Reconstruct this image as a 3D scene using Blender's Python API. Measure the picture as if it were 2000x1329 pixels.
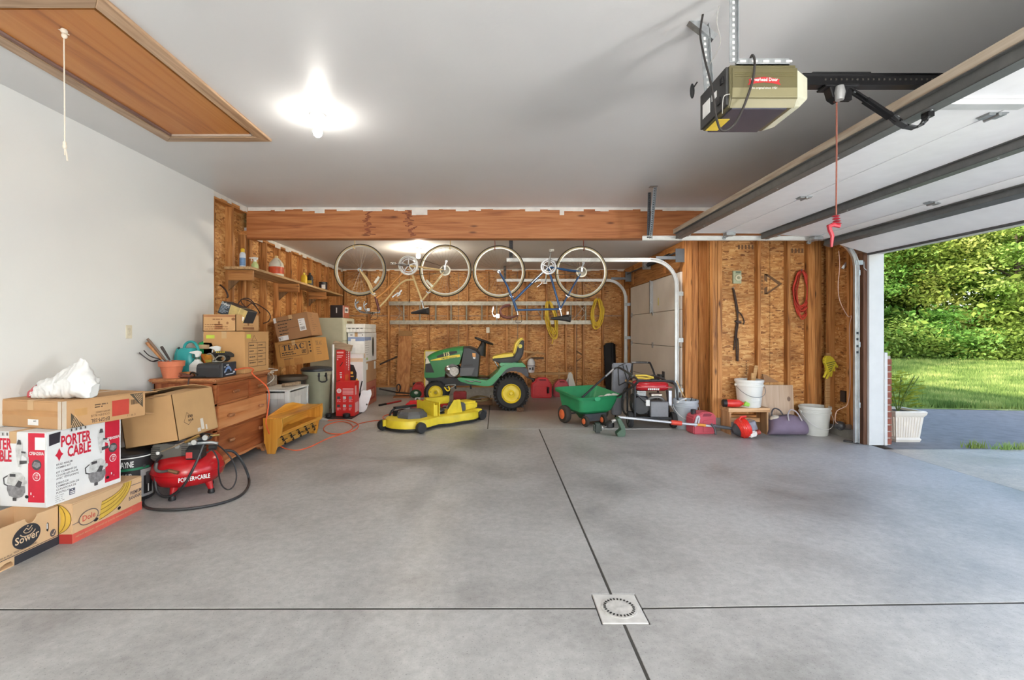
import bpy, bmesh, math, random
import numpy as np
from mathutils import Vector, Matrix, Euler
PI=math.pi; R=math.radians
S=bpy.context.scene; COL=S.collection
for o in list(bpy.data.objects): bpy.data.objects.remove(o)
# ---------------------------------------------------------------- camera
F,CX,CY,EYE=930.0,970.0,648.0,1.30
cam=bpy.data.objects.new('camera',bpy.data.cameras.new('camera')); COL.objects.link(cam); S.camera=cam
cam.location=(0,0,EYE); cam.rotation_euler=(R(90),0,0)
cam.data.sensor_fit='HORIZONTAL'; cam.data.sensor_width=36; cam.data.lens=F/2000*36
cam.data.shift_x=(1000-CX)/2000; cam.data.shift_y=(CY-664.5)/2000; cam.data.clip_start=.05; cam.data.clip_end=300
# ---------------------------------------------------------------- world, sun, exposure
EXPOSURE=0.06; SKY=0.75; SUN=7.5; BULB=170.0; BULB2=1100.0; FILL_LANTERN=143.0; FILL_PUCK=120.0
S.view_settings.view_transform='Standard'; S.view_settings.look='None'; S.view_settings.gamma=1
S.view_settings.exposure=EXPOSURE; S.view_settings.use_curve_mapping=False
w=bpy.data.worlds.new('sky'); S.world=w; w.use_nodes=True
nt=w.node_tree; sk=nt.nodes.new('ShaderNodeTexSky'); sk.sky_type='NISHITA'; sk.sun_disc=False
sk.sun_elevation=R(30); sk.sun_rotation=R(240); sk.altitude=200; sk.dust_density=2.0
nt.links.new(sk.outputs[0],nt.nodes['Background'].inputs[0]); nt.nodes['Background'].inputs[1].default_value=SKY
sl=bpy.data.lights.new('sun','SUN'); sl.energy=SUN; sl.angle=R(.8); sl.color=(1,.9,.74)
so=bpy.data.objects.new('sun',sl); COL.objects.link(so)
so.rotation_euler=Vector((.80,.34,-.50)).to_track_quat('-Z','Y').to_euler(); so.location=(-8,-4,9)
# ---------------------------------------------------------------- helpers
def P(x,y,d): return Vector(((x-CX)*d/F,d,EYE+(CY-y)*d/F))      # photo point at a given distance
def G(x,y,z=0):
    d=(EYE-z)*F/(y-CY); return Vector(((x-CX)*d/F,d,z))         # photo point on a level surface
def lin(c):
    c=c/255; return c/12.92 if c<=.04045 else ((c+.055)/1.055)**2.4
def rgb(t,k=1): return tuple(min(1,lin(c)*k) for c in t)+(1,)
MATS={}
def nd(nt,t,**k):
    n=nt.nodes.new('ShaderNode'+t)
    for a,b in k.items():
        if a.startswith('i_'):
            key=a[2:]; n.inputs[int(key) if key.isdigit() else key].default_value=b
        else: setattr(n,a,b)
    return n
def base(name,rough=.5,metal=0):
    m=bpy.data.materials.new(name); m.use_nodes=True; b=m.node_tree.nodes['Principled BSDF']
    b.inputs['Roughness'].default_value=rough; b.inputs['Metallic'].default_value=metal
    return m,m.node_tree,b
def ramp(nt,stops):
    r=nd(nt,'ValToRGB'); e=r.color_ramp.elements
    while len(e)<len(stops): e.new(.5)
    for q,(p,c) in zip(e,stops): q.position=p; q.color=c
    return r
def coords(nt,scale=(1,1,1),rot=(0,0,0),rnd=0):
    tc=nd(nt,'TexCoord'); mp=nd(nt,'Mapping'); mp.inputs['Scale'].default_value=scale; mp.inputs['Rotation'].default_value=rot
    src=tc.outputs['Object']
    if rnd:
        oi=nd(nt,'ObjectInfo'); vm=nd(nt,'VectorMath',operation='MULTIPLY_ADD'); vm.inputs[1].default_value=(rnd,rnd*.7,rnd*1.3)
        cb=nd(nt,'CombineXYZ')
        for i in range(3): nt.links.new(oi.outputs['Random'],cb.inputs[i])
        nt.links.new(cb.outputs[0],vm.inputs[0]); nt.links.new(src,vm.inputs[2]); src=vm.outputs[0]
    nt.links.new(src,mp.inputs['Vector']); return mp.outputs[0]
def bump(nt,b,h,strength=.2,dist=.01):
    bp=nd(nt,'Bump'); bp.inputs['Strength'].default_value=strength; bp.inputs['Distance'].default_value=dist
    nt.links.new(h,bp.inputs['Height']); nt.links.new(bp.outputs[0],b.inputs['Normal'])
def M(col,rough=.5,metal=0,var=.10,sc=9,bmp=0,bsc=60,emit=0,trans=0,rnd=0,name=None):
    """plain procedural surface: a colour broken up by fine noise, with an optional relief"""
    key=(col,rough,metal,var,sc,bmp,bsc,emit,trans,rnd)
    if key in MATS: return MATS[key]
    m,nt,b=base(name or 'surface_%d_%d_%d'%col,rough,metal); L=nt.links.new
    co=coords(nt,rnd=rnd); n=nd(nt,'TexNoise',i_Scale=sc,i_Detail=5.0); L(co,n.inputs['Vector'])
    r=ramp(nt,[(.3,rgb(col,1-var)),(.7,rgb(col,1+var))]); L(n.outputs[0],r.inputs[0]); L(r.outputs[0],b.inputs['Base Color'])
    if bmp:
        n2=nd(nt,'TexNoise',i_Scale=bsc,i_Detail=4.0); L(co,n2.inputs['Vector']); bump(nt,b,n2.outputs[0],bmp)
    if emit: b.inputs['Emission Color'].default_value=rgb(col); b.inputs['Emission Strength'].default_value=emit
    if trans: b.inputs['Transmission Weight'].default_value=trans; b.inputs['IOR'].default_value=1.3
    MATS[key]=m; return m
def lumber(axis,cols=((108,62,28),(180,120,62),(208,152,92)),rough=.6,knot=1,name='lumber',dens=1):
    key=(name,axis,cols)
    if key in MATS: return MATS[key]
    m,nt,b=base(name+'_'+axis,rough); L=nt.links.new
    s=[16*dens]*3; s['xyz'.index(axis)]=.9*dens
    co=coords(nt,tuple(s),rnd=7); n=nd(nt,'TexNoise',i_Scale=1.6,i_Detail=7.0,i_Distortion=1.2); L(co,n.inputs['Vector'])
    r=ramp(nt,[(.26,rgb(cols[0])),(.48,rgb(cols[1])),(.72,rgb(cols[2]))]); L(n.outputs[0],r.inputs[0]); c=r.outputs[0]
    if knot:
        s2=[9]*3; s2['xyz'.index(axis)]=2.4
        v=nd(nt,'TexVoronoi',i_Scale=1.0); L(coords(nt,tuple(s2),rnd=7),v.inputs['Vector'])
        kr=ramp(nt,[(.05,(1,1,1,1)),(.16,(0,0,0,1))]); L(v.outputs['Distance'],kr.inputs[0])
        mx=nd(nt,'MixRGB'); L(kr.outputs[0],mx.inputs[0]); L(c,mx.inputs[1]); mx.inputs[2].default_value=rgb(cols[0],.55); c=mx.outputs[0]
    oi=nd(nt,'ObjectInfo'); mr=nd(nt,'MapRange'); mr.inputs['To Min'].default_value=.78; mr.inputs['To Max'].default_value=1.12; L(oi.outputs['Random'],mr.inputs[0])
    hs=nd(nt,'HueSaturation'); L(mr.outputs[0],hs.inputs['Value']); L(c,hs.inputs['Color']); L(hs.outputs[0],b.inputs['Base Color'])
    bump(nt,b,n.outputs[0],.25,.004); MATS[key]=m; return m
def osb(plane):
    if ('osb',plane) in MATS: return MATS['osb',plane]
    m,nt,b=base('strand_board_'+plane,.65); L=nt.links.new; outs=[]
    for k,ang in enumerate((12,-28,75)):
        rot=(0,R(ang),0) if plane=='xz' else (R(ang),0,0)
        sc=(13,13,60)
        co=coords(nt,sc,rot); nz=nd(nt,'TexNoise',i_Scale=.5,i_Detail=2.0); L(co,nz.inputs['Vector'])
        mx=nd(nt,'VectorMath',operation='MULTIPLY_ADD'); mx.inputs[1].default_value=(1.5,)*3; L(nz.outputs['Color'],mx.inputs[0]); L(co,mx.inputs[2])
        v=nd(nt,'TexVoronoi',i_Scale=.9); L(mx.outputs[0],v.inputs['Vector'])
        sp=nd(nt,'SeparateColor'); L(v.outputs['Color'],sp.inputs[0]); outs.append((sp.outputs[k%3],v.outputs['Distance']))
    msk=nd(nt,'TexNoise',i_Scale=11.0,i_Detail=3.0); L(coords(nt),msk.inputs['Vector'])
    r1=ramp(nt,[(.44,(0,0,0,1)),(.47,(1,1,1,1))]); L(msk.outputs[0],r1.inputs[0])
    r2=ramp(nt,[(.56,(0,0,0,1)),(.59,(1,1,1,1))]); L(msk.outputs[0],r2.inputs[0])
    a=nd(nt,'MixRGB'); L(r1.outputs[0],a.inputs[0]); L(outs[0][0],a.inputs[1]); L(outs[1][0],a.inputs[2])
    a2=nd(nt,'MixRGB'); L(r2.outputs[0],a2.inputs[0]); L(a.outputs[0],a2.inputs[1]); L(outs[2][0],a2.inputs[2])
    r=ramp(nt,[(.0,rgb((126,78,38))),(.14,rgb((180,120,62))),(.55,rgb((200,142,80))),(1,rgb((222,176,116)))]); L(a2.outputs[0],r.inputs[0])
    big=nd(nt,'TexNoise',i_Scale=1.6,i_Detail=4.0); L(coords(nt,(1,1,2.2)),big.inputs['Vector'])
    br=ramp(nt,[(.34,(.52,.44,.36,1)),(.5,(1,1,1,1))]); L(big.outputs[0],br.inputs[0])
    mu=nd(nt,'MixRGB',blend_type='MULTIPLY'); mu.inputs[0].default_value=.75; L(r.outputs[0],mu.inputs[1]); L(br.outputs[0],mu.inputs[2]); L(mu.outputs[0],b.inputs['Base Color'])
    bump(nt,b,a2.outputs[0],.3,.004); MATS['osb',plane]=m; return m
PINE=lambda ax: lumber(ax)
class MB:
    def __init__(s,mx=None): s.v=[]; s.f=[]; s.m=[]; s.M=mx or Matrix(); s.sm=False
    def add(s,vs,fs,sm=None):
        b=len(s.v); s.v+=[s.M@Vector(v) for v in vs]; s.f+=[tuple(i+b for i in f) for f in fs]; s.m+=[s.sm if sm is None else sm]*len(fs); return s
    def bx(s,x0,x1,y0,y1,z0,z1):
        return s.add([(x0,y0,z0),(x1,y0,z0),(x1,y1,z0),(x0,y1,z0),(x0,y0,z1),(x1,y0,z1),(x1,y1,z1),(x0,y1,z1)],
          [(0,3,2,1),(4,5,6,7),(0,1,5,4),(1,2,6,5),(2,3,7,6),(3,0,4,7)],False)
    def box(s,c,z,rot=None):
        o=s.M
        s.M=o@Matrix.Translation(c)@(Euler([R(a) for a in rot]).to_matrix().to_4x4() if rot else Matrix())
        s.bx(-z[0]/2,z[0]/2,-z[1]/2,z[1]/2,-z[2]/2,z[2]/2); s.M=o; return s
    def hexa(s,p): return s.add(p,[(0,3,2,1),(4,5,6,7),(0,1,5,4),(1,2,6,5),(2,3,7,6),(3,0,4,7)],False)
    def prism(s,poly,ax,a,b,sm=False):
        mp={'x':lambda p,t:(t,p[0],p[1]),'y':lambda p,t:(p[0],t,p[1]),'z':lambda p,t:(p[0],p[1],t)}[ax]; n=len(poly)
        return s.add([mp(p,a) for p in poly]+[mp(p,b) for p in poly],[tuple(range(n))[::-1],tuple(range(n,2*n))]+[(i,(i+1)%n,n+(i+1)%n,n+i) for i in range(n)],sm)
    def bar(s,a,b,w,h=None,up=(0,0,1)):
        a,b=Vector(a),Vector(b); h=h or w; d=b-a; L=d.length; z=d.normalized(); u=Vector(up)
        if abs(z.dot(u))>.98: u=Vector((0,1,0))
        x=u.cross(z).normalized(); y=z.cross(x); o=s.M
        s.M=o@Matrix(((x.x,y.x,z.x,a.x),(x.y,y.y,z.y,a.y),(x.z,y.z,z.z,a.z),(0,0,0,1))); s.bx(-w/2,w/2,-h/2,h/2,0,L); s.M=o; return s
    def tube(s,pts,r,n=8,closed=False,cap=True):
        pts=[Vector(p) for p in pts]; N=len(pts); rs=r if isinstance(r,(list,tuple)) else [r]*N; V=[];pu=None
        for i,p in enumerate(pts):
            a=pts[i-1] if (i or closed) else p; c=pts[(i+1)%N] if (i<N-1 or closed) else p
            d=(c-a).normalized() if (c-a).length>1e-9 else Vector((0,0,1))
            if pu is None: pu=Vector((0,0,1)) if abs(d.z)<.9 else Vector((1,0,0))
            x=pu-d*pu.dot(d)
            if x.length<1e-6: x=d.orthogonal()
            x.normalize(); pu=x; y=d.cross(x)
            V+=[p+(x*math.cos(2*PI*k/n)+y*math.sin(2*PI*k/n))*rs[i] for k in range(n)]
        Fc=[(i*n+k,i*n+(k+1)%n,((i+1)%N)*n+(k+1)%n,((i+1)%N)*n+k) for i in range(N if closed else N-1) for k in range(n)]
        s.add(V,Fc,True)
        if cap and not closed:
            b=len(s.v)-N*n; s.f+=[tuple(range(b,b+n))[::-1],tuple(range(b+(N-1)*n,b+N*n))]; s.m+=[False]*2
        return s
    def lathe(s,prof,c=(0,0,0),ax='z',n=20,sq=None,cap=True):
        c=Vector(c); V=[]; mp={'z':lambda x,y,h:(x,y,h),'y':lambda x,y,h:(x,h,y),'x':lambda x,y,h:(h,x,y)}[ax]
        for r,h in prof:
            for k in range(n):
                a=2*PI*k/n; x,y=math.cos(a),math.sin(a)
                if sq: x=math.copysign(abs(x)**sq,x); y=math.copysign(abs(y)**sq,y)
                q=r if isinstance(r,tuple) else (r,r); V.append(c+Vector(mp(x*q[0],y*q[1],h)))
        m=len(prof); Fc=[(i*n+k,i*n+(k+1)%n,(i+1)*n+(k+1)%n,(i+1)*n+k) for i in range(m-1) for k in range(n)]
        s.add(V,Fc,True)
        if cap:
            b=len(s.v)-m*n; s.f+=[tuple(range(b,b+n))[::-1],tuple(range(b+(m-1)*n,b+m*n))]; s.m+=[False]*2
        return s
    def ball(s,c,r,n=14,m=8):
        q=r if isinstance(r,(tuple,list)) else (r,r,r)
        pr=[(max(1e-4,math.sin(PI*i/m)),-math.cos(PI*i/m)) for i in range(m+1)]; o=s.M
        s.M=o@Matrix.Translation(c)@Matrix.Diagonal((q[0],q[1],q[2],1)); s.lathe(pr,n=n,cap=False); s.M=o; return s
    def sheet(s,polys,o,r,u,off=.0012):
        o,r,u=Vector(o),Vector(r).normalized(),Vector(u).normalized(); n=r.cross(u)
        for k,p in enumerate(polys): s.add([o+r*a+u*b+n*off for a,b in p],[tuple(range(len(p)))],False)
        return s
    def build(s,name,mat,par=None,bev=0,seg=1,sub=0,ang=40,kind=None,fix=True):
        me=bpy.data.meshes.new(name); me.from_pydata([tuple(v) for v in s.v],[],s.f)
        if any(s.m): me.polygons.foreach_set('use_smooth',s.m)
        if fix or bev:
            bm=bmesh.new(); bm.from_mesh(me)
            if fix: bmesh.ops.recalc_face_normals(bm,faces=bm.faces)
            if bev:
                es=[e for e in bm.edges if len(e.link_faces)==2 and e.calc_face_angle(0)>R(25)]
                bmesh.ops.bevel(bm,geom=es,offset=bev,segments=seg,affect='EDGES',clamp_overlap=True)
            bm.to_mesh(me); bm.free()
        if any(s.m): me.set_sharp_from_angle(angle=R(ang))
        me.materials.append(mat); o=bpy.data.objects.new(name,me); COL.objects.link(o)
        if par: o.parent=par
        if sub:
            d=o.modifiers.new('s','SUBSURF'); d.levels=d.render_levels=sub
        if kind: o['kind']=kind
        return o
def tag(o,label,cat,group=None,kind=None):
    o['label']=label; o['category']=cat
    if group: o['group']=group
    if kind: o['kind']=kind
    return o
def thing(name,label,cat,loc=(0,0,0),rz=0,group=None,rot=None,sc=1):
    o=bpy.data.objects.new(name,None); COL.objects.link(o); o.location=loc; o.empty_display_size=.05; o.scale=(sc,)*3
    o.rotation_euler=[R(a) for a in rot] if rot else (0,0,R(rz)); return tag(o,label,cat,group)
def struct(o): o['kind']='structure'; return o
KIDS={}
def copy_thing(root,loc,rz=None,label=None):
    def cp(o,p):
        c=o.copy(); COL.objects.link(c)
        if p: c.parent=p
        for ch in list(bpy.data.objects): 
            if ch.parent==o and ch is not c: cp(ch,c)
        return c
    r=cp(root,None); r.location=loc
    if rz is not None: r.rotation_euler=(0,0,R(rz))
    if label: r['label']=label
    return r
def dup(o,par=None,loc=None):
    c=o.copy(); COL.objects.link(c); c.parent=par if par else o.parent
    if loc is not None: c.location=loc
    return c
TEXTS=[]
def text(s,par,o,r,u,size,mat,sx=1,bold=0,align='LEFT',shear=0,off=.0016):
    c=bpy.data.curves.new('lettering','FONT'); c.body=s; c.size=size; c.align_x=align; c.offset=bold*size; c.shear=shear; c.resolution_u=2
    c.materials.append(mat); t=bpy.data.objects.new('lettering',c); COL.objects.link(t); t.parent=par
    r=Vector(r).normalized(); u=Vector(u).normalized(); n=r.cross(u); o=Vector(o)+n*off
    t.matrix_local=Matrix(((r.x*sx,u.x,n.x,o.x),(r.y*sx,u.y,n.y,o.y),(r.z*sx,u.z,n.z,o.z),(0,0,0,1))); TEXTS.append(t); return t
def rect(x0,x1,y0,y1): return [(x0,y0),(x1,y0),(x1,y1),(x0,y1)]
def ell(cx,cy,a,b,n=28): return [(cx+a*math.cos(2*PI*i/n),cy+b*math.sin(2*PI*i/n)) for i in range(n)]
def spline(pts,n=8,closed=False):
    p=[Vector(q) for q in pts]; N=len(p); out=[]
    for i in range(N if closed else N-1):
        a,b,c,d=(p[(i+j)%N] if closed else p[min(max(i+j,0),N-1)] for j in (-1,0,1,2))
        for k in range(n):
            t=k/n; out.append(.5*((2*b)+(c-a)*t+(2*a-5*b+4*c-d)*t*t+(3*b-a-3*c+d)*t**3))
    if not closed: out.append(p[-1])
    return out
rnd=random.Random(5)
def wash(m,amount=None): return m
BLK=M((24,24,26),.5); RUB=M((30,30,32),.75,bmp=.1); WHT=M((232,232,228),.5); STEEL=M((172,174,176),.35,.9); GALV=M((168,172,174),.42,.75,var=.18,sc=30)
CHROME=M((186,186,186),.18,1); DKGREY=M((66,67,70),.55); CARD=M((188,146,102),.8,var=.08,sc=5,bmp=.05,name='cardboard'); CARD2=M((176,132,88),.8,var=.08,sc=5,name='cardboard_brown')
INK=M((58,50,46),.8,var=.2,name='print_dark'); INK2=M((110,86,64),.8,name='print_faded'); PRED=M((196,24,52),.55,name='print_red'); PAPER=M((236,236,234),.7,name='paper')
# ---------------------------------------------------------------- room dimensions
XL,XR=-3.15,4.26; ZC,ZC2=2.875,2.58; YB=6.03; YBACK=9.75; YR=-3.2; YJ=5.46; ZO=2.19; X2=2.62
# concrete floor: sawn slabs over a base
def concrete(name,col,stain=True,rough=.42):
    m,nt,b=base(name,rough); L=nt.links.new
    co=coords(nt); n1=nd(nt,'TexNoise',i_Scale=.95,i_Detail=9.0,i_Roughness=.66,i_Distortion=.25); L(co,n1.inputs['Vector'])
    r1=ramp(nt,[(.28,rgb(col,.52)),(.42,rgb(col,.78)),(.54,rgb(col,.98)),(.74,rgb(col,1.14))]); L(n1.outputs[0],r1.inputs[0])
    n2=nd(nt,'TexNoise',i_Scale=20.0,i_Detail=10.0,i_Roughness=.74); L(co,n2.inputs['Vector'])
    r2=ramp(nt,[(.3,(.70,.70,.70,1)),(.68,(1.1,1.1,1.1,1))]); L(n2.outputs[0],r2.inputs[0])
    mu=nd(nt,'MixRGB',blend_type='MULTIPLY'); mu.inputs[0].default_value=.8; L(r1.outputs[0],mu.inputs[1]); L(r2.outputs[0],mu.inputs[2]); c=mu.outputs[0]
    v=nd(nt,'TexNoise',i_Scale=130.0,i_Detail=2.0); L(co,v.inputs['Vector']); pr=ramp(nt,[(.30,(.5,.5,.5,1)),(.38,(1,1,1,1))]); L(v.outputs[0],pr.inputs[0])
    mp=nd(nt,'MixRGB',blend_type='MULTIPLY'); mp.inputs[0].default_value=.7; L(c,mp.inputs[1]); L(pr.outputs[0],mp.inputs[2]); c=mp.outputs[0]
    if stain:      # oil and rust brought in by the tractor in the back bay
        tc=nd(nt,'TexCoord'); mpp=nd(nt,'Mapping'); mpp.inputs['Location'].default_value=(-.45*.75,-7.9*.8,0); mpp.inputs['Scale'].default_value=(.75,.8,1)
        L(tc.outputs['Object'],mpp.inputs[0]); ln=nd(nt,'VectorMath',operation='LENGTH'); L(mpp.outputs[0],ln.inputs[0])
        nn=nd(nt,'MapRange'); nn.inputs['From Min'].default_value=.35; nn.inputs['From Max'].default_value=1.15; nn.inputs['To Min'].default_value=.55; nn.inputs['To Max'].default_value=0; L(ln.outputs['Value'],nn.inputs[0])
        mx=nd(nt,'MixRGB'); L(nn.outputs[0],mx.inputs[0]); L(c,mx.inputs[1]); mx.inputs[2].default_value=rgb((112,74,48)); c=mx.outputs[0]
    L(c,b.inputs['Base Color'])
    rr=ramp(nt,[(.35,(.36,)*3+(1,)),(.65,(.54,)*3+(1,))]); L(n1.outputs[0],rr.inputs[0]); L(rr.outputs[0],b.inputs['Roughness'])
    bump(nt,b,n2.outputs[0],.22,.005); return m
CONC=concrete('floor_concrete',(178,177,175)); CURB=concrete('curb_concrete',(150,146,138),False)
floor=struct(MB().bx(XL-.3,XR+.02,YR,YBACK+.3,-.14,-.012).build('floor',M((38,36,34),.9)))
J=.006; y1,y2=2.235,6.36; xa,xb=.566,-.12; xm=XR+.02
drain=(.472,.678,2.118,2.352)
def slab(poly): MB().prism(poly,'z',-.1,0).build('floor_slab',CONC,floor,bev=.0025)
slab([(XL-.3,YR),(xa-J+.02,YR),(xa-J,drain[2]-J),(drain[0]-J,drain[2]-J),(drain[0]-J,y1-J),(XL-.3,y1-J-.012)])
slab([(xa+J+.02,YR),(xm,YR),(xm,y1+.09-J),(drain[1]+J,y1-J),(drain[1]+J,drain[2]-J),(xa+J,drain[2]-J)])
slab([(XL-.3,y1+J-.012),(drain[0]-J,y1+J),(drain[0]-J,drain[3]+J),(xa-J,drain[3]+J),(xa-J,y2-J),(XL-.3,y2-J)])
slab([(drain[1]+J,y1+J),(xm,y1+.09+J),(xm,y2-J),(xa+J,y2-J),(xa+J,drain[3]+J),(drain[1]+J,drain[3]+J)])
slab([(XL-.3,y2+J),(xb-J,y2+J),(xb-J,YBACK+.3),(XL-.3,YBACK+.3)])
slab([(xb+J,y2+J),(xm,y2+J),(xm,YBACK+.3),(xb+J,YBACK+.3)])
JM=M((58,56,52),.9,name='joint_dirt')
for a in ((XL-.3,drain[0]-J,y1-J-.016,y1+J-.008),):
    MB().prism([(a[0],a[2]),(a[1],a[2]+.012),(a[1],a[3]+.008),(a[0],a[3]-.004)],'z',-.02,-.0012).build('joint_filler',JM,floor)
MB().prism([(drain[1]+J,y1-J),(xm,y1+.09-J),(xm,y1+.09+J),(drain[1]+J,y1+J)],'z',-.02,-.0012).build('joint_filler',JM,floor)
MB().bx(xa-J,xa+J,drain[3]+J,y2-J,-.02,-.0012).build('joint_filler',JM,floor); MB().prism([(xa-J+.02,YR),(xa+J+.02,YR),(xa+J,drain[2]-J),(xa-J,drain[2]-J)],'z',-.02,-.0012).build('joint_filler',JM,floor); MB().bx(xb-J,xb+J,y2+J,YBACK,-.02,-.0012).build('joint_filler',JM,floor)
# floor drain
t=thing('floor_drain','pale square floor drain with a ring of slots, set where the saw cuts meet','drain',(.575,2.235,0))
DR=M((196,194,190),.55,var=.12,sc=20,bmp=.1)
MB().bx(-.103,.103,-.117,.117,-.05,.002).build('frame',DR,t,bev=.003)
MB().lathe([(.001,.002),(.083,.002),(.083,.0045),(.001,.006)],n=40,cap=False).build('grate',M((188,186,182),.5,var=.2,sc=30),t)
b=MB()
for k in range(26):
    a=2*PI*k/26; b.box((.067*math.cos(a),.067*math.sin(a),.0062),(.012,.007,.002),(0,0,math.degrees(a)))
b.build('slot',M((30,28,26),.9),t)
# drywall, ceilings
def paint(name,col,rough,bs,sc):
    m,nt,b=base(name,rough); L=nt.links.new; co=coords(nt); n=nd(nt,'TexNoise',i_Scale=sc,i_Detail=5.0); L(co,n.inputs['Vector'])
    n0=nd(nt,'TexNoise',i_Scale=.8,i_Detail=3.0); L(co,n0.inputs['Vector']); r=ramp(nt,[(.3,rgb(col,.95)),(.7,rgb(col,1.03))]); L(n0.outputs[0],r.inputs[0]); L(r.outputs[0],b.inputs['Base Color'])
    bump(nt,b,n.outputs[0],bs,.004); return m
WALLP=paint('wall_paint',(232,233,231),.6,.08,45); CEILP=paint('ceiling_gloss_paint',(218,218,218),.42,.16,34)
struct(MB().bx(XL-.1,XL,YR,5.305,0,ZC).build('wall_left',WALLP))
struct(MB().bx(XL-.1,XR+.1,YR-.1,YR,0,ZC).build('wall_rear',WALLP))
ceil=MB()
hx0,hx1,hy0,hy1=-2.60,-1.94,2.30,3.80
for a in ((XL-.1,hx0,YR,YB),(hx1,XR+.1,YR,YB),(hx0,hx1,YR,hy0),(hx0,hx1,hy1,YB)): ceil.bx(*a,ZC,ZC+.06)
struct(ceil.build('ceiling',CEILP))
struct(MB().bx(XL-.15,XR+.1,YB+.1,YBACK+.15,ZC2,ZC2+.06).build('ceiling_back',CEILP))
# header beam across the room
BEAMW=lumber('x',((150,84,42),(190,118,66),(206,140,86)),.55,1,'beam_wood')
zb=EYE+182*YB/F
beam=struct(MB().bx(XL-.02,XR,YB,YB+.14,zb,ZC).build('beam',BEAMW,bev=.004))
rag=MB(); x=XL
while x<XR:
    wdt=.05+rnd.random()*.12; h=.022+.03*rnd.random()+(.05 if rnd.random()<.08 else 0); rag.bx(x,min(x+wdt,XR),YB-.003,YB,ZC-h,ZC-.001); x+=wdt
rag.build('paint_smear',M((226,220,212),.6),beam)
dr=MB()
for cx,wd in ((720,9),(800,14)):
    for k in range(22):
        yy=412+k*2.3; q=P(cx+rnd.uniform(-wd,wd)*(.5+.5*math.sin(k)),yy,YB); dr.box((q.x,YB-.0012,q.z),(.03+.05*rnd.random(),.002,.012),(0,rnd.uniform(-18,18),0))
dr.build('stain',M((126,66,34),.6,var=.2),beam)
# ---- open-stud walls of the back bay
def studwall(name,kids,): pass
SX,SY,SZ=lumber('x'),lumber('y'),lumber('z')
CH=.157
# left (faces +X)
wl=struct(MB().bx(XL-.16,XL-.10,5.25,YBACK+.1,0,CH).bx(XL-.10,XL-.012,5.3,YBACK+.1,0,CH).build('wall_left_back',CURB))
y=5.3
for a,bq in ((5.25,6.55),(6.56,7.77),(7.78,8.99),(9.0,YBACK+.1)): MB().bx(XL-.115,XL-.10,a,bq,CH,ZC).build('osb_panel',osb('yz'),wl)
MB().bx(XL-.10,XL-.012,5.3,YBACK,CH,CH+.038).build('sill_plate',SY,wl,bev=.002)
MB().bx(XL-.10,XL-.012,5.3,YB,ZC-.08,ZC-.002).build('top_plate',SY,wl,bev=.002); MB().bx(XL-.10,XL-.012,YB,YBACK,ZC2-.06,ZC2-.002).build('top_plate',SY,wl,bev=.002)
st=None; ys=[5.31,5.70,5.98]+[6.12+.406*i for i in range(9)]+[YBACK-.045]
for i,y in enumerate(ys):
    MB().bx(XL-.10,XL-.012,y,y+.038,CH+.038,(ZC-.08 if y<YB-.1 else ZC2-.06)).build('stud',SZ,wl,bev=.002)
cs=MB(); y=5.31
while y<YBACK:
    wdt=.06+rnd.random()*.16; zt=ZC if y<YB else ZC2; cs.bx(XL-.012,XL-.006,y,min(y+wdt,YBACK),zt-.03-.05*rnd.random(),zt-.001); y+=wdt
cs.build('paint_smear',M((224,220,212),.6),wl)
# back (faces -Y)
yo=YBACK+.09
wb=struct(MB().bx(XL-.1,X2+.2,YBACK-.01,yo+.1,0,CH).build('wall_back',CURB))
for a,bq in ((XL-.1,-2.02),(-2.01,-.79),(-.78,.43),(.44,1.65),(1.66,X2+.2)): MB().bx(a,bq,yo,yo+.015,CH,1.62).build('osb_panel',osb('xz'),wb); MB().bx(a,bq,yo,yo+.015,1.63,ZC2).build('osb_panel',osb('xz'),wb)
MB().bx(XL,X2,YBACK,yo,CH,CH+.038).build('sill_plate',SX,wb,bev=.002); MB().bx(XL,X2,YBACK,yo,ZC2-.05,ZC2-.002).build('top_plate',SX,wb,bev=.002)
for px in (666,672,718,757,796,835,873,911,950,988,1027,1066,1104,1122,1138,1176,1216):
    x=(px-CX)*YBACK/F; MB().bx(x,x+.038,YBACK,yo,CH+.038,ZC2-.05).build('stud',SZ,wb,bev=.002)
cs=MB(); x=XL
while x<X2:
    wdt=.06+rnd.random()*.16; cs.bx(x,min(x+wdt,X2),YBACK-.006,YBACK,ZC2-.015-.03*rnd.random(),ZC2-.001); x+=wdt
cs.build('paint_smear',M((224,218,208),.6),wb)
# block framing in the back wall
for px,py in ((735,470),): pass
MB().bx(-.42,-.06,YBACK+.02,yo,1.93,1.97).build('blocking',SX,wb)
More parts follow.
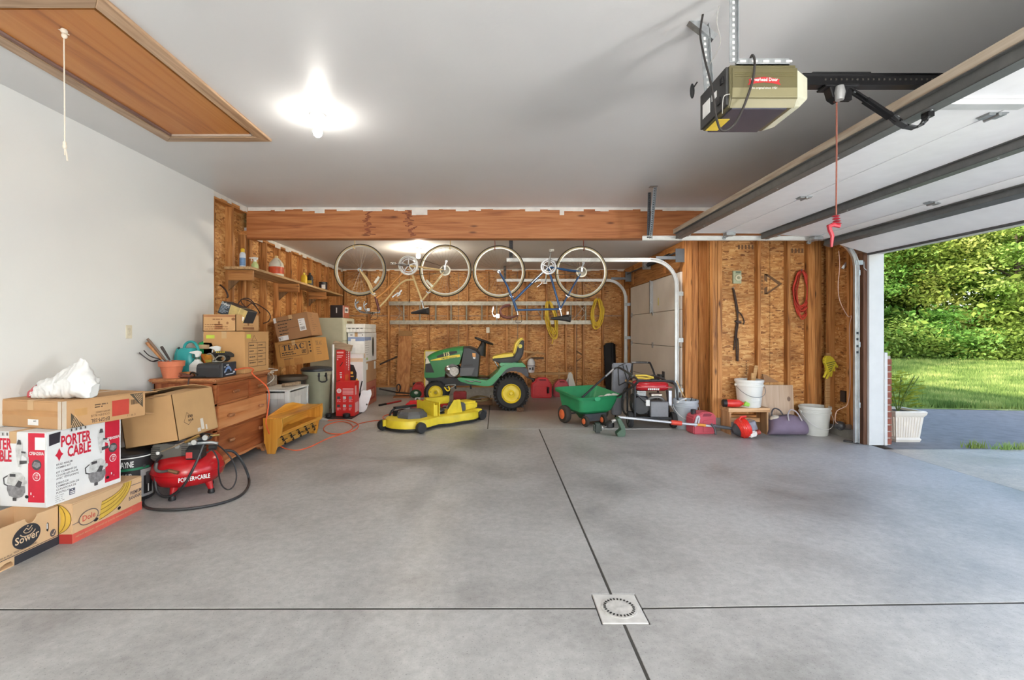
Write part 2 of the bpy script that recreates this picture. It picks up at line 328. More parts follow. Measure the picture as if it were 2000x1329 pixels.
# right wall of the back bay with the closed overhead door
wr=struct(MB().bx(X2+.0,X2+.25,9.3,YBACK,0,CH).build('wall_right_back',CURB))
MB().bx(X2,X2+.14,6.755,YBACK,2.16,2.44).build('header_board',SY,wr,bev=.003)
MB().bx(X2,X2+.14,6.755,YBACK,2.445,ZC2-.002).build('top_plate',SY,wr,bev=.003)
for y in (9.28,9.33,9.52,9.69): MB().bx(X2-.0,X2+.09,y,y+.038,0 if y<9.3 else CH,2.16).build('stud',SZ,wr,bev=.002)
MB().bx(X2+.09,X2+.11,9.3,YBACK+.1,CH,ZC2).build('osb_panel',osb('yz'),wr)
for y in (7.35,9.1): MB().bx(X2-.02,X2,y,y+.09,2.2,2.55).build('bracket_block',SZ,wr,bev=.002)
SHEA=M((150,150,146),.9,name='outer_sheathing')
MB().bx(XL-.2,XL-.12,5.2,YBACK+.2,0,ZC+.05).build('sheathing',SHEA,wl); MB().bx(XL-.2,X2+.3,yo+.02,yo+.08,0,ZC+.05).build('sheathing',SHEA,wb); MB().bx(X2+.13,X2+.2,6.78,YBACK+.2,0,ZC+.05).build('sheathing',SHEA,wr)
# return and stub wall between the bays (faces -Y)
YS=6.24; yso=YS+.09
ws=struct(MB().bx(2.82,XR+.1,YS+.0,YS+.2,0,.17).bx(X2,2.82,6.62,6.8,0,.17).build('wall_partition',CURB))
for k in range(4): MB().bx(X2+.002+k*.098,X2+.096+k*.098,6.62+(.012 if k%2 else 0),6.75,.17,ZC2).build('post_board',SZ,ws,bev=.004)
for k in range(2): MB().bx(2.83+k*.066,2.892+k*.066,YS,yso+.02,.17,ZC).build('stud',SZ,ws,bev=.003)
for x,w_ in ((3.425,.038),(3.815,.038),(4.085,.09),(4.178,.082)): MB().bx(x,x+w_,YS,yso,.208,ZC).build('stud',SZ,ws,bev=.002)
MB().bx(2.97,XR,YS+.001,yso,.17,.207).build('sill_plate',SX,ws,bev=.002)
MB().bx(2.83,3.63,yso,yso+.015,.17,ZC).build('osb_panel',osb('xz'),ws); MB().bx(3.635,XR+.1,yso,yso+.015,.17,ZC).build('osb_panel',osb('xz'),ws)
MB().bx(2.90,2.945,yso+.02,6.76,.17,ZC2+.02).build('post_board',SZ,ws); MB().bx(2.95,XR+.2,yso+.02,yso+.1,0,ZC).build('sheathing',SHEA,ws)
# right wall: pier beside the opening, opening, header
wR=struct(MB().bx(XR,XR+.2,YJ+.03,YS+.1,0,.125).build('wall_right',CURB))
DARKW=lumber('z',((58,36,22),(96,62,42),(120,84,62)),.6,0,'jamb_wood')
MB().bx(XR+.09,XR+.105,YJ,YS+.1,.125,ZC).build('osb_panel',osb('yz'),wR)
MB().bx(XR+.11,XR+.2,YJ+.03,YS+.2,0,ZC).build('sheathing',SHEA,wR)
MB().bx(XR,XR+.09,YJ+.03,YS,.125,.163).build('sill_plate',SY,wR)
for y in (6.12,5.76,5.70): MB().bx(XR,XR+.09,y,y+.038,.163,ZC).build('stud',SZ,wR,bev=.002)
MB().bx(XR-.045,XR+.09,YJ+.01,YJ+.11,0,ZC).build('jamb_board',DARKW,wR,bev=.003)
MB().bx(XR-.05,XR+.09,YR,YJ+.12,ZO+.02,ZC).build('header_board',lumber('y',((88,62,46),(128,98,74),(150,120,94)),.6,1,'header_wood'),wR)
MB().bx(XR+.0,XR+.22,YR,YR+.5,0,ZC).build('pier_panel',WALLP,wR)
TRIM=M((206,205,203),.45,var=.03)
t2=struct(MB().bx(XR-.005,XR+.165,YJ-.022,YJ+.01,0,ZO).build('trim_1',TRIM,bev=.003))
struct(MB().bx(XR+.165,XR+.20,YJ-.03,YJ+.09,0,1.06).build('trim_2',TRIM,bev=.003))
struct(MB().bx(XR-.005,XR+.165,YR,YJ-.022,ZO,ZO+.022).build('trim_3',TRIM,bev=.003))
# brick face of the house beyond the jamb
bw=struct(MB().bx(XR+.20,XR+.255,YJ+.0,10.2,0,1.02).build('wall_brick',M((176,164,152),.9,bmp=.2)))
BR=M((132,74,58),.85,var=.22,sc=14,bmp=.2,rnd=3); bm0=None
for r_ in range(13):
    for c_ in range(6):
        y0=YJ-.002+c_*.21+(0 if r_%2 else -.0); 
        o=MB().bx(XR+.203,XR+.268,y0,y0+.2,.008+r_*.076,.072+r_*.076).build('brick',BR,bw) if bm0 is None else dup(bm0,bw,(0,c_*.21,r_*.076))
        bm0=bm0 or o
struct(MB().bx(XR+.20,XR+.25,YJ+.09,10.2,1.02,ZC+.2).build('wall_siding',WALLP))
struct(MB().bx(XR-.05,XR+.25,YR-4,YJ+.09,ZC-.0,ZC+.2).build('fascia_trim',WALLP))
# roof over the garage (shades the drive)
ROOF=M((78,74,72),.9,var=.2,sc=20)
struct(MB().prism([(XL-.6,ZC+.1),(.55,ZC+1.9),(XR+.75,ZC+.1),(XR+.75,ZC+.2),(.55,ZC+2.05),(XL-.6,ZC+.2)],'y',-6,10.4).build('roof',ROOF))
struct(MB().bx(XR+.2,XR+.75,-6,10.4,ZC+.08,ZC+.1).build('roof_soffit',WALLP))
# ---------------------------------------------------------------- attic hatch
t=thing('attic_hatch','stained plywood pull-down attic hatch with pale mitred trim and a pull cord','hatch',(-2.27,3.05,ZC))
PLYO=lumber('y',((150,84,32),(192,118,52),(208,142,76)),.42,0,'stained_ply',.35); TRW=lambda ax: lumber(ax,((140,104,74),(182,148,116),(206,172,140)),.4,0,'hatch_trim')
a0,a1,b0,b1=hx0-.01+2.27,hx1+.01+2.27,hy0-3.05-.01,hy1-3.05+.01
MB().bx(a0+.03,a1-.03,b0+.03,b1-.03,-.006,.014).build('panel',PLYO,t)
MB().bx(a0-.1,a1+.1,b0-.1,b1+.1,.06,.08).build('frame_back',BLK,t)
w_=.09
for nm,pl,ax in (('x',[(a0-w_,b1+w_),(a1+w_,b1+w_),(a1,b1),(a0,b1)],'x'),('x',[(a0-w_,b0-w_),(a1+w_,b0-w_),(a1,b0),(a0,b0)],'x'),('y',[(a0-w_,b0-w_),(a0-w_,b1+w_),(a0,b1),(a0,b0)],'y'),('y',[(a1+w_,b0-w_),(a1+w_,b1+w_),(a1,b1),(a1,b0)],'y')):
    MB().prism(pl,'z',-.02,.0).build('trim_board',TRW(ax),t,bev=.003)
for u in (1,0):
    if u: MB().tube([(a0+.018,b0,-.008),(a0+.018,b1-.02,-.008)],.013,8).build('seal_strip',M((120,92,84),.3),t)
    else: MB().tube([(a0+.018,b1-.02,-.008),(a1-.02,b1-.02,-.008)],.012,8).build('seal_strip',M((176,156,140),.3),t)
c=P(125,62,2.47)-Vector((-2.27,3.05,ZC)); pts=[(c.x,c.y,-.004),(c.x,c.y,-.1),(c.x+.003,c.y,-.4),(c.x+.004,c.y,-.60),(c.x+.004,c.y,-.66)]
ROPE=M((226,216,200),.9,bmp=.3,bsc=200)
cd=MB().tube(spline(pts,6),.0032,6); 
for k,(z,r_) in enumerate(((-.015,.016),(-.04,.013),(-.6,.009),(-.615,.010))): cd.ball((c.x+(.004 if k>1 else .002*k),c.y,z),(r_,r_,.014))
for k in range(3): cd.tube([(c.x,c.y,-.02),(c.x-.03+.02*k,c.y+.01*k,-.004-.01*k)],.003,5)
cd.tube([(c.x+.004,c.y,-.62),(c.x+.014,c.y,-.655),(c.x+.018,c.y,-.69)],.004,5)
cd.build('pull_cord',ROPE,t)
# ---------------------------------------------------------------- ceiling bulbs
def glow(n,e,c=(1,.95,.87,1)):
    m,nt,b=base(n,.3); b.inputs['Emission Color'].default_value=c; b.inputs['Emission Strength'].default_value=e; return m
BULBM=glow('bulb_glow',BULB); BULBM2=glow('bulb_glow_back',BULB2,(1,.88,.70,1))
PORC=M((240,240,236),.3)
def bulb(x,y,z,label,s=1):
    t=thing('ceiling_lamp',label,'lamp',(x,y,z),group='bare ceiling bulbs')
    MB().lathe([(.058,0),(.058,-.012),(.045,-.03),(.024,-.036),(.022,-.06)],n=24).build('lampholder',PORC,t)
    MB().lathe([(.013,-.058),(.016,-.075),(.028,-.10),(.032,-.125),(.026,-.148),(.012,-.16),(.001,-.163)],n=16,cap=False).build('bulb',BULBM2 if y>6 else BULBM,t)
bulb(-1.30,3.46,ZC,'bare bulb in a white lampholder on the ceiling beside the attic hatch')
bulb(-1.20,7.3,ZC2,'bare bulb behind the wooden beam, on the ceiling above the bicycles')
bulb(-1.30,-1.2,ZC,'bare bulb in a white lampholder, added as unseen fill behind the viewer'); bulb(1.3,-1.4,ZC,'bare bulb added as unseen fill behind the viewer beside the overhead door')  # two unseen bulbs added behind the camera as fill light
PUM,nt,b=base('fill_puck_glow',.4); b.inputs['Emission Color'].default_value=(1,.95,.87,1); b.inputs['Emission Strength'].default_value=FILL_PUCK
for x,lab in ((2.1,'flat round fill lamp added out of sight behind the beam, nearer the overhead doors'),):  # added fill lamp for the back bay, kept out of view by the beam
    t=thing('ceiling_lamp',lab,'lamp',(x,6.36,ZC2)); MB().lathe([(.10,0),(.10,-.015),(.085,-.02)],n=28).build('housing',PORC,t); MB().lathe([(.085,-.021),(.07,-.028),(.001,-.03)],n=28,cap=False).build('diffuser',PUM,t)
LANM2=None
LANM,nt,b=base('fill_lantern_glow',.4); b.inputs['Emission Color'].default_value=(1,.98,.95,1); b.inputs['Emission Strength'].default_value=FILL_LANTERN
LANM2=glow('fill_lantern_glow_wide',FILL_LANTERN*.62,(1,.98,.95,1))
for x,y,z,lab in ((0.2,-2.2,1.6,'round fill lantern added unseen on a tall tripod behind the viewer, in the middle of the floor'),(3.4,-.75,.95,'round fill lantern added unseen on a low tripod beside the opening of the overhead door')):  # unseen lanterns added as fill for the room and the door underside
    t=thing('fill_lantern',lab,'lamp',(x,y,z-1.6))
    MB().ball((0,0,1.6),.25 if x<1 else .32,28,16).build('globe',LANM if x<1 else LANM2,t); MB().tube([(0,0,1.7-z),(0,0,1.36 if x<1 else 1.29)],.014,8).build('pole',BLK,t)
    for k in range(3): MB().tube([(0,0,1.85-z),(.3*math.cos(k*2.1),.3*math.sin(k*2.1),1.612-z)],.011,6).build('leg',BLK,t)
# ---------------------------------------------------------------- open overhead door
DW=M((240,241,242),.38,var=.03); STR=M((112,113,112),.45,.55,var=.1,sc=20); EDGE=lumber('y',((128,104,84),(176,158,138),(196,182,164)),.6,0,'door_edge')
door=struct(thing('door_1','white sectional overhead door parked open under the ceiling','door',(0,0,EYE))); del door['category']
prof=[(2.02,1.115),(2.55,1.115),(3.08,1.11),(3.61,1.072),(4.215,.885)]; Y0,Y1=-1.0,5.40; TH=.042
for k in range(4):
    (xa_,za),(xb_,zb_)=prof[k],prof[k+1]; g=.004; L_=math.hypot(xb_-xa_,zb_-za); ux,uz=(xb_-xa_)/L_,(zb_-za)/L_
    p=[(xa_+ux*g,za+uz*g),(xb_-ux*g,zb_-uz*g),(xb_-ux*g-uz*TH,zb_-uz*g+ux*TH),(xa_+ux*g-uz*TH,za+uz*g+ux*TH)]
    MB().prism(p,'y',Y0,Y1).build('door_section',DW,door,bev=.002)
MB().bx(2.002,2.024,Y0,Y1,1.112,1.158).build('edge_strip',EDGE,door)
def strut(x,z,uz=0):
    m=MB(Matrix.Translation((x,0,z))@Matrix.Rotation(math.atan(uz),4,'Y'))
    for q in ((0,.004,-.058,0),(0,.07,-.06,-.056),(.066,.07,-.058,0),(-.022,.0,-.005,0),(.07,.09,-.005,0)): m.bx(q[0],q[1],Y0,Y1,q[2],q[3])
    m.build('strut',STR,door)
    h=MB(Matrix.Translation((x,0,z)))
    for y in np.arange(.4,5.3,.62): h.lathe([(.006,-.064),(.006,-.058)],(.035,y,0),n=8)
    return h
h=strut(2.03,1.113); h2=strut(3.0,1.111); h3=strut(3.72,1.035,.30)
for q in (h,h2,h3): q.build('strut_screws',GALV,door)
MB().tube([(4.215,Y0,.882),(4.215,Y1,.882)],.016,8).build('bottom_seal',M((70,70,72),.7),door)
def hinge(x,y,z,sl=0):
    m=MB(Matrix.Translation((x,y,z))@Matrix.Rotation(sl,4,'Y')); m.bx(-.05,.05,-.035,.035,-.004,0).bx(-.045,-.012,-.03,.03,-.012,-.003).tube([(0,-.04,-.012),(0,.04,-.012)],.009,8).bx(.01,.045,-.028,.028,-.01,-.003)
    m.build('hinge',GALV,door)
for y in (2.45,3.95): hinge(2.55,y,1.114); hinge(3.08,y,1.108,.04); hinge(3.61,y,1.070,.2)
for y in (2.3,): MB().bx(2.11,2.56,y-.02,y+.04,1.09,1.113).bx(2.60,2.98,y-.02,y+.04,1.093,1.113).build('centre_stile',M((206,208,208),.4,.3),door)
for x,z in ((2.12,1.10),(2.62,1.10),(3.12,1.09),(3.60,1.05)):
    MB().bx(x-.05,x+.05,Y1-.08,Y1+.005,z-.02,z+.012).tube([(x,Y1-.06,z-.02),(x,YJ+.05,z-.02)],.006,6).lathe([(.022,YJ+.02),(.022,YJ+.045)],(x,0,z-.02),'y',14).build('roller',GALV,door)
# tracks of the open door
def track(pts,w=.05,wall=.006):
    m=MB(); d=.025
    p=[Vector(q) for q in pts]
    for a,bq in zip(p,p[1:]):
        m.bar(a,bq,wall,w,up=(0,1,0)); 
    return m
def cchan(m,pts,side):      # C shaped track following pts, open towards side (world y)
    n=len(pts); V=[]; prof=[(0,-.026),(0,.026),(side*.03,.026),(side*.03,.020),(side*.005,.020),(side*.005,-.020),(side*.03,-.020),(side*.03,-.026)]
    for i,p in enumerate(pts):
        a=Vector(pts[max(i-1,0)]); c=Vector(pts[min(i+1,n-1)]); t_=(c-a).normalized(); nn=Vector((-t_.z,0,t_.x))
        V+=[Vector(p)+Vector((0,u,0))+nn*v for u,v in prof]
    k=len(prof); m.add(V,[(i*k+j,i*k+(j+1)%k,(i+1)*k+(j+1)%k,(i+1)*k+j) for i in range(n-1) for j in range(k)]+[tuple(range(k)),tuple(range((n-1)*k,n*k))],False); return m
def arc(cx,cz,r,a0,a1,y,n=10): return [(cx+r*math.cos(R(a0+(a1-a0)*i/n)),y,cz+r*math.sin(R(a0+(a1-a0)*i/n))) for i in range(n+1)]
TRK=M((190,192,192),.35,.7,var=.14,sc=12); TRKW=M((226,226,222),.4,.2)
yt=YJ+.035; zt=2.375
t=thing('door_track','galvanized track of the open overhead door, curving down beside the white jamb','track',(0,0,0))
cchan(MB(),arc(3.80,zt-.34,.34,90,0,yt)+[(4.14,yt,1.2),(4.14,yt,.02)],-1).build('rail',TRK,t)
cchan(MB(),[(1.68,yt,zt),(2.7,yt,zt),(3.80,yt,zt)],-1).build('rail',TRKW,t)
MB().bx(4.16,4.165,yt,yt+.03,.02,2.0).bx(4.165,4.19,yt+.02,yt+.03,.02,2.0).build('wall_angle',GALV,t)
for z in (.42,1.12,1.95): MB().bx(4.13,4.20,yt+.0,yt+.012,z,z+.06).build('bracket',GALV,t)
for z in (1.05,1.12,1.2,1.27): MB().bx(4.13,4.15,yt-.034,yt-.03,z,z+.025).build('slot',BLK,t)
MB().bx(4.13,4.22,yt-.02,yt+.03,2.07,2.12).tube([(4.2,yt-.05,2.1),(4.2,yt-.05,2.03),(4.23,yt-.05,2.0)],.004,6).build('cable_bracket',GALV,t)
# hanger from the ceiling
def perf(m,a,bq,w=.032,hole=None,step=.025,up=(0,1,0)):
    a,bq=Vector(a),Vector(bq); m.bar(a,bq,w,.003,up); m.bar(a+Vector((w/2,0,0)),bq+Vector((w/2,0,0)),.003,w,up)
    if hole is not None:
        d=bq-a; n=int(d.length/step)
        for k in range(n):
            c=a+d*((k+.5)/n); hole.box((c.x,c.y-.003,c.z),(.010,.003,.012))
    return m
t=thing('track_hanger','pair of perforated steel straps holding the door track below the ceiling','hanger',(0,0,0))
hl=MB(); e=P(1268,466,yt)
perf(MB(),P(1279,366,5.15),e+Vector((.012,0,0)),.032,hl).build('strap',GALV,t); perf(MB(),P(1268,376,5.25),e+Vector((-.012,0,0)),.03,hl).build('strap',DKGREY,t)
hl.build('hole',BLK,t,kind='stuff'); MB().bx(1.66,1.74,5.13,5.2,ZC-.006,ZC-.001).build('ceiling_plate',GALV,t)
# ---------------------------------------------------------------- opener
t=thing('garage_door_opener','olive and white garage door opener hanging from the ceiling on perforated steel','opener',(0,0,EYE))
OLV=M((92,86,58),.35,var=.05); OLV2=M((126,120,90),.35,var=.04); LENS=M((206,204,182),.25); DKB=M((62,62,74),.35)
n,f=2.15,2.43; X0,X1=1.052,1.352
MB().prism([(n+.0,1.06),(n+.02,1.022),(f,1.022),(f,1.215),(n,1.205)],'x',X0,X1).build('housing',OLV,t,bev=.004)
MB().bx(X0+.01,X1+.005,n-.004,n,1.05,1.19).build('cover',OLV,t,bev=.003); MB().prism([(n-.005,1.1),(n-.005,1.058),(n+.02,1.02),(n+.03,1.03)],'x',X0+.01,X1+.003).build('cover_lip',OLV2,t)
gr=MB()
for z in (1.166,1.158,1.150): gr.bx(X0+.02,X1-.003,n-.0055,n-.003,z,z+.003)
gr.build('groove',M((92,84,50),.5),t)
MB().bx(X0+.02,X1-.03,n+.02,f-.01,1.014,1.022).build('bottom_plate',DKB,t); MB().bx(X0-.012,X0,n+.01,f,1.03,1.2).build('end_panel',M((48,48,48),.5),t)
MB().bx(X0-.014,X0-.012,n+.17,f-.03,1.07,1.14).build('label',PAPER,t); MB().bx(X0-.014,X0-.012,n+.10,n+.15,1.11,1.14).build('label',PAPER,t); MB().bx(X0+.0,X0+.06,n+.12,f-.03,1.0125,1.014).build('warning_label',M((226,196,70),.5),t)
for k in range(3): MB().bx(X0-.018,X0-.012,n+.03+.012*k,n+.036+.012*k,1.14,1.17).build('terminal',BLK,t)
MB().bx(X0-.018,X0-.012,n+.06,n+.09,1.06,1.09).build('button',BLK,t)
V=[(X1,n+.0,1.19),(X1,n+.0,1.07),(X1,n+.03,1.03),(X1,f,1.022),(X1,f,1.19),(1.45,n+.07,1.185),(1.45,n+.07,1.085),(1.43,n+.1,1.06),(1.40,f-.03,1.03),(1.44,f-.03,1.185)]
MB().add(V,[(0,1,2,3,4),(9,8,7,6,5),(0,5,6,1),(1,6,7,2),(2,7,8,3),(3,8,9,4),(4,9,5,0)]).build('light_lens',LENS,t,bev=.004)
MB().sheet([[(-.075,-.014),(-.066,.0),(-.07,.012),(-.03,.02),(0,.023),(.03,.02),(.07,.012),(.066,0),(.075,-.014),(.035,-.005),(0,-.002),(-.035,-.005)]],(1.205,n-.0045,1.125),(1,0,0),(0,0,1)).build('logo',M((176,36,40),.5),t)
text('Overhead Door',t,(1.205,n-.0045,1.128),(1,0,0),(0,0,1),.022,PAPER,.84,.012,'CENTER',off=.003)
text('the original since 1921',t,(1.205,n-.0045,1.094),(1,0,0),(0,0,1),.013,PAPER,1,.0,'CENTER',.2)
hl=MB()
perf(MB(),(1.068,n,1.215),(1.068,n,ZC-EYE),.034,hl).build('hanger_strap',GALV,t); perf(MB(),(X0+.03,f,1.2),(1.055,f,ZC-EYE-.01),.04,hl,.028).build('hanger_strap',GALV,t)
MB().bx(X0+.03,X1-.03,n,n+.004,1.205,1.235).bx(X0+.03,X1-.03,n,n+.03,1.205,1.209).build('cross_bracket',GALV,t)
for k in range(5): hl.box((X0+.06+k*.052,n-.001,1.221),(.026,.003,.009))
hl.build('hole',M((225,225,222),.5),t,kind='stuff')
MB().box((1.03,f-.0,ZC-EYE-.02),(.20,.04,.035),(0,38,0)).build('ceiling_angle',GALV,t)
CB=M((46,42,40),.5)
MB().tube(spline([P(1379,0,2.36)-Vector((0,0,EYE)),P(1368,60,2.36)-Vector((0,0,EYE)),P(1374,105,2.3)-Vector((0,0,EYE)),P(1390,170,2.16)-Vector((0,0,EYE)),P(1399,230,2.12)-Vector((0,0,EYE)),P(1412,256,2.12)-Vector((0,0,EYE)),P(1440,235,2.12)-Vector((0,0,EYE)),P(1468,165,2.12)-Vector((0,0,EYE)),P(1474,122,2.12)-Vector((0,0,EYE)),P(1469,108,2.14)-Vector((0,0,EYE)),P(1463,122,2.17)-Vector((0,0,EYE))],6),.0055,6).build('power_cord',CB,t)
MB().tube(spline([P(1408,0,2.3)-Vector((0,0,EYE)),P(1400,40,2.3)-Vector((0,0,EYE)),P(1407,85,2.3)-Vector((0,0,EYE)),P(1386,126,2.4)-Vector((0,0,EYE))],6),.002,5).build('wire',M((186,184,178),.5),t)
MB().tube(spline([P(1425,184,2.14)-Vector((0,0,EYE)),P(1413,190,2.13)-Vector((0,0,EYE)),P(1411,222,2.2)-Vector((0,0,EYE))],5),.002,5).build('wire',M((186,184,178),.5),t)
MB().ball(P(1352,178,2.5)-Vector((0,0,EYE)),(.012,.012,.04)).tube([P(1352,175,2.5)-Vector((0,0,EYE)),P(1362,160,2.48)-Vector((0,0,EYE))],.004,6).build('plug',BLK,t)
RBL=M((26,26,28),.3,.4)
yr=2.29
MB().bx(1.45,4.22,yr-.02,yr+.02,1.175,1.18).bx(1.45,4.22,yr-.024,yr-.02,1.175,1.222).bx(1.45,4.22,yr+.02,yr+.024,1.175,1.222).bx(1.45,4.22,yr-.034,yr+.034,1.222,1.226).build('rail',RBL,t)
ch=MB()
for k in range(70): ch.bx(1.56+k*.0127*2,1.568+k*.0127*2,yr-.027,yr-.024,1.196,1.204)
ch.build('chain_links',M((96,92,86),.4,.8),t,kind='stuff')
MB().bx(1.50,1.78,yr-.03,yr+.03,1.226,1.236).bx(1.56,1.72,yr-.035,yr+.035,1.165,1.176).prism([(1.585,1.17),(1.60,1.12),(1.63,1.10),(1.66,1.12),(1.68,1.17)],'y',yr-.025,yr+.025).build('trolley',M((36,36,38),.4,.5),t,bev=.003)
MB().lathe([(.018,1.10),(.024,1.135),(.018,1.165)],(1.628,yr-.03,0),n=12).build('release_lever',M((150,150,150),.4,.3),t)
MB().bx(1.66,1.70,yr-.012,yr+.012,1.11,1.17).build('arm_bracket',RBL,t)
def Q(x,y): return P(x,y,yr)-Vector((0,0,EYE))
MB().bar(Q(1645,166),Q(1758,238),.008,.034,(0,1,0)).bar(Q(1645,166),Q(1758,238),.022,.008,(0,1,0)).bar(Q(1690,196),Q(1740,229),.014,.042,(0,1,0)).build('arm',RBL,t,bev=.001)
pa=[Q(x,y) for x,y in ((1735,222),(1752,238),(1768,247),(1785,250),(1797,246),(1805,238),(1812,224))]; ma=MB()
for a,bq in zip(pa,pa[1:]): ma.bar(a+(a-bq)*.1,bq+(bq-a)*.1,.008,.036,(0,1,0))
ma.build('arm_curve',M((70,72,74),.4,.5),t); MB().box(pa[-1]+Vector((.0,0,.01)),(.03,.04,.05)).build('door_bracket',RBL,t)
for x,y in ((1655,171),(1668,180),(1712,210),(1750,231),(1800,243)): MB().lathe([(.008,-.012),(.008,-.006),(.004,-.004)],Q(x,y),'y',8).build('bolt',GALV,t)
CORDR=M((132,76,62),.8,bmp=.3,bsc=300); HR=M((164,40,54),.45)
MB().tube([Q(1634,184),Q(1634,300),Q(1633,420)],.0038,6).tube([Q(1634,186),Q(1628,194),Q(1630,200)],.004,5).build('release_cord',CORDR,t)
hn=MB(); o=Q(1632,430)
for k in range(4): hn.lathe([(.010,-.004),(.018,0),(.010,.004)],(o.x+.003*k,o.y,o.z+.018-.012*k),n=10)
hn.tube([o+Vector((.02,0,-.03)),o+Vector((-.01,0,-.022)),o+Vector((-.032,0,-.03)),o+Vector((-.026,0,-.052)),o+Vector((-.016,0,-.075)),o+Vector((-.02,0,-.13))],[.009,.012,.011,.010,.009,.005],8).build('release_handle',HR,t)
# ---------------------------------------------------------------- closed door of the back bay
d2=struct(thing('door_2','closed beige sectional overhead door of the back bay','door',(X2,0,0))); del d2['category']
DB=M((214,206,196),.5,var=.05,sc=3)
for k in range(4): MB().bx(-.025,.02,6.72,9.22,.012+k*.535,.54+k*.535).build('door_section',DB,d2,bev=.004)
for k in range(1,4):
    for y in (6.80,7.92,9.13): MB().bx(-.034,-.025,y-.03,y+.03,.012+k*.535-.05,.012+k*.535+.04).tube([(-.036,y-.032,k*.535+.008),(-.036,y+.032,k*.535+.008)],.01,8).build('hinge',GALV,d2)
MB().bx(-.06,-.025,7.9,7.95,1.62,2.14).bx(-.075,-.06,7.905,7.945,1.6,2.15).build('operator_stile',GALV,d2); MB().bx(-.027,-.0255,7.62,7.66,1.72,1.84).build('label',M((214,206,120),.5),d2)
MB().tube([(-.03,6.78,.55),(-.10,6.78,.55)],.012,8).box((-.06,6.78,.55),(.02,.07,.09)).build('slide_lock',DKGREY,d2)
MB().tube([(-.03,7.4,.62),(-.09,7.4,.62)],.012,8).box((-.09,7.4,.62),(.03,.13,.035)).box((-.03,7.4,.62),(.012,.09,.12)).build('door_handle',DKGREY,d2)
def side_track(y,label,far):
    t=thing('door_track',label,'track',(0,0,0)); s=1 if far else -1
    zt=2.30; X=X2-.11
    cchan(MB(),arc(X-.36,zt-.36,.36,90,0,y)+[(X,y,1.0),(X,y,.03)],s).build('rail',M((196,198,198),.35,.6) ,t)
    cchan(MB(),[(.14 if not far else .0,y,zt),(X-.36,y,zt)],s).build('rail',TRKW,t)
    MB().bx(X+.03,X+.035,y,y+.03,.03,2.0).build('wall_angle',GALV,t)
    for z in (.45,1.15,1.8): MB().bx(X-.02,X+.10,y-.004,y+.0,z,z+.06).build('bracket',GALV,t)
    MB().bx(X-.28,X+.12,y-.004,y+.006,zt+.01,zt+.055).bx(X-.01,X+.15,y-.012,y+.0,zt-.03,zt+.16).build('head_bracket',M((112,118,124),.45,.7),t)
    hl=MB(); perf(MB(),(.20 if not far else .16,y,ZC2),(.20 if not far else .16,y,zt+.02),.05,hl,.03).build('hanger_strap',DKGREY,t); hl.build('hole',BLK,t,kind='stuff')
side_track(6.66,'nearer door track of the back bay, beside the board column',False)
side_track(9.26,'farther door track of the back bay, close to the strand-board wall',True)
t=thing('torsion_shaft','dark torsion spring shaft across the header over the closed door','spring'); MB().tube([(X2-.08,6.7,2.42),(X2-.08,9.25,2.42)],.014,8).build('shaft',DKGREY,t)
sp=[(X2-.08+.03*math.cos(k*.9),7.0+k*.0042,2.42+.03*math.sin(k*.9)) for k in range(240)]; MB().tube(sp,.004,5).build('spring',M((40,40,42),.4,.6),t)
MB().lathe([(.06,8.02),(.06,8.06)],(X2-.08,0,2.42),'y',18).build('drum',GALV,t); MB().bx(X2-.13,X2,8.1,8.14,2.36,2.5).build('bearing_plate',GALV,t)
# ---------------------------------------------------------------- outside
struct(MB().bx(XR+.06,6.05,YR-3,5.30,-.12,-.012).prism([(6.05,YR-3),(14,YR-3),(14,3.9),(6.05,5.30)],'z',-.12,-.014).build('driveway_apron',concrete('apron_concrete',(200,188,172),False,.7)))
ASPH=M((130,124,120),.9,var=.14,sc=8,bmp=.5,bsc=120,name='asphalt')
struct(MB().prism([(XR+.2,5.2),(14,3.7),(40,0),(40,5.6),(12,7.55),(8,8.1),(4,8.5),(XR+.2,8.5)],'z',-.1,-.02).build('road',ASPH))
m,nt,b=base('lawn_soil',.95); L=nt.links.new; n=nd(nt,'TexNoise',i_Scale=2.2,i_Detail=8.0); L(coords(nt),n.inputs['Vector'])
r=ramp(nt,[(.3,rgb((86,104,54))),(.5,rgb((124,142,76))),(.72,rgb((172,176,112)))]); L(n.outputs[0],r.inputs[0]); L(r.outputs[0],b.inputs['Base Color']); n2=nd(nt,'TexNoise',i_Scale=60.0); L(coords(nt),n2.inputs['Vector']); bump(nt,b,n2.outputs[0],.6,.03)
struct(MB().prism([(-14,8.5),(4,8.45),(8,8.05),(12,7.5),(40,5.5),(70,4),(70,60),(-14,60)],'z',-.3,-.01).build('lawn',m))
struct(MB().bx(-30,70,-30,60,-.5,-.32).build('ground',m))
# grass blades
nr=np.random.default_rng(3); N_=80000
Yg=7.5+ (nr.random(N_)**1.7)*15; Xg=Yg*(.70+nr.random(N_)*.55); 
edge=np.interp(Xg,[4,8,12,40],[8.5,8.1,7.55,5.6]); ok=Yg>edge+.0; Xg,Yg=Xg[ok],Yg[ok]; n_=len(Xg)
hh=(.03+.06*nr.random(n_))*(1+Yg/22); ww=(.004+.005*nr.random(n_))*(1+Yg/7); an=nr.random(n_)*6.28; lx,ly=(nr.random(n_)-.5)*.08,(nr.random(n_)-.5)*.08
v=np.zeros((n_,3,3)); v[:,0]=np.c_[Xg-np.cos(an)*ww,Yg-np.sin(an)*ww,np.full(n_,-.02)]; v[:,1]=np.c_[Xg+np.cos(an)*ww,Yg+np.sin(an)*ww,np.full(n_,-.02)]; v[:,2]=np.c_[Xg+lx,Yg+ly,hh]
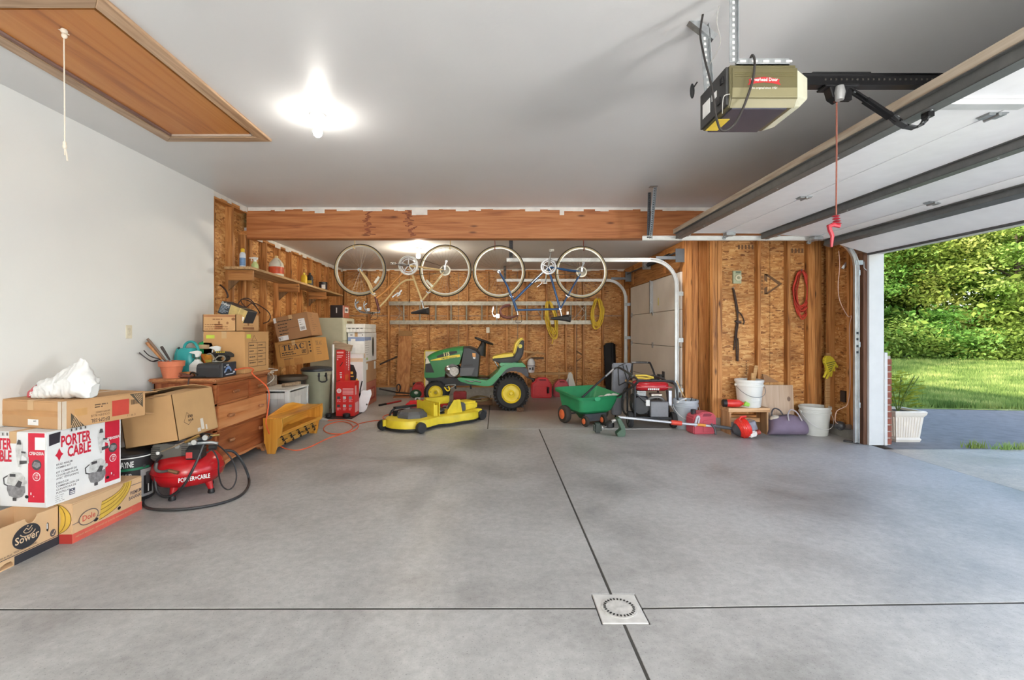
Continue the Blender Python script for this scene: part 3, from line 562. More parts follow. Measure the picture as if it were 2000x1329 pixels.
def tri_mesh(name,v,mat,k=3):
    me=bpy.data.meshes.new(name); n=len(v); me.vertices.add(n*k); me.vertices.foreach_set('co',v.reshape(-1)); me.loops.add(n*k); me.loops.foreach_set('vertex_index',np.arange(n*k,dtype=np.int32))
    me.polygons.add(n); me.polygons.foreach_set('loop_start',np.arange(0,n*k,k,dtype=np.int32)); me.polygons.foreach_set('loop_total',np.full(n,k,dtype=np.int32)); me.update(calc_edges=True); me.materials.append(mat); return me
def leafmat(name,cols,sc,tr=.5):
    m=bpy.data.materials.new(name); m.use_nodes=True; nt=m.node_tree; L=nt.links.new; nt.nodes.remove(nt.nodes['Principled BSDF'])
    d=nd(nt,'BsdfDiffuse'); t=nd(nt,'BsdfTranslucent'); mx=nd(nt,'MixShader'); mx.inputs[0].default_value=tr
    n=nd(nt,'TexNoise',i_Scale=sc,i_Detail=3.0); L(coords(nt,rnd=9),n.inputs['Vector']); r=ramp(nt,[(p,rgb(c)) for p,c in cols]); L(n.outputs[0],r.inputs[0])
    oi=nd(nt,'ObjectInfo'); mr=nd(nt,'MapRange'); mr.inputs['To Min'].default_value=.46; mr.inputs['To Max'].default_value=.53; L(oi.outputs['Random'],mr.inputs[0]); hs=nd(nt,'HueSaturation'); L(mr.outputs[0],hs.inputs['Hue']); L(r.outputs[0],hs.inputs['Color'])
    L(hs.outputs[0],d.inputs[0]); L(hs.outputs[0],t.inputs[0]); L(d.outputs[0],mx.inputs[1]); L(t.outputs[0],mx.inputs[2]); L(mx.outputs[0],nt.nodes['Material Output'].inputs[0]); return m
GRB=leafmat('grass_blades',((.3,(92,116,58)),(.5,(136,156,84)),(.75,(190,192,118))),1.5,.4)
o=bpy.data.objects.new('lawn_grass',tri_mesh('lawn_grass',v,GRB)); COL.objects.link(o); tag(o,'short mown grass of the lawn beyond the asphalt drive','grass',kind='stuff')
for i,(px,py) in enumerate(((1905,872),(1965,876),(1995,876))):
    c=G(px,py); nb=60; mbt=MB()
    for k in range(nb):
        a=rnd.random()*6.28; r_=rnd.random()*.10; h_=.03+.06*rnd.random(); x_,y_=c.x+r_*math.cos(a)*1.6,c.y+r_*math.sin(a)*.5; mbt.add([(x_-.008,y_,-.02),(x_+.008,y_,-.02),(x_+rnd.uniform(-.04,.04),y_+rnd.uniform(-.03,.03),h_)],[(0,1,2)])
    tag(mbt.build('weed_tuft',GRB,fix=False),['green weed tuft at the drive edge, nearest the planter','small weed tuft second from the planter on the drive edge','weed tuft on the drive edge, farthest from the planter'][i],'weed','weeds along the drive edge')
# trees
LEAF=leafmat('maple_leaves',((.28,(70,108,46)),(.5,(130,164,78)),(.74,(200,214,130))),.55,.45)
BARK=M((78,66,54),.9,var=.25,sc=8,bmp=.4,bsc=20)
def crown(seed,rx,rz,z0,nc,npc,ls,low=0):
    g=np.random.default_rng(seed); out=[]
    C=g.normal(size=(nc,3)); C/=np.linalg.norm(C,axis=1)[:,None]; C*= (.55+.45*g.random((nc,1))); C=C*np.array([rx,rx,rz])+np.array([0,0,z0])
    cr=.55+.65*g.random(nc)
    for c,r_ in zip(C,cr):
        q=g.normal(size=(npc,3)); q/=np.linalg.norm(q,axis=1)[:,None]; q*=g.random((npc,1))**.5; out.append(c+q*np.array([r_*1.35,r_*1.35,r_*.42]))
    p=np.concatenate(out); p=p[p[:,2]>.02]; n=len(p)
    nrm=g.normal(size=(n,3))*.6+np.array([0,0,1]); nrm/=np.linalg.norm(nrm,axis=1)[:,None]; t=g.normal(size=(n,3)); t-=nrm*(t*nrm).sum(1)[:,None]; t/=np.linalg.norm(t,axis=1)[:,None]; s=np.cross(nrm,t)
    L_=ls*(.6+.8*g.random((n,1))); q=np.stack([p-t*L_,p+s*L_*.55-t*L_*.1,p+t*L_,p-s*L_*.55-t*L_*.1],1); return tri_mesh('crown',q,LEAF,4)
CR=[crown(1,2.9,2.9,5.2,170,175,.078),crown(2,3.3,2.6,4.4,170,175,.078),crown(3,2.5,3.4,5.6,170,175,.078)]; BU=[crown(4,1.7,1.25,1.15,46,130,.085),crown(5,2.0,1.0,.9,46,130,.085)]
tm=[]
for h in (7.5,6.6,8.4):
    tb=MB(); tb.tube([(0,0,-.1),(.05,.02,h*.3),(-.05,.05,h*.62),(.02,0,h*.9)],[.2,.15,.09,.03],9)
    for k in range(7): 
        a=k*2.4; z=h*(.3+.07*k); tb.tube([(0,0,z),(math.cos(a)*.9,math.sin(a)*.9,z+.5),(math.cos(a)*1.9,math.sin(a)*1.9,z+.8)],[.07,.045,.015],6)
    tm.append(tb.build('trunk',BARK)); 
for q in tm: COL.objects.unlink(q)
KIND=['leafy maple with a rounded crown','spreading low-branched maple','tall dense maple']
def tree(i,x,y,k,s,rz,lab):
    t=thing('tree',lab,'tree',(x,y,-.02),rz,'trees at the far side of the lawn',sc=s)
    o=bpy.data.objects.new('crown',CR[k]); COL.objects.link(o); o.parent=t; o=tm[k].copy(); COL.objects.link(o); o.parent=t
TL=[(17.2,24.2,1,1.0),(20.6,23.4,0,1.05),(24.2,22.2,1,1.1),(27.6,21.4,2,1.0),(18.0,29.4,2,1.25),(23.5,28.4,0,1.4),(29.5,26.6,2,1.4),(27,35,2,1.6)]
WH=['at the lawn edge, beside the white jamb','at the lawn edge, second from the jamb','at the lawn edge, third from the jamb','at the lawn edge, farthest from the jamb','in the second row, behind the one beside the jamb','in the middle of the second row','at the far end of the second row','tallest one behind the second row']
for i,(x,y,k,s) in enumerate(TL): tree(i,x,y,k,s,i*67,KIND[k]+' '+WH[i])
BL=['low bush at the lawn edge, right beside the jamb','low bush second from the jamb under the trees','low bush third from the jamb under the trees','low bush fourth from the jamb under the trees','low bush fifth from the jamb under the trees','low bush sixth from the jamb under the trees','low bush farthest from the jamb','taller dense bush behind the one beside the jamb','taller dense bush behind the middle of the undergrowth','taller dense bush behind the far end of the undergrowth']
for i,(x,y,s) in enumerate(((16.6,23.2,1),(18.6,22.6,1),(20.6,21.9,1),(22.8,21.0,1),(24.8,20.2,1),(27.0,19.6,1),(29.4,19.0,1),(18.4,25.6,1.7),(22.8,24.2,1.8),(27.5,23.2,1.8))):
    o=bpy.data.objects.new('bush',BU[i%2]); COL.objects.link(o); o.location=(x,y,-.02); o.rotation_euler=(0,0,i*1.1); o.scale=(s,s,s); tag(o,BL[i],'bush','undergrowth below the trees')
for i,(x,y,s) in enumerate(((-2,15.5,1.0),(2.2,20.5,1.15),(5.5,26.5,1.2),(4.6,13.6,.8),(9.0,17.6,.95))): tree(20+i,x,y,i%3,s,40*i,['unseen maple behind the garage, placed to shade the lawn','maple behind the garage, farther back, unseen and placed to shade the lawn','maple behind the garage, farthest from it, unseen and placed to shade the lawn','young unseen maple close behind the garage wall, placed to shade the lawn','maple at the near side of the lawn, hidden by the garage wall and placed to shade the lawn'][i])  # unseen maples placed so their shadows band the lawn
# planter
t=thing('planter','square white ribbed planter with a leafy plant, beside the brick wall','planter',G(1746,861,-.02)+Vector((.10,.06,0)))
PLW=M((224,214,200),.6,var=.06)
b=MB(); b.lathe([(.17,.02),(.205,.36)],n=4); 
bb=MB(Matrix.Rotation(R(45),4,'Z')); bb.lathe([(.20,0),(.215,.03),(.20,.05),(.235,.30),(.262,.33),(.272,.36),(.255,.375),(.22,.37),(.21,.33)],n=4,cap=False); bb.build('pot',PLW,t,ang=20)
rb=MB()
for sx,sy in ((1,0),(-1,0),(0,1),(0,-1)):
    for k in range(9):
        u=-.115+k*.029
        a=Vector((sx*.142+sy*u,sy*.142+sx*u,.06)); c=Vector((sx*.165+sy*u*1.15,sy*.165+sx*u*1.15,.30)); rb.tube([a,c],.009,6)
rb.build('rib',PLW,t,kind='stuff'); MB().box((0,0,.34),(.30,.30,.01)).build('soil',M((70,56,40),.95),t)
LG=leafmat('planter_leaves',((.3,(90,130,40)),(.6,(176,196,84))),6,.4); q=MB()
for k in range(260):
    a=rnd.random()*6.28; r_=.03+.25*rnd.random()**.7; z=.42+.45*rnd.random()*(1-r_); c=Vector((r_*math.cos(a)-.04,r_*math.sin(a)*.8,z)); d=Vector((math.cos(a),math.sin(a),.3)).normalized()*.055; s=Vector((-math.sin(a),math.cos(a),.2)).normalized()*.025; q.add([c-d,c+s,c+d,c-s],[(0,1,2,3)])
q.build('leaves',LG,t,fix=False,kind='stuff'); q=MB()
for k in range(9): a=k*.7; q.tube([(0,0,.33),(.08*math.cos(a),.08*math.sin(a),.55),(.2*math.cos(a),.18*math.sin(a),.78)],.005,5)
q.build('stem',M((90,110,50),.7),t)
# ---------------------------------------------------------------- cartons
class Carton:
    def __init__(s,name,label,cat,loc,size,mat=CARD,rz=0,rot=None,flaps=True,tape=True,group=None,bev=.004,hollow=False):
        s.w,s.d,s.h=w,d,h=size; s.t=t=thing(name,label,cat,loc,rz,group,rot); g=.004
        MB().bx(-w/2,w/2,-d/2,d/2,0,h-(g if flaps else 0)).build('body',mat,t,bev=bev,seg=2) if not hollow else MB().bx(-w/2,w/2,-d/2,d/2,0,.006).bx(-w/2,-w/2+.006,-d/2,d/2,0,h).bx(w/2-.006,w/2,-d/2,d/2,0,h).bx(-w/2,w/2,-d/2,-d/2+.006,0,h).bx(-w/2,w/2,d/2-.006,d/2,0,h).build('body',mat,t)
        if flaps:
            if w<=d:
                for a,b in ((-w/2+.001,-.0015),(.0015,w/2-.001)): MB().bx(a,b,-d/2+.001,d/2-.001,h-g,h).build('flap',mat,t)
            else:
                for a,b in ((-d/2+.001,-.0015),(.0015,d/2-.001)): MB().bx(-w/2+.001,w/2-.001,a,b,h-g,h).build('flap',mat,t)
            if tape:
                q=MB()
                if w<=d: q.bx(-.025,.025,-d/2-.0008,d/2+.0008,h-.07,h+.0008)
                else: q.bx(-w/2-.0008,w/2+.0008,-.025,.025,h-.07,h+.0008)
                q.build('tape',M((196,160,116),.3,var=.05),t)
    def fr(s,f):
        w,d,h=s.w,s.d,s.h
        return {'f':((-w/2,-d/2,0),(1,0,0),(0,0,1)),'r':((w/2,-d/2,0),(0,1,0),(0,0,1)),'t':((-w/2,-d/2,h),(1,0,0),(0,1,0))}[f]
    def pr(s,f,polys,mat,name='print',off=.0012): o,r,u=s.fr(f); return MB().sheet(polys,o,r,u,off).build(name,mat,s.t,fix=False)
    def tx(s,f,x,y,st,size,mat=INK,rot=0,**k):
        o,r,u=s.fr(f); r,u=Vector(r),Vector(u); o=Vector(o)+r*x+u*y; c,q=math.cos(R(rot)),math.sin(R(rot)); return text(st,s.t,o,r*c+u*q,u*c-r*q,size,mat,**k)
    def lines(s,f,x,y,w,n,dy,mat=INK2,th=.006,seed=1,name='fine_print'):
        g=random.Random(seed); ps=[]
        for k in range(n):
            xx=x
            end=x+w*(.55+.45*g.random())
            while xx<end:
                l=.012+.03*g.random(); ps.append(rect(xx,min(xx+l,end),y-k*dy,y-k*dy+th)); xx+=l+.006
        return s.pr(f,ps,mat,name)
FB=lambda pts: pts
def barcode(c,f,x,y,w,h,seed=2):
    g=random.Random(seed); ps=[]; xx=x
    while xx<x+w: l=.001+.003*g.random(); ps.append(rect(xx,xx+l,y,y+h)); xx+=l+.002+.002*g.random()
    c.pr(f,ps,INK,'barcode',.002)
TAN=M((206,170,130),.8,var=.06,sc=5,name='cardboard_tan'); BLACKP=M((44,44,50),.7,var=.1,name='print_black'); WBOX=M((226,226,226),.55,var=.04,name='white_card'); BAN=M((212,174,70),.6,var=.12,sc=12); ORED=M((206,92,76),.6)
def strip(pts,w):     # thick polyline as flat quads
    out=[]
    for a,b in zip(pts,pts[1:]):
        a,b=Vector(a),Vector(b); d=b-a
        if d.length<1e-6: continue
        n=Vector((-d.y,d.x)).normalized()*w/2; e=d.normalized()*w*.25; out.append([tuple(a-n-e),tuple(b-n+e),tuple(b+n+e),tuple(a+n-e)])
    return out
def arcp(cx,cy,a,b,t0,t1,n=14): return [(cx+a*math.cos(R(t0+(t1-t0)*i/n)),cy+b*math.sin(R(t0+(t1-t0)*i/n))) for i in range(n+1)]
# open produce tray: thin walls, dark skirt, die-cut holes
t=thing('produce_box','open tan vegetable carton with a black oval logo and dark lower edge, on the floor','box',(-2.815,2.625,0))
w,d,h=.275,.575,.235
b=MB(); b.bx(-w/2,w/2,-d/2,d/2,0,.006).bx(-w/2,-w/2+.006,-d/2,d/2,0,h).bx(-w/2,w/2,d/2-.006,d/2,0,h).bx(-w/2,w/2,-d/2,-d/2+.006,0,h)
b.prism([(-d/2,0),(-.06,0),(-.055,.025),(-.03,.034),(0,.034),(.012,.02),(.015,0),(d/2,0),(d/2,h)]+[(.16,h)]+[(.115+.036*math.cos(R(a)),h-.036*math.sin(R(a))) for a in range(0,181,20)]+[(-.16+.036*math.cos(R(a)),h-.036*math.sin(R(a))) for a in range(0,181,20)]+[(-d/2,h)],'x',w/2-.006,w/2)
b.build('tray',TAN,t); sr,su,so_=(0,1,0),(0,0,1),(w/2,-d/2,0)
def S_(polys,mat,name='print',off=.0012): return MB().sheet(polys,so_,sr,su,off).build(name,mat,t,fix=False)
S_([rect(0,.222,0,.05),rect(.305,d,0,.05)],BLACKP,'skirt_print'); S_([rect(0,d,.054,.058)],BLACKP,'rule')
OVX=.375; S_([ell(OVX,.135,.082,.066,36)],BLACKP,'oval_logo')
CR_=M((226,196,160),.7,name='print_cream'); text('Sower',t,(w/2,-d/2+OVX,.108),sr,su,.058,CR_,.92,.012,'CENTER',off=.003)
S_(strip(arcp(OVX+.005,.165,.046,.03,200,340,10),.006)+strip(arcp(OVX+.005,.172,.026,.02,190,350,10),.005)+strip([(OVX-.02,.168),(OVX-.005,.18),(OVX+.01,.168),(OVX+.028,.184)],.005)+[ell(OVX+.004,.19,.004,.004,8)],CR_,'leaf_mark',.003)
S_([ell(.535,.085,.019,.022,20)],M((84,76,78),.7),'seal_print'); S_(strip([(.526,.082),(.534,.074),(.545,.096)],.004),CR_,'check_mark',.003)
text('VEGETABLES / LÉGUMES',t,(w/2,-d/2+.30,.067),sr,su,.016,BLACKP,.8,.0,off=.002); text('KEEP COOLER / CONSERVER AU FRAIS',t,(w/2,-d/2+.10,.064),sr,su,.014,BLACKP,.8,0,off=.002)
S_([[(.493,.115),(.503,.105),(.507,.12),(.507,.155),(.500,.163),(.493,.155)]],BLK,'hand_hole'); S_([rect(.494,.5,.125,.156)],PAPER,'hole_liner',.002)
# banana box
c=Carton('banana_box','tan banana carton with yellow banana print and red base band','box',(-2.775,3.20,0),(.355,.572,.245),TAN,tape=False)
c.pr('r',[rect(0,.572,0,.058)],ORED,'red_band'); c.pr('f',[rect(0,.355,0,.058)],M((168,50,42),.7),'red_band')
def banana(c,f,pts_o,pts_i,outl,name='banana_print'):
    c.pr(f,[pts_o+pts_i[::-1]],BAN,name,.0012)
    for q in outl: c.pr(f,strip(q,.0035),M((110,84,40),.7),'banana_outline',.0024)
o1=arcp(.17,.245,.30,.175,-85,-2,12); i1=arcp(.20,.245,.20,.065,-85,-2,12)
banana(c,'r',o1,i1,[arcp(.175,.245,.27,.145,-85,-2),arcp(.185,.245,.245,.115,-85,-2),arcp(.195,.245,.215,.085,-85,-2),o1,i1])
c.pr('r',[ell(.115,.122,.072,.044,26)],TAN,'logo_shield',.003); c.pr('r',strip(ell(.115,.122,.072,.044,26)+[(.187,.122)],.005),M((96,90,96),.7),'shield_rule',.0042); c.tx('r',.115,.108,'Dole',.05,ORED,align='CENTER',bold=.015,off=.0042)
c.tx('r',.565,.138,'PREMIUM',.036,M((92,84,92),.7),align='RIGHT',sx=.72,bold=.01); c.tx('r',.565,.105,'BANANAS',.036,M((92,84,92),.7),align='RIGHT',sx=.72,bold=.01)
c.tx('r',.02,.028,'PREMIUM BANANAS / BANANES DE QUALITE / BANANAS SELECTAS',.015,TAN,off=.003)
c.pr('r',strip([(0,.115),(.045,.115)],.004)+strip([(.18,.1),(.2,.098)],.004)+strip([(.47,.205),(.57,.2)],.004),M((96,90,96),.7),'rule'); c.pr('r',[ell(.17,.082,.018,.011,16),ell(.36,.086,.014,.011,16)],BLK,'hand_hole',.003)
o2=arcp(.12,.10,.20,.09,-55,50,10); banana(c,'f',[(.235+.115*math.cos(R(a)),.15+.095*math.sin(R(a))) for a in range(-75,70,12)],[(.235+.05*math.cos(R(a)),.15+.10*math.sin(R(a))) for a in range(-75,70,12)],[[(.235+.115*math.cos(R(a)),.15+.095*math.sin(R(a))) for a in range(-75,70,12)],[(.235+.08*math.cos(R(a)),.15+.097*math.sin(R(a))) for a in range(-75,70,12)]])
# compressor carton
c=Carton('compressor_carton','white and red compressor kit carton stacked on the banana and vegetable boxes','box',(-2.885,3.115,.246),(.45,.50,.45),WBOX,rz=-6,bev=.003)
GRY=[M((70,68,70),.6,var=.3,sc=40),M((196,196,194),.6,var=.2,sc=40),M((130,128,130),.6,var=.3,sc=50)]
def kit(f,x0,wd,cut=0):
    RBx=x0-.11
    c.pr(f,[rect(RBx,x0,.03,.445)],PRED,'red_panel')
    c.pr(f,[ell(RBx+.058,.185,.026,.026,22)],PAPER,'badge_ring',.0022); c.pr(f,[ell(RBx+.058,.185,.0215,.0215,22)],PRED,'badge',.003); c.tx(f,RBx+.058,.188,'150',.017,PAPER,align='CENTER',bold=.02,off=.004); c.tx(f,RBx+.058,.172,'PSI',.015,PAPER,align='CENTER',bold=.02,off=.004)
    c.tx(f,RBx+.058,.315,'CFBN200A',.026,PAPER,align='CENTER',bold=.02,sx=.8,off=.003)
    c.pr(f,[ell(RBx+.058,.255,.032,.032,22)],GRY[0],'inset_photo',.0022); c.pr(f,[[(RBx+.03,.25),(RBx+.06,.235),(RBx+.085,.25),(RBx+.08,.268),(RBx+.045,.275)]],GRY[2],'inset_tool',.003)
    nx=RBx-.036-cut
    c.pr(f,[[(nx,.24),(nx+.012,.24),(nx+.018,.30),(nx+.03,.33),(nx+.028,.38),(nx+.012,.40),(nx-.01,.395),(nx-.018,.35),(nx-.012,.30)],[(nx+.02,.335),(nx+.055,.33),(nx+.07,.3),(nx+.072,.265),(nx+.06,.26),(nx+.056,.295),(nx+.02,.315)]],GRY[1],'nailer_print',.0022)
    c.pr(f,[[(nx-.008,.375),(nx+.022,.375),(nx+.016,.402),(nx,.405)],[(nx+.01,.255),(nx+.06,.262),(nx+.06,.28),(nx+.01,.278)],[(nx+.022,.325),(nx+.05,.322),(nx+.052,.332),(nx+.022,.337)]],GRY[0],'nailer_dark',.003)
    kx=nx-.022+cut*.2
    c.pr(f,[[(kx-.06,.10),(kx-.045,.065),(kx,.05),(kx+.04,.06),(kx+.062,.09),(kx+.06,.125),(kx-.06,.13)]],GRY[2],'tank_print',.0022); c.pr(f,[[(kx-.06,.14),(kx-.05,.195),(kx-.02,.208),(kx+.03,.205),(kx+.06,.18),(kx+.06,.13),(kx-.02,.125)],ell(kx+.066,.15,.012,.012,10)],GRY[1],'motor_print',.0026)
    c.pr(f,strip([(kx-.055,.185),(kx-.082,.17),(kx-.078,.135),(kx-.055,.125)],.007)+[rect(kx-.04,kx-.0,.18,.198),[(kx-.005,.125),(kx+.03,.115),(kx+.045,.15),(kx+.02,.16)],rect(kx-.02,kx+.005,.035,.055)],GRY[0],'kit_dark',.0032); c.pr(f,[ell(kx+.075,.063,.013,.01,12)],BLK,'hose_print',.0034); c.pr(f,[rect(kx+.10,kx+.107,.075,.09),rect(kx+.12,kx+.124,.062,.07)],PAPER,'brads_print',.0034)
    c.pr(f,[rect(RBx-.24+k*.03,RBx-.218+k*.03,.425,.446) for k in range(4)],GRY[1],'care_marks',.0022); c.pr(f,strip([(RBx-.229+k*.03,.428),(RBx-.229+k*.03,.44)],.008) and [q for k in range(4) for q in strip([(RBx-.229+k*.03,.429),(RBx-.229+k*.03,.442)],.007)],INK,'care_icons',.003)
kit('r',.4875,.5); kit('f',.438,.47,.03)
for f,x in (('r',.17),('f',.0)):
    xx=.178 if f=='r' else .118
    c.tx(f,xx,.345,'PORTER',.093,PRED,sx=.565,bold=.03,align='CENTER',off=.002); c.tx(f,xx+.022,.272,'CABLE',.093,PRED,sx=.565,bold=.03,align='CENTER',off=.002)
    c.pr(f,[[(xx-.13,.30),(xx-.117,.312),(xx-.105,.34),(xx-.093,.312),(xx-.08,.30),(xx-.093,.288),(xx-.105,.26),(xx-.117,.288)]],PRED,'star',.002)
for k,s_ in enumerate(('BRAD NAILER','COMBO KIT','KIT COMBINÉ DE','CLOUEUSES POUR','AVEC TÊTE-JOINTE','JUEGO DE','COMBINACIÓN DE','CLAVADORA DE','PUNTILLAS')): c.tx('r',.055,.235-k*.0195-(.008 if k>1 else 0)-(.008 if k>4 else 0),s_,.0165,M((96,92,96),.7),sx=1.0,bold=.006)
c.pr('r',[rect(.135,.172,.03,.068)],M((96,96,110),.7),'mark'); c.pr('r',[rect(.14,.167,.036,.041),rect(.14,.167,.046,.051),ell(.153,.06,.004,.004,8)],PAPER,'mark_lines',.0024); c.lines('r',.05,.05,.075,4,.012,M((150,150,150),.7),.003,7)
c.pr('f',[rect(.375,.447,.345,.42)],PAPER,'shipping_label',.0024); barcode(c,'f',.39,.365,.045,.03); c.pr('r',[[(.012,.365),(.075,.375),(.08,.44),(.012,.435)]],M((40,34,44),.6),'torn_patch',.003)
c.pr('f',[rect(.03,.14,.0,.05)],M((222,214,180),.6),'tape_patch',.003)
# flat carton on top
c=Carton('flat_carton','long flat tan carton with a red print patch, laid on the white compressor carton','box',(-2.848,3.235,.698),(.52,.535,.172),CARD,rz=-14)
c.pr('f',[rect(0,.50,.075,.098),rect(.12,.50,.10,.112)],M((182,132,78),.3),'tape'); c.pr('f',[rect(.24,.33,.018,.055)],PAPER,'white_label',.002); c.tx('f',.29,.04,'8002',.012,off=.004)
c.pr('f',[rect(.49,.52,0,.172)],M((206,190,170),.2),'clear_tape',.002); c.pr('r',[rect(0,.025,0,.172)],M((206,190,170),.2),'clear_tape',.002)
[c.pr('r',[q],M((84,72,56),.7),'corner_print') for q in ([(.05,.0),(.13,.0),(.05,.095)],[(.42,.165),(.515,.165),(.515,.06)])]; c.pr('r',[q for k in range(6) for q in strip([(.052+k*.012,.004),(.052+k*.004,.02+.012*k)],.003)]+[q for k in range(6) for q in strip([(.51-k*.012,.160),(.513-k*.003,.15-.012*k)],.003)],TAN,'hatch_print',.0024)
c.pr('r',[rect(.30,.415,.03,.135)],M((182,62,48),.7),'red_patch'); c.pr('r',[rect(.07,.145,.07,.115)],M((190,144,88),.4),'tape',.0014)
c.tx('r',.285,.035,'BFGM-SBL',.034,INK,180,sx=.8,off=.0016); c.tx('r',.285,.062,'GOLDEN BLUE',.02,INK2,180,sx=.9); c.tx('r',.285,.08,'BFGM SERIES',.016,INK2,180); 
c.tx('r',.40,.012,'11 46 0',.02,INK2); barcode(c,'r',.43,.09,.05,.035,4); c.lines('r',.19,.12,.09,2,.015,INK2,.008,6)
for zz,ln in ((.012,.07),(.165,.10)): MB().hexa([Vector(q) for q in ((-.05,.2665,zz),(.26,.2665,zz),(.255,.2665+ln,zz-.012),(0,.2665+ln*.8,zz-.008),(-.05,.2665,zz+.004),(.26,.2665,zz+.004),(.255,.2665+ln,zz-.008),(0,.2665+ln*.8,zz-.004))]).build('end_flap',CARD,c.t)
# plastic bag on the flat carton
def crumple(o,amt,sc,seed):
    g=np.random.default_rng(seed); ph=g.random((8,3))*6.28; fr_=(g.normal(size=(8,3)))*sc; me=o.data; n=len(me.vertices); co=np.zeros(n*3); me.vertices.foreach_get('co',co); co=co.reshape(-1,3); nn=np.zeros(n*3); me.vertices.foreach_get('normal',nn); nn=nn.reshape(-1,3)
    dsp=sum(np.abs(np.sin(co@fr_[i]+ph[i,0]))-.6 for i in range(8))/3; co+=nn*(dsp[:,None]*amt); me.vertices.foreach_set('co',co.reshape(-1)); me.update(); return o
BAGM=M((236,236,234),.35,var=.03,bmp=.3,bsc=30,name='plastic_film')
bp=P(118,782,3.06); t=thing('plastic_bag','crumpled white plastic shopping bag with red print, lying on the flat carton','bag',(bp.x-.01,bp.y+.02,.8715))
def bagpart(x0,x1,n=14):
    K=[(-.21,.012,.040,.050),(-.17,.035,.046,.085),(-.10,.060,.062,.115),(-.02,.080,.080,.150),(.05,.09,.105,.205),(.095,.095,.128,.255),(.125,.095,.130,.255),(.15,.09,.088,.175),(.18,.075,.070,.135),(.207,.03,.05,.09)]
    b=MB(); V=[]; m=26
    xs=[x0+(x1-x0)*i/(n-1) for i in range(n)]
    for x in xs:
        y_,c_,h_=[float(np.interp(x,[k[0] for k in K],[k[q] for k in K])) for q in (1,2,3)]
        c_=h_/2
        for k in range(m):
            a=2*PI*k/m; ca,sa=math.cos(a),math.sin(a)
            yy=y_*math.copysign(abs(ca)**.8,ca)*(1 if sa<0 else max(.12,1-1.0*sa*max(0,(h_-.12)/.12))); V.append((x+.03*sa*(h_/.25)*(.5 if x<.05 else 1),yy,c_+c_*math.copysign(abs(sa)**.8,sa)))
    b.add(V,[(i*m+k,i*m+(k+1)%m,(i+1)*m+(k+1)%m,(i+1)*m+k) for i in range(n-1) for k in range(m)]+[tuple(range(m))[::-1],tuple(range((n-1)*m,n*m))],True); return b
o=bagpart(-.135,.207,44).build('bag_film',BAGM,t,ang=28); crumple(o,.020,34,3); crumple(o,.008,80,5)
for v in o.data.vertices: v.co.z=max(v.co.z,.0015)
o=bagpart(-.21,-.135,10).build('red_print_band',M((200,84,96),.45,var=.1,sc=20),t,ang=60); crumple(o,.012,20,3)
for v in o.data.vertices: v.co.z=max(v.co.z,.0015)
vv=min((v for v in o.data.vertices if abs(v.co.x+.170)<.012),key=lambda v:v.co.y); text('st',t,(vv.co.x-.004,vv.co.y-.004,max(.012,vv.co.z-.012)),(.95,-.1,.25),(-.25,.35,1),.05,PAPER,1.0,.03,off=.002)
# sump pump bucket
pb=thing('pump_carton','black and white drum-shaped pump carton with black lid, beside the red compressor','box',(-2.865,3.72,0))
BKL=M((38,38,40),.5,var=.15); MB().lathe([(.150,0),(.155,.01),(.155,.345),(.150,.35)],n=32).build('body',BKL,pb); MB().lathe([(.163,.335),(.166,.34),(.166,.362),(.150,.374),(.02,.378)],n=32).build('lid',M((32,32,34),.4),pb); MB().lathe([(.1665,.338),(.1675,.342),(.1665,.346)],n=32,cap=False).build('rim_line',PAPER,pb)
def cyl_text(s,z,a0,size,mat,r=.157,sx=.8,bold=.02):
    adv=size*.62*sx; a=a0
    for ch in s:
        aa=R(a); n=Vector((math.cos(aa),math.sin(aa),0)); r_=Vector((-n.y,n.x,0)); text(ch,pb,n*r+Vector((0,0,z)),r_,(0,0,1),size,mat,sx,bold,'CENTER',off=.001); a+=math.degrees(adv/r)
def cyl_band(a0,a1,z0,z1,mat,name,r=.1562):
    n=12; V=[]; 
    for i in range(n+1):
        a=R(a0+(a1-a0)*i/n); V+=[(r*math.cos(a),r*math.sin(a),z0),(r*math.cos(a),r*math.sin(a),z1)]
    MB().add(V,[(2*i,2*i+2,2*i+3,2*i+1) for i in range(n)],True).build(name,mat,pb,fix=False)
cyl_band(-110,-2,.245,.262,M((30,120,84),.5),'green_band'); cyl_text('WAYNE',.272,-76,.062,PAPER,sx=.52); cyl_text('1/4HP',.19,-74,.05,PAPER,sx=.5)
cyl_band(-28,18,.03,.24,M((150,150,150),.6),'photo_panel'); cyl_band(-20,8,.05,.19,BLK,'pump_photo',.157); cyl_band(-14,2,.12,.215,M((70,70,72),.5),'pump_photo',.1575); cyl_band(-8,-4,.06,.12,PAPER,'pump_photo',.1578); cyl_band(-22,-14,.252,.275,DKGREY,'badge',.157)
# pancake compressor
RED=M((178,22,30),.25,var=.06); cc=thing('air_compressor','red pancake air compressor with grey shroud and black hose, on the floor before the dresser','air compressor',(-2.505,3.87,0),12)
MB().lathe([(.02,.07),(.13,.073),(.215,.10),(.25,.155),(.256,.20),(.244,.25),(.20,.300),(.12,.322),(.02,.325)],n=40,cap=False).build('tank',RED,cc)
MB().lathe([(.253,.183),(.2585,.19),(.2585,.196),(.253,.2)],n=40,cap=False).build('tank_seam',RED,cc)
for a in (-100,-20,60,140):
    x_,y_=.19*math.cos(R(a)),.19*math.sin(R(a)); f=MB(); f.tube([(x_*.9,y_*.9,.12),(x_*1.03,y_*1.03,.05),(x_*1.08,y_*1.08,.03)],[.035,.022,.018],10); f.build('leg',RED,cc); MB().lathe([(.024,0),(.027,.01),(.02,.035)],(x_*1.08,y_*1.08,0),n=14).build('rubber_foot',BLK,cc)
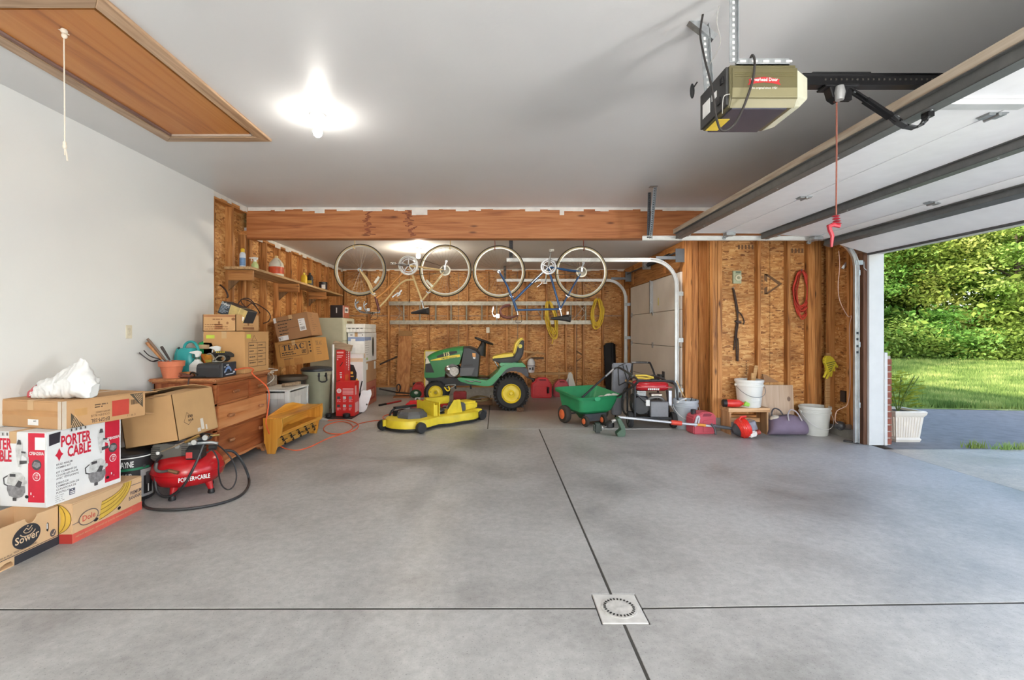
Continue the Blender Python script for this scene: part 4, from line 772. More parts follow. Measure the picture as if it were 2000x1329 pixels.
GR=M((92,90,84),.5,var=.08); sh=MB(Matrix.Translation((-.03,-.03,0))); sh.prism([(-.19,.30),(-.185,.40),(-.15,.432),(.08,.44),(.13,.405),(.14,.31),(.10,.285),(-.14,.285)],'y',-.10,.10); sh.build('motor_shroud',GR,cc,bev=.012,seg=2)
vn=MB(Matrix.Translation((-.03,-.1312,0)))
for k in range(7):
    for x0,x1 in ((-.18,-.12),(.03,.075),(.085,.13)): vn.box(((x0+x1)/2,0,.31+k*.014),(x1-x0,.003,.006))
vn.build('vent_slots',BLK,cc,kind='stuff'); MB().lathe([(.02,-.135),(.02,-.130),(.01,-.129)],(-.03,0,.40),'y',6).build('shroud_bolt',GALV,cc)
MB().bx(.05,.16,-.19,-.07,.30,.38).prism([(-.19,.38),(-.07,.38),(-.07,.42)],'x',.05,.16).build('control_box',BLK,cc,bev=.006); MB().bx(.055,.10,-.193,-.19,.315,.36).build('control_label',M((198,60,60),.5),cc)
for x_,y_,z_ in ((.10,-.15,.43),(.165,-.11,.455)): MB().lathe([(.023,-.012),(.023,.012),(.02,.013)],(x_,y_,z_),'y',18).build('gauge',CHROME,cc); MB().lathe([(.019,-.014),(.001,-.0145)],(x_,y_,z_),'y',18,cap=False).build('gauge_face',M((190,190,186),.5),cc)
MB().tube([(.05,-.13,.415),(.2,-.10,.41),(.25,-.10,.40)],.014,8).build('manifold',GALV,cc); MB().lathe([(.022,.21),(.022,.26)],(0,-.16,.385),'x',12).build('regulator_knob',BLK,cc)
MB().tube([(.17,-.03,.45),(.23,0,.45)],.009,8).build('coupler',M((176,150,96),.3,.9),cc)
text('PORTER+CABLE',cc,(.03,-.262,.15),(.93,.36,.04),(0,-.05,1),.047,PAPER,.62,.02,off=.004)
# label text wraps round the tank flank
MB().tube([(-.16,-.12,.355),(-.05,-.16,.40),(.07,-.17,.455)],.005,6).build('blow_gun_tube',M((206,190,160),.3,.6),cc); MB().tube([(.04,-.17,.435),(.14,-.16,.485)],.011,8).build('blow_gun',M((170,140,84),.3,.9),cc); MB().ball((-.165,-.12,.352),.018).build('blow_gun_tip',PAPER,cc)
HOSE=M((44,44,46),.45,var=.1); iv=Matrix.Translation((-2.505,3.87,0))@Matrix.Rotation(R(12),4,'Z'); iv=iv.inverted()
def H(x,y,d): return iv@P(x,y,d)
def HG(x,y,z=.012): return iv@G(x,y,z)
MB().tube(spline([H(408,872,3.95),H(420,868,3.93),H(438,880,3.92),H(455,902,3.9),H(462,930,3.9),H(456,950,3.88),H(445,957,3.85),H(433,948,3.8),H(427,925,3.72),H(426,900,3.68),H(415,880,3.68),H(404,885,3.68)],5),.006,7).build('hose',HOSE,cc)
MB().tube(spline([H(438,880,4.0),H(458,884,4.05),H(476,908,4.1),H(486,935,4.12),HG(484,952),HG(470,968),HG(440,981),HG(400,990),HG(350,996),HG(310,996),HG(287,992),HG(279,983),HG(283,973),HG(294,967)],6),.0105,8).build('hose',HOSE,cc)
MB().tube(spline([H(398,868,3.66),H(385,900,3.62),H(370,930,3.6),H(356,952,3.6),H(336,968,3.62),H(318,970,3.63),H(306,958,3.64),H(303,930,3.66),H(304,905,3.68),H(316,890,3.68)],6),.010,8).build('hose',HOSE,cc)
MB().tube(spline([H(306,905,3.62),H(305,918,3.6),H(315,922,3.6),H(332,920,3.6),H(345,925,3.6)],5),.011,8).build('hose',M((84,82,80),.5),cc); MB().tube([H(330,920,3.59),H(348,924,3.59)],.014,8).build('coupler',M((150,120,90),.35,.8),cc)
cl=MB()
for k in range(3): cl.tube([(.19*math.cos(a*.4)+.01*k-.03,.13*math.sin(a*.4)-.01*k,.424+.010*k) for a in range(16)],.010,7,closed=True)
cl.build('hose_coil',HOSE,cc)
# tilted open carton resting on the compressor and pump carton
t=thing('open_carton','tan carton with loose open flaps, tilted on top of the air compressor','box',(-2.462,3.95,.452),rot=(0,-9,0))
w,d,h=.42,.52,.36; M0=Matrix.Translation((-w/2,0,0)); b=MB(M0)
b.bx(-w/2,w/2,-d/2,d/2,0,.006).bx(-w/2,-w/2+.006,-d/2,d/2,0,h).bx(w/2-.006,w/2,-d/2,d/2,0,h).bx(-w/2,w/2,-d/2,-d/2+.006,0,h).bx(-w/2,w/2,d/2-.006,d/2,0,h)
b.build('body',M((196,156,108),.8,var=.06,sc=5),t)
for nm,vs in (('flap',[(w/2-.004,-d/2,h),(w/2-.004,d/2,h),(.06,d/2-.02,h+.03),(.05,-d/2+.03,h+.012)]),('flap',[(-w/2,-d/2,h-.002),(w/2,-d/2,h-.002),(w/2-.02,-d/2+.2,h+.01),(-w/2+.02,-d/2+.2,h+.018)]),('flap',[(-w/2+.004,-d/2,h),(-w/2+.004,d/2,h),(-w/2+.18,d/2-.02,h+.05),(-w/2+.18,-d/2,h+.045)]),('flap',[(w/2,d/2-.004,h),(-w/2,d/2-.004,h),(-w/2+.03,d/2-.19,h+.06),(w/2-.03,d/2-.19,h+.05)])):
    V=[Vector(v) for v in vs]; MB(M0).hexa(V+[v+Vector((0,0,.005)) for v in V]).build(nm,M((190,152,108),.8,var=.06),t)
MB().sheet([rect(-.115+k*.022,-.10+k*.022,.155,.175) for k in range(3)]+[rect(-.115+k*.022,-.10+k*.022,.125,.142) for k in range(3)],(0,0,0),(0,1,0),(0,0,1)).build('print',INK2,t,fix=False)
MB().sheet([rect(.07,.11,.03,.12),rect(.13,.15,.02,.06),rect(.02,.06,.02,.05)],(0,-.04,0),(0,1,0),(0,0,1)).build('clear_tape',M((226,216,204),.15),t,fix=False); MB().sheet(strip([(.09,.13),(.14,.2),(.2,.14),(.14,.10),(.09,.13)],.004),(0,-d/2,0),(0,1,0),(0,0,1)).build('mark',INK2,t,fix=False)
# ---------------------------------------------------------------- dresser
CHER=lambda ax: lumber(ax,((112,50,24),(158,86,48),(186,116,72)),.35,0,'cherry_wood',.6); CHL=lumber('y',((150,90,52),(188,124,78),(206,148,102)),.4,0,'worn_cherry',.6)
t=thing('dresser','worn reddish wooden four-drawer dresser with turned wood pulls, against the painted wall','dresser',(-2.82,4.79,0))
hx,hy=.275,.49
MB().bx(-hx-.03,hx+.035,-hy-.04,hy+.02,.845,.875).build('top',CHL,t,bev=.01,seg=3); MB().bx(-hx-.01,hx+.012,-hy-.015,hy,.83,.845).build('moulding',CHER('y'),t,bev=.004)
MB().bx(-hx,hx-.02,-hy,-hy+.02,.10,.83).build('side_panel',CHER('z'),t); MB().bx(-hx,hx-.02,hy-.02,hy,.10,.83).build('side_panel',CHER('z'),t); MB().bx(-hx,-hx+.01,-hy,hy,.10,.83).build('back_panel',CHER('z'),t)
fr=MB(); 
for z0,z1 in ((.10,.165),(.385,.40),(.62,.64),(.815,.83)): fr.bx(hx-.02,hx,-hy,hy,z0,z1)
fr.bx(hx-.02,hx,-hy,-hy+.035,.1,.83).bx(hx-.02,hx,hy-.035,hy,.1,.83).bx(hx-.02,hx,.075,.095,.62,.83); fr.build('front_frame',CHER('y'),t)
PULL=lumber('y',((108,62,36),(160,104,66),(186,132,92)),.4,0,'pull_wood')
def drawer(y0,y1,z0,z1,pulls,mat):
    dd=MB().bx(hx-.012,hx+.012,y0,y1,z0,z1).build('drawer',mat,t,bev=.006,seg=2); MB().bx(-hx+.03,hx-.012,y0+.02,y1-.02,z0+.01,z1-.02).build('drawer_box',CHER('y'),t)
    for y in pulls: MB().tube([(hx+.012,y,(z0+z1)/2),(hx+.03,y,(z0+z1)/2)],.014,10).tube([(hx+.036,y-.045,(z0+z1)/2),(hx+.040,y-.02,(z0+z1)/2),(hx+.040,y+.02,(z0+z1)/2),(hx+.036,y+.045,(z0+z1)/2)],[.010,.016,.016,.010],10).build('pull',PULL,dd)
drawer(-hy+.038,.073,.643,.813,[-.2],CHER('y')); drawer(.097,hy-.038,.643,.813,[.27],CHER('y')); drawer(-hy+.038,hy-.038,.403,.618,[-.28,.29],lumber('y',((150,84,44),(190,122,74),(206,146,100)),.35,0,'sunned_cherry',.6)); drawer(-hy+.038,hy-.038,.168,.383,[-.28,.29],CHER('y'))
MB().prism([(-hy-.01,0),(-hy+.10,0),(-hy+.14,.055),(-.2,.085),(0,.075),(.2,.085),(hy-.14,.055),(hy-.10,0),(hy+.01,0),(hy+.01,.10),(-hy-.01,.10)],'x',hx-.015,hx+.015).build('plinth',CHL,t,bev=.003)
MB().prism([(-hx,0),(-hx+.1,0),(-hx+.14,.06),(hx-.14,.06),(hx-.1,0),(hx-.015,0),(hx-.015,.1),(-hx,.1)],'y',-hy-.01,-hy+.015).prism([(-hx,0),(-hx+.1,0),(-hx+.14,.06),(hx-.14,.06),(hx-.1,0),(hx-.015,0),(hx-.015,.1),(-hx,.1)],'y',hy-.015,hy+.01).build('plinth_side',CHER('x'),t)
ZT=.876
# flower pot and garden tools
TC=M((204,118,84),.75,var=.08,sc=10); pp=(-2.968,4.35,ZT)
t=thing('flower_pot','terracotta flower pot holding hand tools, at the dresser corner by the wall','flower pot',pp)
MB().lathe([(.066,0),(.09,.105),(.102,.108),(.106,.155),(.098,.156),(.094,.115),(.085,.11),(.06,.012),(.001,.012)],n=30,cap=False).build('pot',TC,t)
def tool(name,label,a,bq,r0,r1,hm,head=None,hmat=None,cat='tool'):
    t=thing(name,label,cat,pp,group='hand tools in the flower pot'); o=Vector(pp); a,bq=a-o,bq-o; MB().tube([a,a+(bq-a)*.12,a+(bq-a)*.8,bq],[r0*.8,r0,r1,r1*.7],9).build('handle',hm,t)
    if head: head(t,a,bq)
WD=lumber('z',((140,84,44),(186,126,76),(206,150,100)),.5,0,'handle_wood')
def ferr(t,a,bq): d=(bq-a); MB().tube([bq-d*.02,bq+d*.25],.008,8).build('ferrule',GALV,t)
tool('hand_trowel','hand tool with a pale wooden handle, hole at its tip, in the flower pot',P(286,669,4.22),P(316,703,4.30),.014,.011,WD,ferr)
tool('weeder','grey-brown long-handled weeder standing in the flower pot',P(288,662,4.24),P(324,706,4.36),.013,.012,M((128,104,88),.6),ferr)
tool('garden_knife','hand tool with a dark plastic handle in the flower pot',P(315,677,4.30),P(332,704,4.36),.013,.010,M((70,60,56),.5),ferr)
def fork(t,a,bq):
    for p in ([(272,689),(284,699),(296,706),(306,704),(314,703)],[(281,685),(290,694),(301,699),(310,701),(316,702)],[(272,690),(290,703),(301,707),(311,703),(318,704)]):
        MB().tube(spline([P(x,y,4.16+.04*k)-Vector(pp) for k,(x,y) in enumerate(p)],4),.0045,6).build('tine',M((58,52,52),.4,.6),t)
tool('hand_fork','black three-tine hand fork tipped over the edge of the flower pot',P(314,703,4.30),P(326,715,4.36),.008,.008,M((58,52,52),.4,.6),fork)
bp=P(363,735,4.40); t=tag(MB().bx(-.055,.045,-.03,.03,0,.048).build('wood_block',lumber('x',((150,88,36),(196,130,66),(214,156,92)),.6,0,'block_wood'),bev=.003),'small orange-brown wooden block on the dresser beside the flower pot','block'); t.location=(bp.x,4.44,ZT)
# teal watering can
TEAL=M((42,150,150),.4,var=.08); t=thing('watering_can','teal plastic watering can behind the flower pot','watering can',(-3.0,4.64,ZT))
MB().lathe([(.085,0),(.092,.01),(.096,.12),(.090,.225),(.066,.262),(.05,.265)],n=24,sq=.7).build('body',TEAL,t); MB().tube(spline([(-.05,0,.235),(-.035,0,.295),(.01,0,.325),(.06,0,.31),(.095,0,.24),(.095,0,.14)],5),.013,9).build('handle',TEAL,t)
MB().tube(spline([(-.07,-.01,.05),(-.105,-.02,.10),(-.10,-.02,.20),(-.08,-.02,.255)],4),[.026]*6+[.022]*7,9).build('spout',TEAL,t); MB().ball((-.083,-.02,.262),.012).build('spout_cap',BLK,t)
# bottles
def sprayer(name,label,loc,bm,hm,w=.06,h=.17,sq=.6,lab=None,rz=0,trig=None,group=None):
    t=thing(name,label,'bottle',loc,rz,group); MB().lathe([((w,.035),0),((w+.003,.038),.008),((w+.003,.038),h*.6),((w*.75,.032),h*.72),((.022,.02),h*.86),((.018,.018),h*.93)],n=24,sq=sq,cap=True).build('body',bm,t)
    MB().lathe([(.019,h*.92),(.019,h*1.06)],n=14).build('collar',trig or hm,t); MB().prism([(-.075,h*1.30),(-.06,h*1.36),(.0,h*1.42),(.04,h*1.36),(.03,h*1.15),(.012,h*1.05),(-.012,h*1.05),(-.015,h*1.22)],'y',-.013,.013).build('spray_head',hm,t,bev=.004,seg=2); MB().tube([(-.04,0,h*1.22),(-.045,0,h*1.1),(-.035,0,h*1.0)],.006,6).build('trigger',trig or hm,t)
    if lab: MB().bx(-w*.85,w*.85,-.0395,-.0385,h*.12,h*.5).build('label',lab,t)
    return t
wsp=P(380,730,4.52); sprayer('spray_bottle','white spray bottle with a bent white nozzle, left of the black battery charger',(wsp.x-.0,4.56,ZT),WHT,WHT,.062,.17,.5,M((214,214,210),.5),0,M((74,96,80),.5))
sprayer('spray_bottle','narrow white spray bottle standing between the green jug and the large carton',(P(420,728,4.70).x+.005,4.72,ZT),WHT,WHT,.034,.20,.6)
t=thing('weedkiller_jug','green jug with a looped handle and orange label, behind the white spray bottle','jug',(P(396,728,4.76).x,4.84,ZT)); GRN=M((34,150,84),.4,var=.07)
MB().prism([(-.085,0),(.085,0),(.09,.19),(.088,.30),(.07,.325),(-.05,.325),(-.085,.29),(-.09,.19)],'y',-.045,.045).build('body',GRN,t,bev=.014,seg=3); MB().bx(-.062,.045,-.047,-.044,.250,.292).build('handle_opening',M((200,170,130),.8),t); MB().bx(-.07,.07,-.048,-.044,.03,.20).build('label',M((222,150,60),.5,var=.3,sc=30),t); MB().bx(-.02,.068,-.0495,-.0475,.10,.14).build('label_band',M((226,204,96),.5),t)
MB().tube([(-.04,-.05,.20),(-.0,-.055,.12),(.03,-.05,.05)],.010,7).build('spray_hose',M((222,120,50),.5),t)
# battery charger, straps
t=thing('battery_charger','black battery charger with a dial front panel, at the front of the dresser top','charger',(-2.645,4.52,ZT),4)
MB().prism([(-.15,0),(-.15,.09),(-.14,.118),(-.12,.128),(.11,.128),(.11,0)],'x',-.12,.09).build('case',M((46,46,48),.4,var=.08),t,bev=.006); PN=M((34,42,58),.3,var=.2,sc=30)
MB().bx(.09,.115,-.152,.115,.0,.135).build('bezel',M((52,52,54),.45),t,bev=.004); MB().bx(.115,.117,-.14,.105,.01,.125).build('front_panel',PN,t)
MB().sheet([arcp(.10,.03,.07,.07,20,160,14)+arcp(.10,.03,.045,.045,160,20,14)],(.1175,-.15,0),(0,1,0),(0,0,1),.001).build('meter_arc',M((110,140,190),.4),t,fix=False); MB().sheet([rect(.02,.05,.09,.1),rect(.06,.11,.105,.115),rect(.05,.2,.02,.028),ell(.035,.05,.012,.012,10),rect(.19,.23,.03,.045)],(.1175,-.15,0),(0,1,0),(0,0,1),.001).build('panel_print',M((190,196,206),.4),t,fix=False)
MB().tube(spline([(-.1,-.15,.03),(-.16,-.14,.05),(-.19,-.12,.02),(-.17,-.17,.012),(-.1,-.19,.01),(-.02,-.19,.012)],5),.007,7).build('lead',BLK,t); MB().tube(spline([(-.15,-.16,.012),(-.15,-.2,.01),(-.13,-.245,-.0),(-.125,-.262,-.03),(-.13,-.268,-.08),(-.15,-.268,-.13)],5),.006,7).build('lead',M((70,48,44),.5),t)
for x,y,rz in ((-.22,-.13,30),(-.18,-.20,-20)):
    m_=Matrix.Translation((x,y,.014))@Matrix.Rotation(R(rz),4,'Z'); MB(m_).bar((-.07,0,.03),(.06,.012,.006),.018,.012).bar((-.07,0,.0),(.06,-.004,.006),.018,.012).build('clamp',M((120,72,56),.4,.5),t)
t=thing('tool_belt','black nylon belt with pale edging and yellow lettering, coiled on the battery charger','belt',(-2.665,4.56,ZT+.129)); BN=M((44,40,36),.8,var=.15)
def ribbon(mb,pts,hgt,th=.006,dz=0):
    P_=[Vector(p) for p in pts]; V=[]
    for i,p in enumerate(P_):
        d=(P_[min(i+1,len(P_)-1)]-P_[max(i-1,0)]); n=Vector((-d.z,0,d.x)).normalized()*th/2 if 1 else 0; V+=[p-n,p+n,p+n+Vector((0,hgt,0)),p-n+Vector((0,hgt,0))]
    N=len(P_); return mb.add(V,[(4*i+j,4*i+(j+1)%4,4*i+4+(j+1)%4,4*i+4+j) for i in range(N-1) for j in range(4)]+[(0,1,2,3),(4*N-4,4*N-3,4*N-2,4*N-1)],True)
lp=spline([(-.11,0,.075),(-.08,0,.085),(-.05,0,.06),(-.02,0,.015),(.03,0,.007),(.065,0,.03),(.05,0,.06),(.0,0,.058),(-.03,0,.03),(-.055,0,.012)],5)
ribbon(MB(),lp,.085).build('strap',BN,t); ribbon(MB(Matrix.Translation((0,-.003,0))),lp,.004,.010).build('edging',M((140,134,120),.8),t); MB().prism([(-.10,.08),(-.05,.105),(.06,.10),(.10,.075),(.10,.045),(.05,.06)],'y',.03,.10).build('pad',BN,t,bev=.006); MB().sheet([rect(-.04+k*.018,-.028+k*.018,.092,.102) for k in range(5)],(0,.03,0),(1,0,0),(0,0,1),.001).build('yellow_marks',M((230,196,60),.6),t,fix=False)
# cartons on the dresser
c=Carton('storage_carton','large plain brown carton with a printed grid and green stickers, on the dresser','box',(-2.745,5.045,ZT),(.42,.50,.425),M((196,150,98),.8,var=.05,sc=4))
GS=M((196,212,74),.5); c.pr('f',[rect(.03,.115,.355,.39)],GS,'green_sticker'); c.pr('r',[rect(.03,.115,.355,.395)],GS,'green_sticker')
c.pr('r',[q for s_ in ([(.18,.385),(.13,.325),(.24,.325),(.18,.385)],[(.07,.31),(.43,.31)],[(.07,.06),(.43,.06)],[(.07,.06),(.07,.31)],[(.43,.06),(.43,.31)],[(.25,.06),(.25,.31)],[(.07,.25),(.43,.25)],[(.07,.19),(.43,.19)],[(.07,.125),(.43,.125)]) for q in strip(s_,.005)],INK2,'grid_print')
for k in range(4): c.lines('r',.085,.275-k*.06,.14,1,.02,INK2,.012,k+3); c.lines('r',.27,.275-k*.06,.12,1,.02,INK2,.012,k+9)
c=Carton('shallow_carton','shallow pale brown carton with faded brown printing, on the large plain carton','box',(-2.81,5.06,ZT+.426),(.335,.47,.172),M((206,162,112),.8,var=.05,sc=4),rz=0,flaps=False,hollow=True)
FA=M((150,104,68),.8); c.pr('f',[rect(.01,.33,.145,.165),rect(.12,.2,.02,.075)],M((176,122,80),.8),'band'); c.lines('f',.10,.118,.13,1,.02,FA,.010,11); [c.pr('f',[q],FA,'emblem') for q in (ell(.165,.09,.012,.014,12),ell(.25,.085,.012,.014,12),ell(.31,.125,.02,.015,14))]; c.lines('f',.02,.065,.26,3,.022,FA,.006,4)
c.pr('r',strip(arcp(.24,.10,.07,.045,20,160,8),.018),FA,'arched_print'); c.pr('r',[rect(.13,.36,.02,.045),ell(.24,.085,.02,.025,14)]+strip([(.15,.06),(.34,.06)],.004),FA,'emblem')
# boxed lamp, tilted
t=thing('lamp_carton','black and gold printed carton lying tilted in the shallow carton','box',(-2.77,5.05,ZT+.565),rot=(0,22,0))
MB().bx(-.145,.145,-.10,.10,.0,.135).build('body',M((52,56,62),.4,var=.1),t,bev=.003); GO=M((190,166,104),.4,var=.2,sc=14)
MB().sheet([[(.115,0),(.289,0),(.289,.134),(.10,.134)]],(-.145,-.10,0),(1,0,0),(0,0,1)).build('gold_print',GO,t,fix=False); text('Defiant',t,(-.14,-.10,.104),(1,0,0),(0,0,1),.04,PAPER,.75,.01); MB().sheet([rect(.012,.10-.02*(k%3),.09-k*.014,.096-k*.014) for k in range(6)],(-.145,-.10,0),(1,0,0),(0,0,1)).build('fine_print',M((140,156,170),.5),t,fix=False); MB().sheet([rect(.235,.28,.02,.06)],(-.145,-.10,0),(1,0,0),(0,0,1),.002).build('white_label',PAPER,t,fix=False)
MB().bx(.06,.066,-.102,.102,.0,.137).build('seam_tape',M((214,190,128),.4),t)
t=tag(MB().tube(spline([P(x,y,5.32) for x,y in ((461,612),(466,592),(478,583),(492,588),(508,612),(500,600),(486,588),(470,586),(480,600),(495,592),(520,606),(528,618),(524,628),(514,632))],5),.006,6).build('cable_coil',M((58,36,28),.6)),'dark brown cable loops spilling behind the tilted black and gold carton','cable')
t=tag(MB().tube(spline([P(430,557,5.5),P(440,566,5.45),P(445,578,5.42),P(443,582,5.42)],5),.010,6).build('wire',M((60,40,34),.5)),'short dark cable end sticking out of the stud wall above the cartons','cable')
# outlets
def outlet(name,label,o,r,u,mat=M((226,218,196),.4)):
    t=thing(name,label,'outlet',o); r,u=Vector(r),Vector(u); n=r.cross(u)
    m=Matrix(((r.x,u.x,n.x,0),(r.y,u.y,n.y,0),(r.z,u.z,n.z,0),(0,0,0,1)))
    MB(m).bx(-.035,.035,-.057,.057,0,.006).build('cover_plate',mat,t,bev=.003); 
    for s in (-1,1): MB(m).prism(ell(0,s*.02,.016,.014,14),'z',.006,.0085).build('socket',M((214,206,184),.4),t)
    MB(m).lathe([(.003,.006),(.003,.0075)],n=8).build('screw',GALV,t)
outlet('wall_outlet','cream duplex outlet on the painted wall above the dresser',(XL,3.15*930/719,EYE-.002),(0,1,0),(0,0,1))
outlet('wall_outlet','small cream outlet high on the back stud wall, above the steering wheel',(P(953,645,YBACK).x,YBACK,P(953,645,YBACK).z),(1,0,0),(0,0,1))
# ---------------------------------------------------------------- behind the dresser
WP=lumber('z',((196,196,192),(214,215,212),(226,227,224)),.5,0,'white_wood')
t=thing('white_chest','white panelled wooden chest with clutter on its lid, behind the dresser','chest',(-2.79,6.06,0))
w,d,h=.56,.62,.575
for x in (-w/2,w/2-.05):
    for y in (-d/2,d/2-.05): MB().bx(x,x+.05,y,y+.05,0,h).build('post',WP,t,bev=.003)
for z in (.03,h-.09): 
    MB().bx(-w/2+.05,w/2-.05,-d/2+.006,-d/2+.03,z,z+.07).build('rail',WP,t); MB().bx(w/2-.03,w/2-.006,-d/2+.05,d/2-.05,z,z+.07).build('rail',WP,t)
for k in range(5): MB().bx(-w/2+.05+k*.092,-w/2+.139+k*.092,-d/2+.016,-d/2+.024,.1,h-.09).build('board_panel',M((196,197,196),.5),t,bev=.002)
for k in range(3): MB().bx(w/2-.024,w/2-.016,-d/2+.05+k*.1735,-d/2+.22+k*.1735,.1,h-.09).build('board_panel',WP,t,bev=.002)
MB().bx(-w/2,w/2,-d/2,d/2,h,h+.018).build('lid',WP,t,bev=.003); MB().bx(-w/2,-w/2+.02,-d/2,d/2,.02,h).bx(-w/2,w/2,d/2-.02,d/2,.02,h).build('back_panel',WP,t)
MB().prism([(-.20,0),(.20,0),(.20,.055),(.17,.10),(.10,.115),(-.10,.115),(-.17,.09),(-.20,.05)],'x',w/2-.10,w/2-.075).build('scroll_panel',WP,t)
zc=h+.019
t=thing('paper_sheets','loose creased paper sheets lying on the white chest','paper',(-2.82,5.94,zc))
for k,(rz,x,y) in enumerate(((8,0,0),(-14,.06,.05),(20,-.04,.08))): MB(Matrix.Rotation(R(rz),4,'Z')).bx(x-.19,x+.17,y-.13,y+.12,.004*k,.004*k+.003).build('sheet',M((206,202,194),.8,var=.1),t)
def plank(name,label,a,b,w,h,mat,cat='board',up=(0,0,1),bev=.002): 
    return tag(MB().bar(a,b,w,h,up).build(name,mat,bev=bev),label,cat)
GWD=lumber('x',((96,78,60),(140,118,94),(166,146,120)),.7,0,'weathered_wood')
plank('wood_offcut','weathered grey-brown wood offcut lying on the white chest beside the papers',(-2.68,5.98,zc+.032),(-2.60,6.28,zc+.032),.05,.035,GWD)
t=tag(MB().bx(-.11,.11,-.1,.1,0,.13).build('wood_block',lumber('x',((104,88,74),(140,122,106),(164,148,130)),.8,0,'grey_block'),bev=.004),'rough grey-brown block under the white wire on the chest','block'); t.location=(-2.96,6.08,zc+.013)
t=tag(MB().tube(spline([(-2.99+.09*math.cos(k*1.25)+.01*k,6.08+.07*math.sin(k*1.25),zc+.152+.006*k) for k in range(13)]+[(-2.80,5.99,zc+.13),(-2.86,5.93,zc+.05),(-2.93,5.9,zc+.02)],5),.005,6).build('wire_coil',M((232,230,222),.5)),'loose white wire loops on the block behind the dresser','cable')
# trash cans
OLC=M((160,160,136),.55,var=.05); 
t=thing('trash_can','tall olive-grey plastic trash can with black bail handle, under the tilted cartons','trash can',(-2.80,7.42,0))
MB().lathe([(.175,0),(.18,.02),(.205,.56),(.208,.565),(.208,.63),(.222,.635),(.224,.70),(.212,.702),(.205,.62)],n=36,cap=False).build('body',OLC,t)
MB().lathe([(.235,.69),(.238,.70),(.236,.722),(.20,.745),(.05,.76),(.001,.76)],n=36,cap=False).build('lid',M((50,54,60),.4,var=.15),t); 
def rimpt(a,r,z): return Vector((r*math.cos(R(a)),r*math.sin(R(a)),z))
MB().tube([rimpt(-62,.218,.66),rimpt(-62,.232,.61),rimpt(-62,.245,.555),rimpt(-54,.25,.535),rimpt(-42,.25,.535),rimpt(-34,.245,.555),rimpt(-34,.232,.61),rimpt(-34,.218,.66)],.012,8).build('handle',BLK,t); 
for a in (-62,-34): MB().box(rimpt(a,.216,.64),(.03,.03,.06),(0,0,a)).build('handle_boss',BLK,t)
t=thing('trash_can','smaller dark trash can with a brownish lid, between the white chest and the olive can','trash can',(-2.93,6.82,0)); MB().lathe([(.15,0),(.18,.6),(.19,.62)],n=30,cap=True).build('body',M((52,50,46),.6),t); MB().lathe([(.205,.615),(.208,.62),(.208,.66),(.17,.675),(.05,.68),(.001,.68)],n=30,cap=False).build('lid',M((92,80,66),.55,var=.12),t)
# tilted stack of cartons
c=Carton('speaker_carton','tan carton lettered in large serif capitals, tilted on the trash can lids','box',(-2.795,6.93,.838),(.53,.55,.345),M((186,136,74),.8,var=.06,sc=4),rot=(0,-8.5,0))
BI=M((40,46,60),.7,name='print_blueblack')
def serif(f,x,y,h,mat):
    w=h*.9; st=h*.24; th=h*.09; sf=h*.12; X=x; out=[]
    def slab_(a,b,yy): out.append(rect(a,b,yy,yy+th))
    out+= [rect(X,X+w,h-th,h),rect(X+w/2-st/2,X+w/2+st/2,0,h),rect(X+w*.25,X+w*.75,0,th),[(X,h-th),(X+th*.9,h-th),(X,h-h*.34)],[(X+w,h-th),(X+w,h-h*.34),(X+w-th*.9,h-th)]]; X+=w*1.18
    out+= [rect(X+w*.08,X+w*.08+st,0,h),rect(X,X+w*.9,0,th),rect(X,X+w*.86,h-th,h),rect(X+w*.2,X+w*.6,h*.5-th/2,h*.5+th/2),rect(X+w*.56,X+w*.62,h*.36,h*.64),[(X+w*.9,th),(X+w*.92,h*.34),(X+w*.78,th)],[(X+w*.86,h-th),(X+w*.88,h-h*.3),(X+w*.74,h-th)]]; X+=w*1.14
    out+= [[(X+w*.08,0),(X+w*.20,0),(X+w*.56,h),(X+w*.46,h)],[(X+w*.68,0),(X+w*.98,0),(X+w*.62,h),(X+w*.46,h)],rect(X+w*.26,X+w*.74,h*.30,h*.30+th),rect(X,X+w*.34,0,th),rect(X+w*.58,X+w*1.08,0,th)]; X+=w*1.24
    n=16; O=[(X+w*.5+w*.5*math.cos(R(a)),h/2+h*.5*math.sin(R(a))) for a in np.linspace(42,318,n)]; I=[(X+w*.54+w*.26*math.cos(R(a)),h/2+h*.42*math.sin(R(a))) for a in np.linspace(42,318,n)]
    for k in range(n-1): out.append([O[k],O[k+1],I[k+1],I[k]])
    out+= [rect(X+w*.84,X+w*.92,h*.62,h*.98),rect(X+w*.86,X+w*.93,h*.06,h*.3)]
    c.pr(f,[[(a*1+0,b+y) for a,b in p] for p in out],mat,'serif_lettering',.0016)
serif('f',.10,.215,.075,BI); serif('r',.10,.235,.06,INK2)
c.pr('f',[q for s_ in ([(.06,.305),(.44,.305)],[(.06,.125),(.44,.125)],[(.06,.125),(.06,.305)],[(.44,.125),(.44,.305)],[(.455,.125),(.455,.305)]) for q in strip(s_,.005)],INK,'frame_print'); c.lines('f',.085,.178,.2,2,.028,INK,.012,5); c.pr('f',strip([(.37,.15),(.42,.15),(.42,.19),(.37,.19),(.37,.15)],.008)+[ell(.395,.172,.012,.012,12)],INK,'emblem'); c.lines('f',.10,.09,.2,1,.03,INK2,.012,8)
c.pr('f',[rect(.475,.50,.28,.30),rect(.475,.50,.235,.26),rect(.48,.495,.195,.21),ell(.488,.16,.013,.013,12)],INK,'care_icons'); c.lines('r',.10,.19,.2,4,.028,INK2,.008,9); c.pr('f',[rect(.1,.18,.0,.1),rect(.24,.36,.0,.09)],M((168,116,60),.5),'tape',.001)
c=Carton('shipping_carton','brown shipping carton with white barcode label, topmost of the tilted stack','box',(-2.852,6.95,1.196),(.47,.52,.345),M((158,116,78),.8,var=.06,sc=4),rot=(0,-12,4))
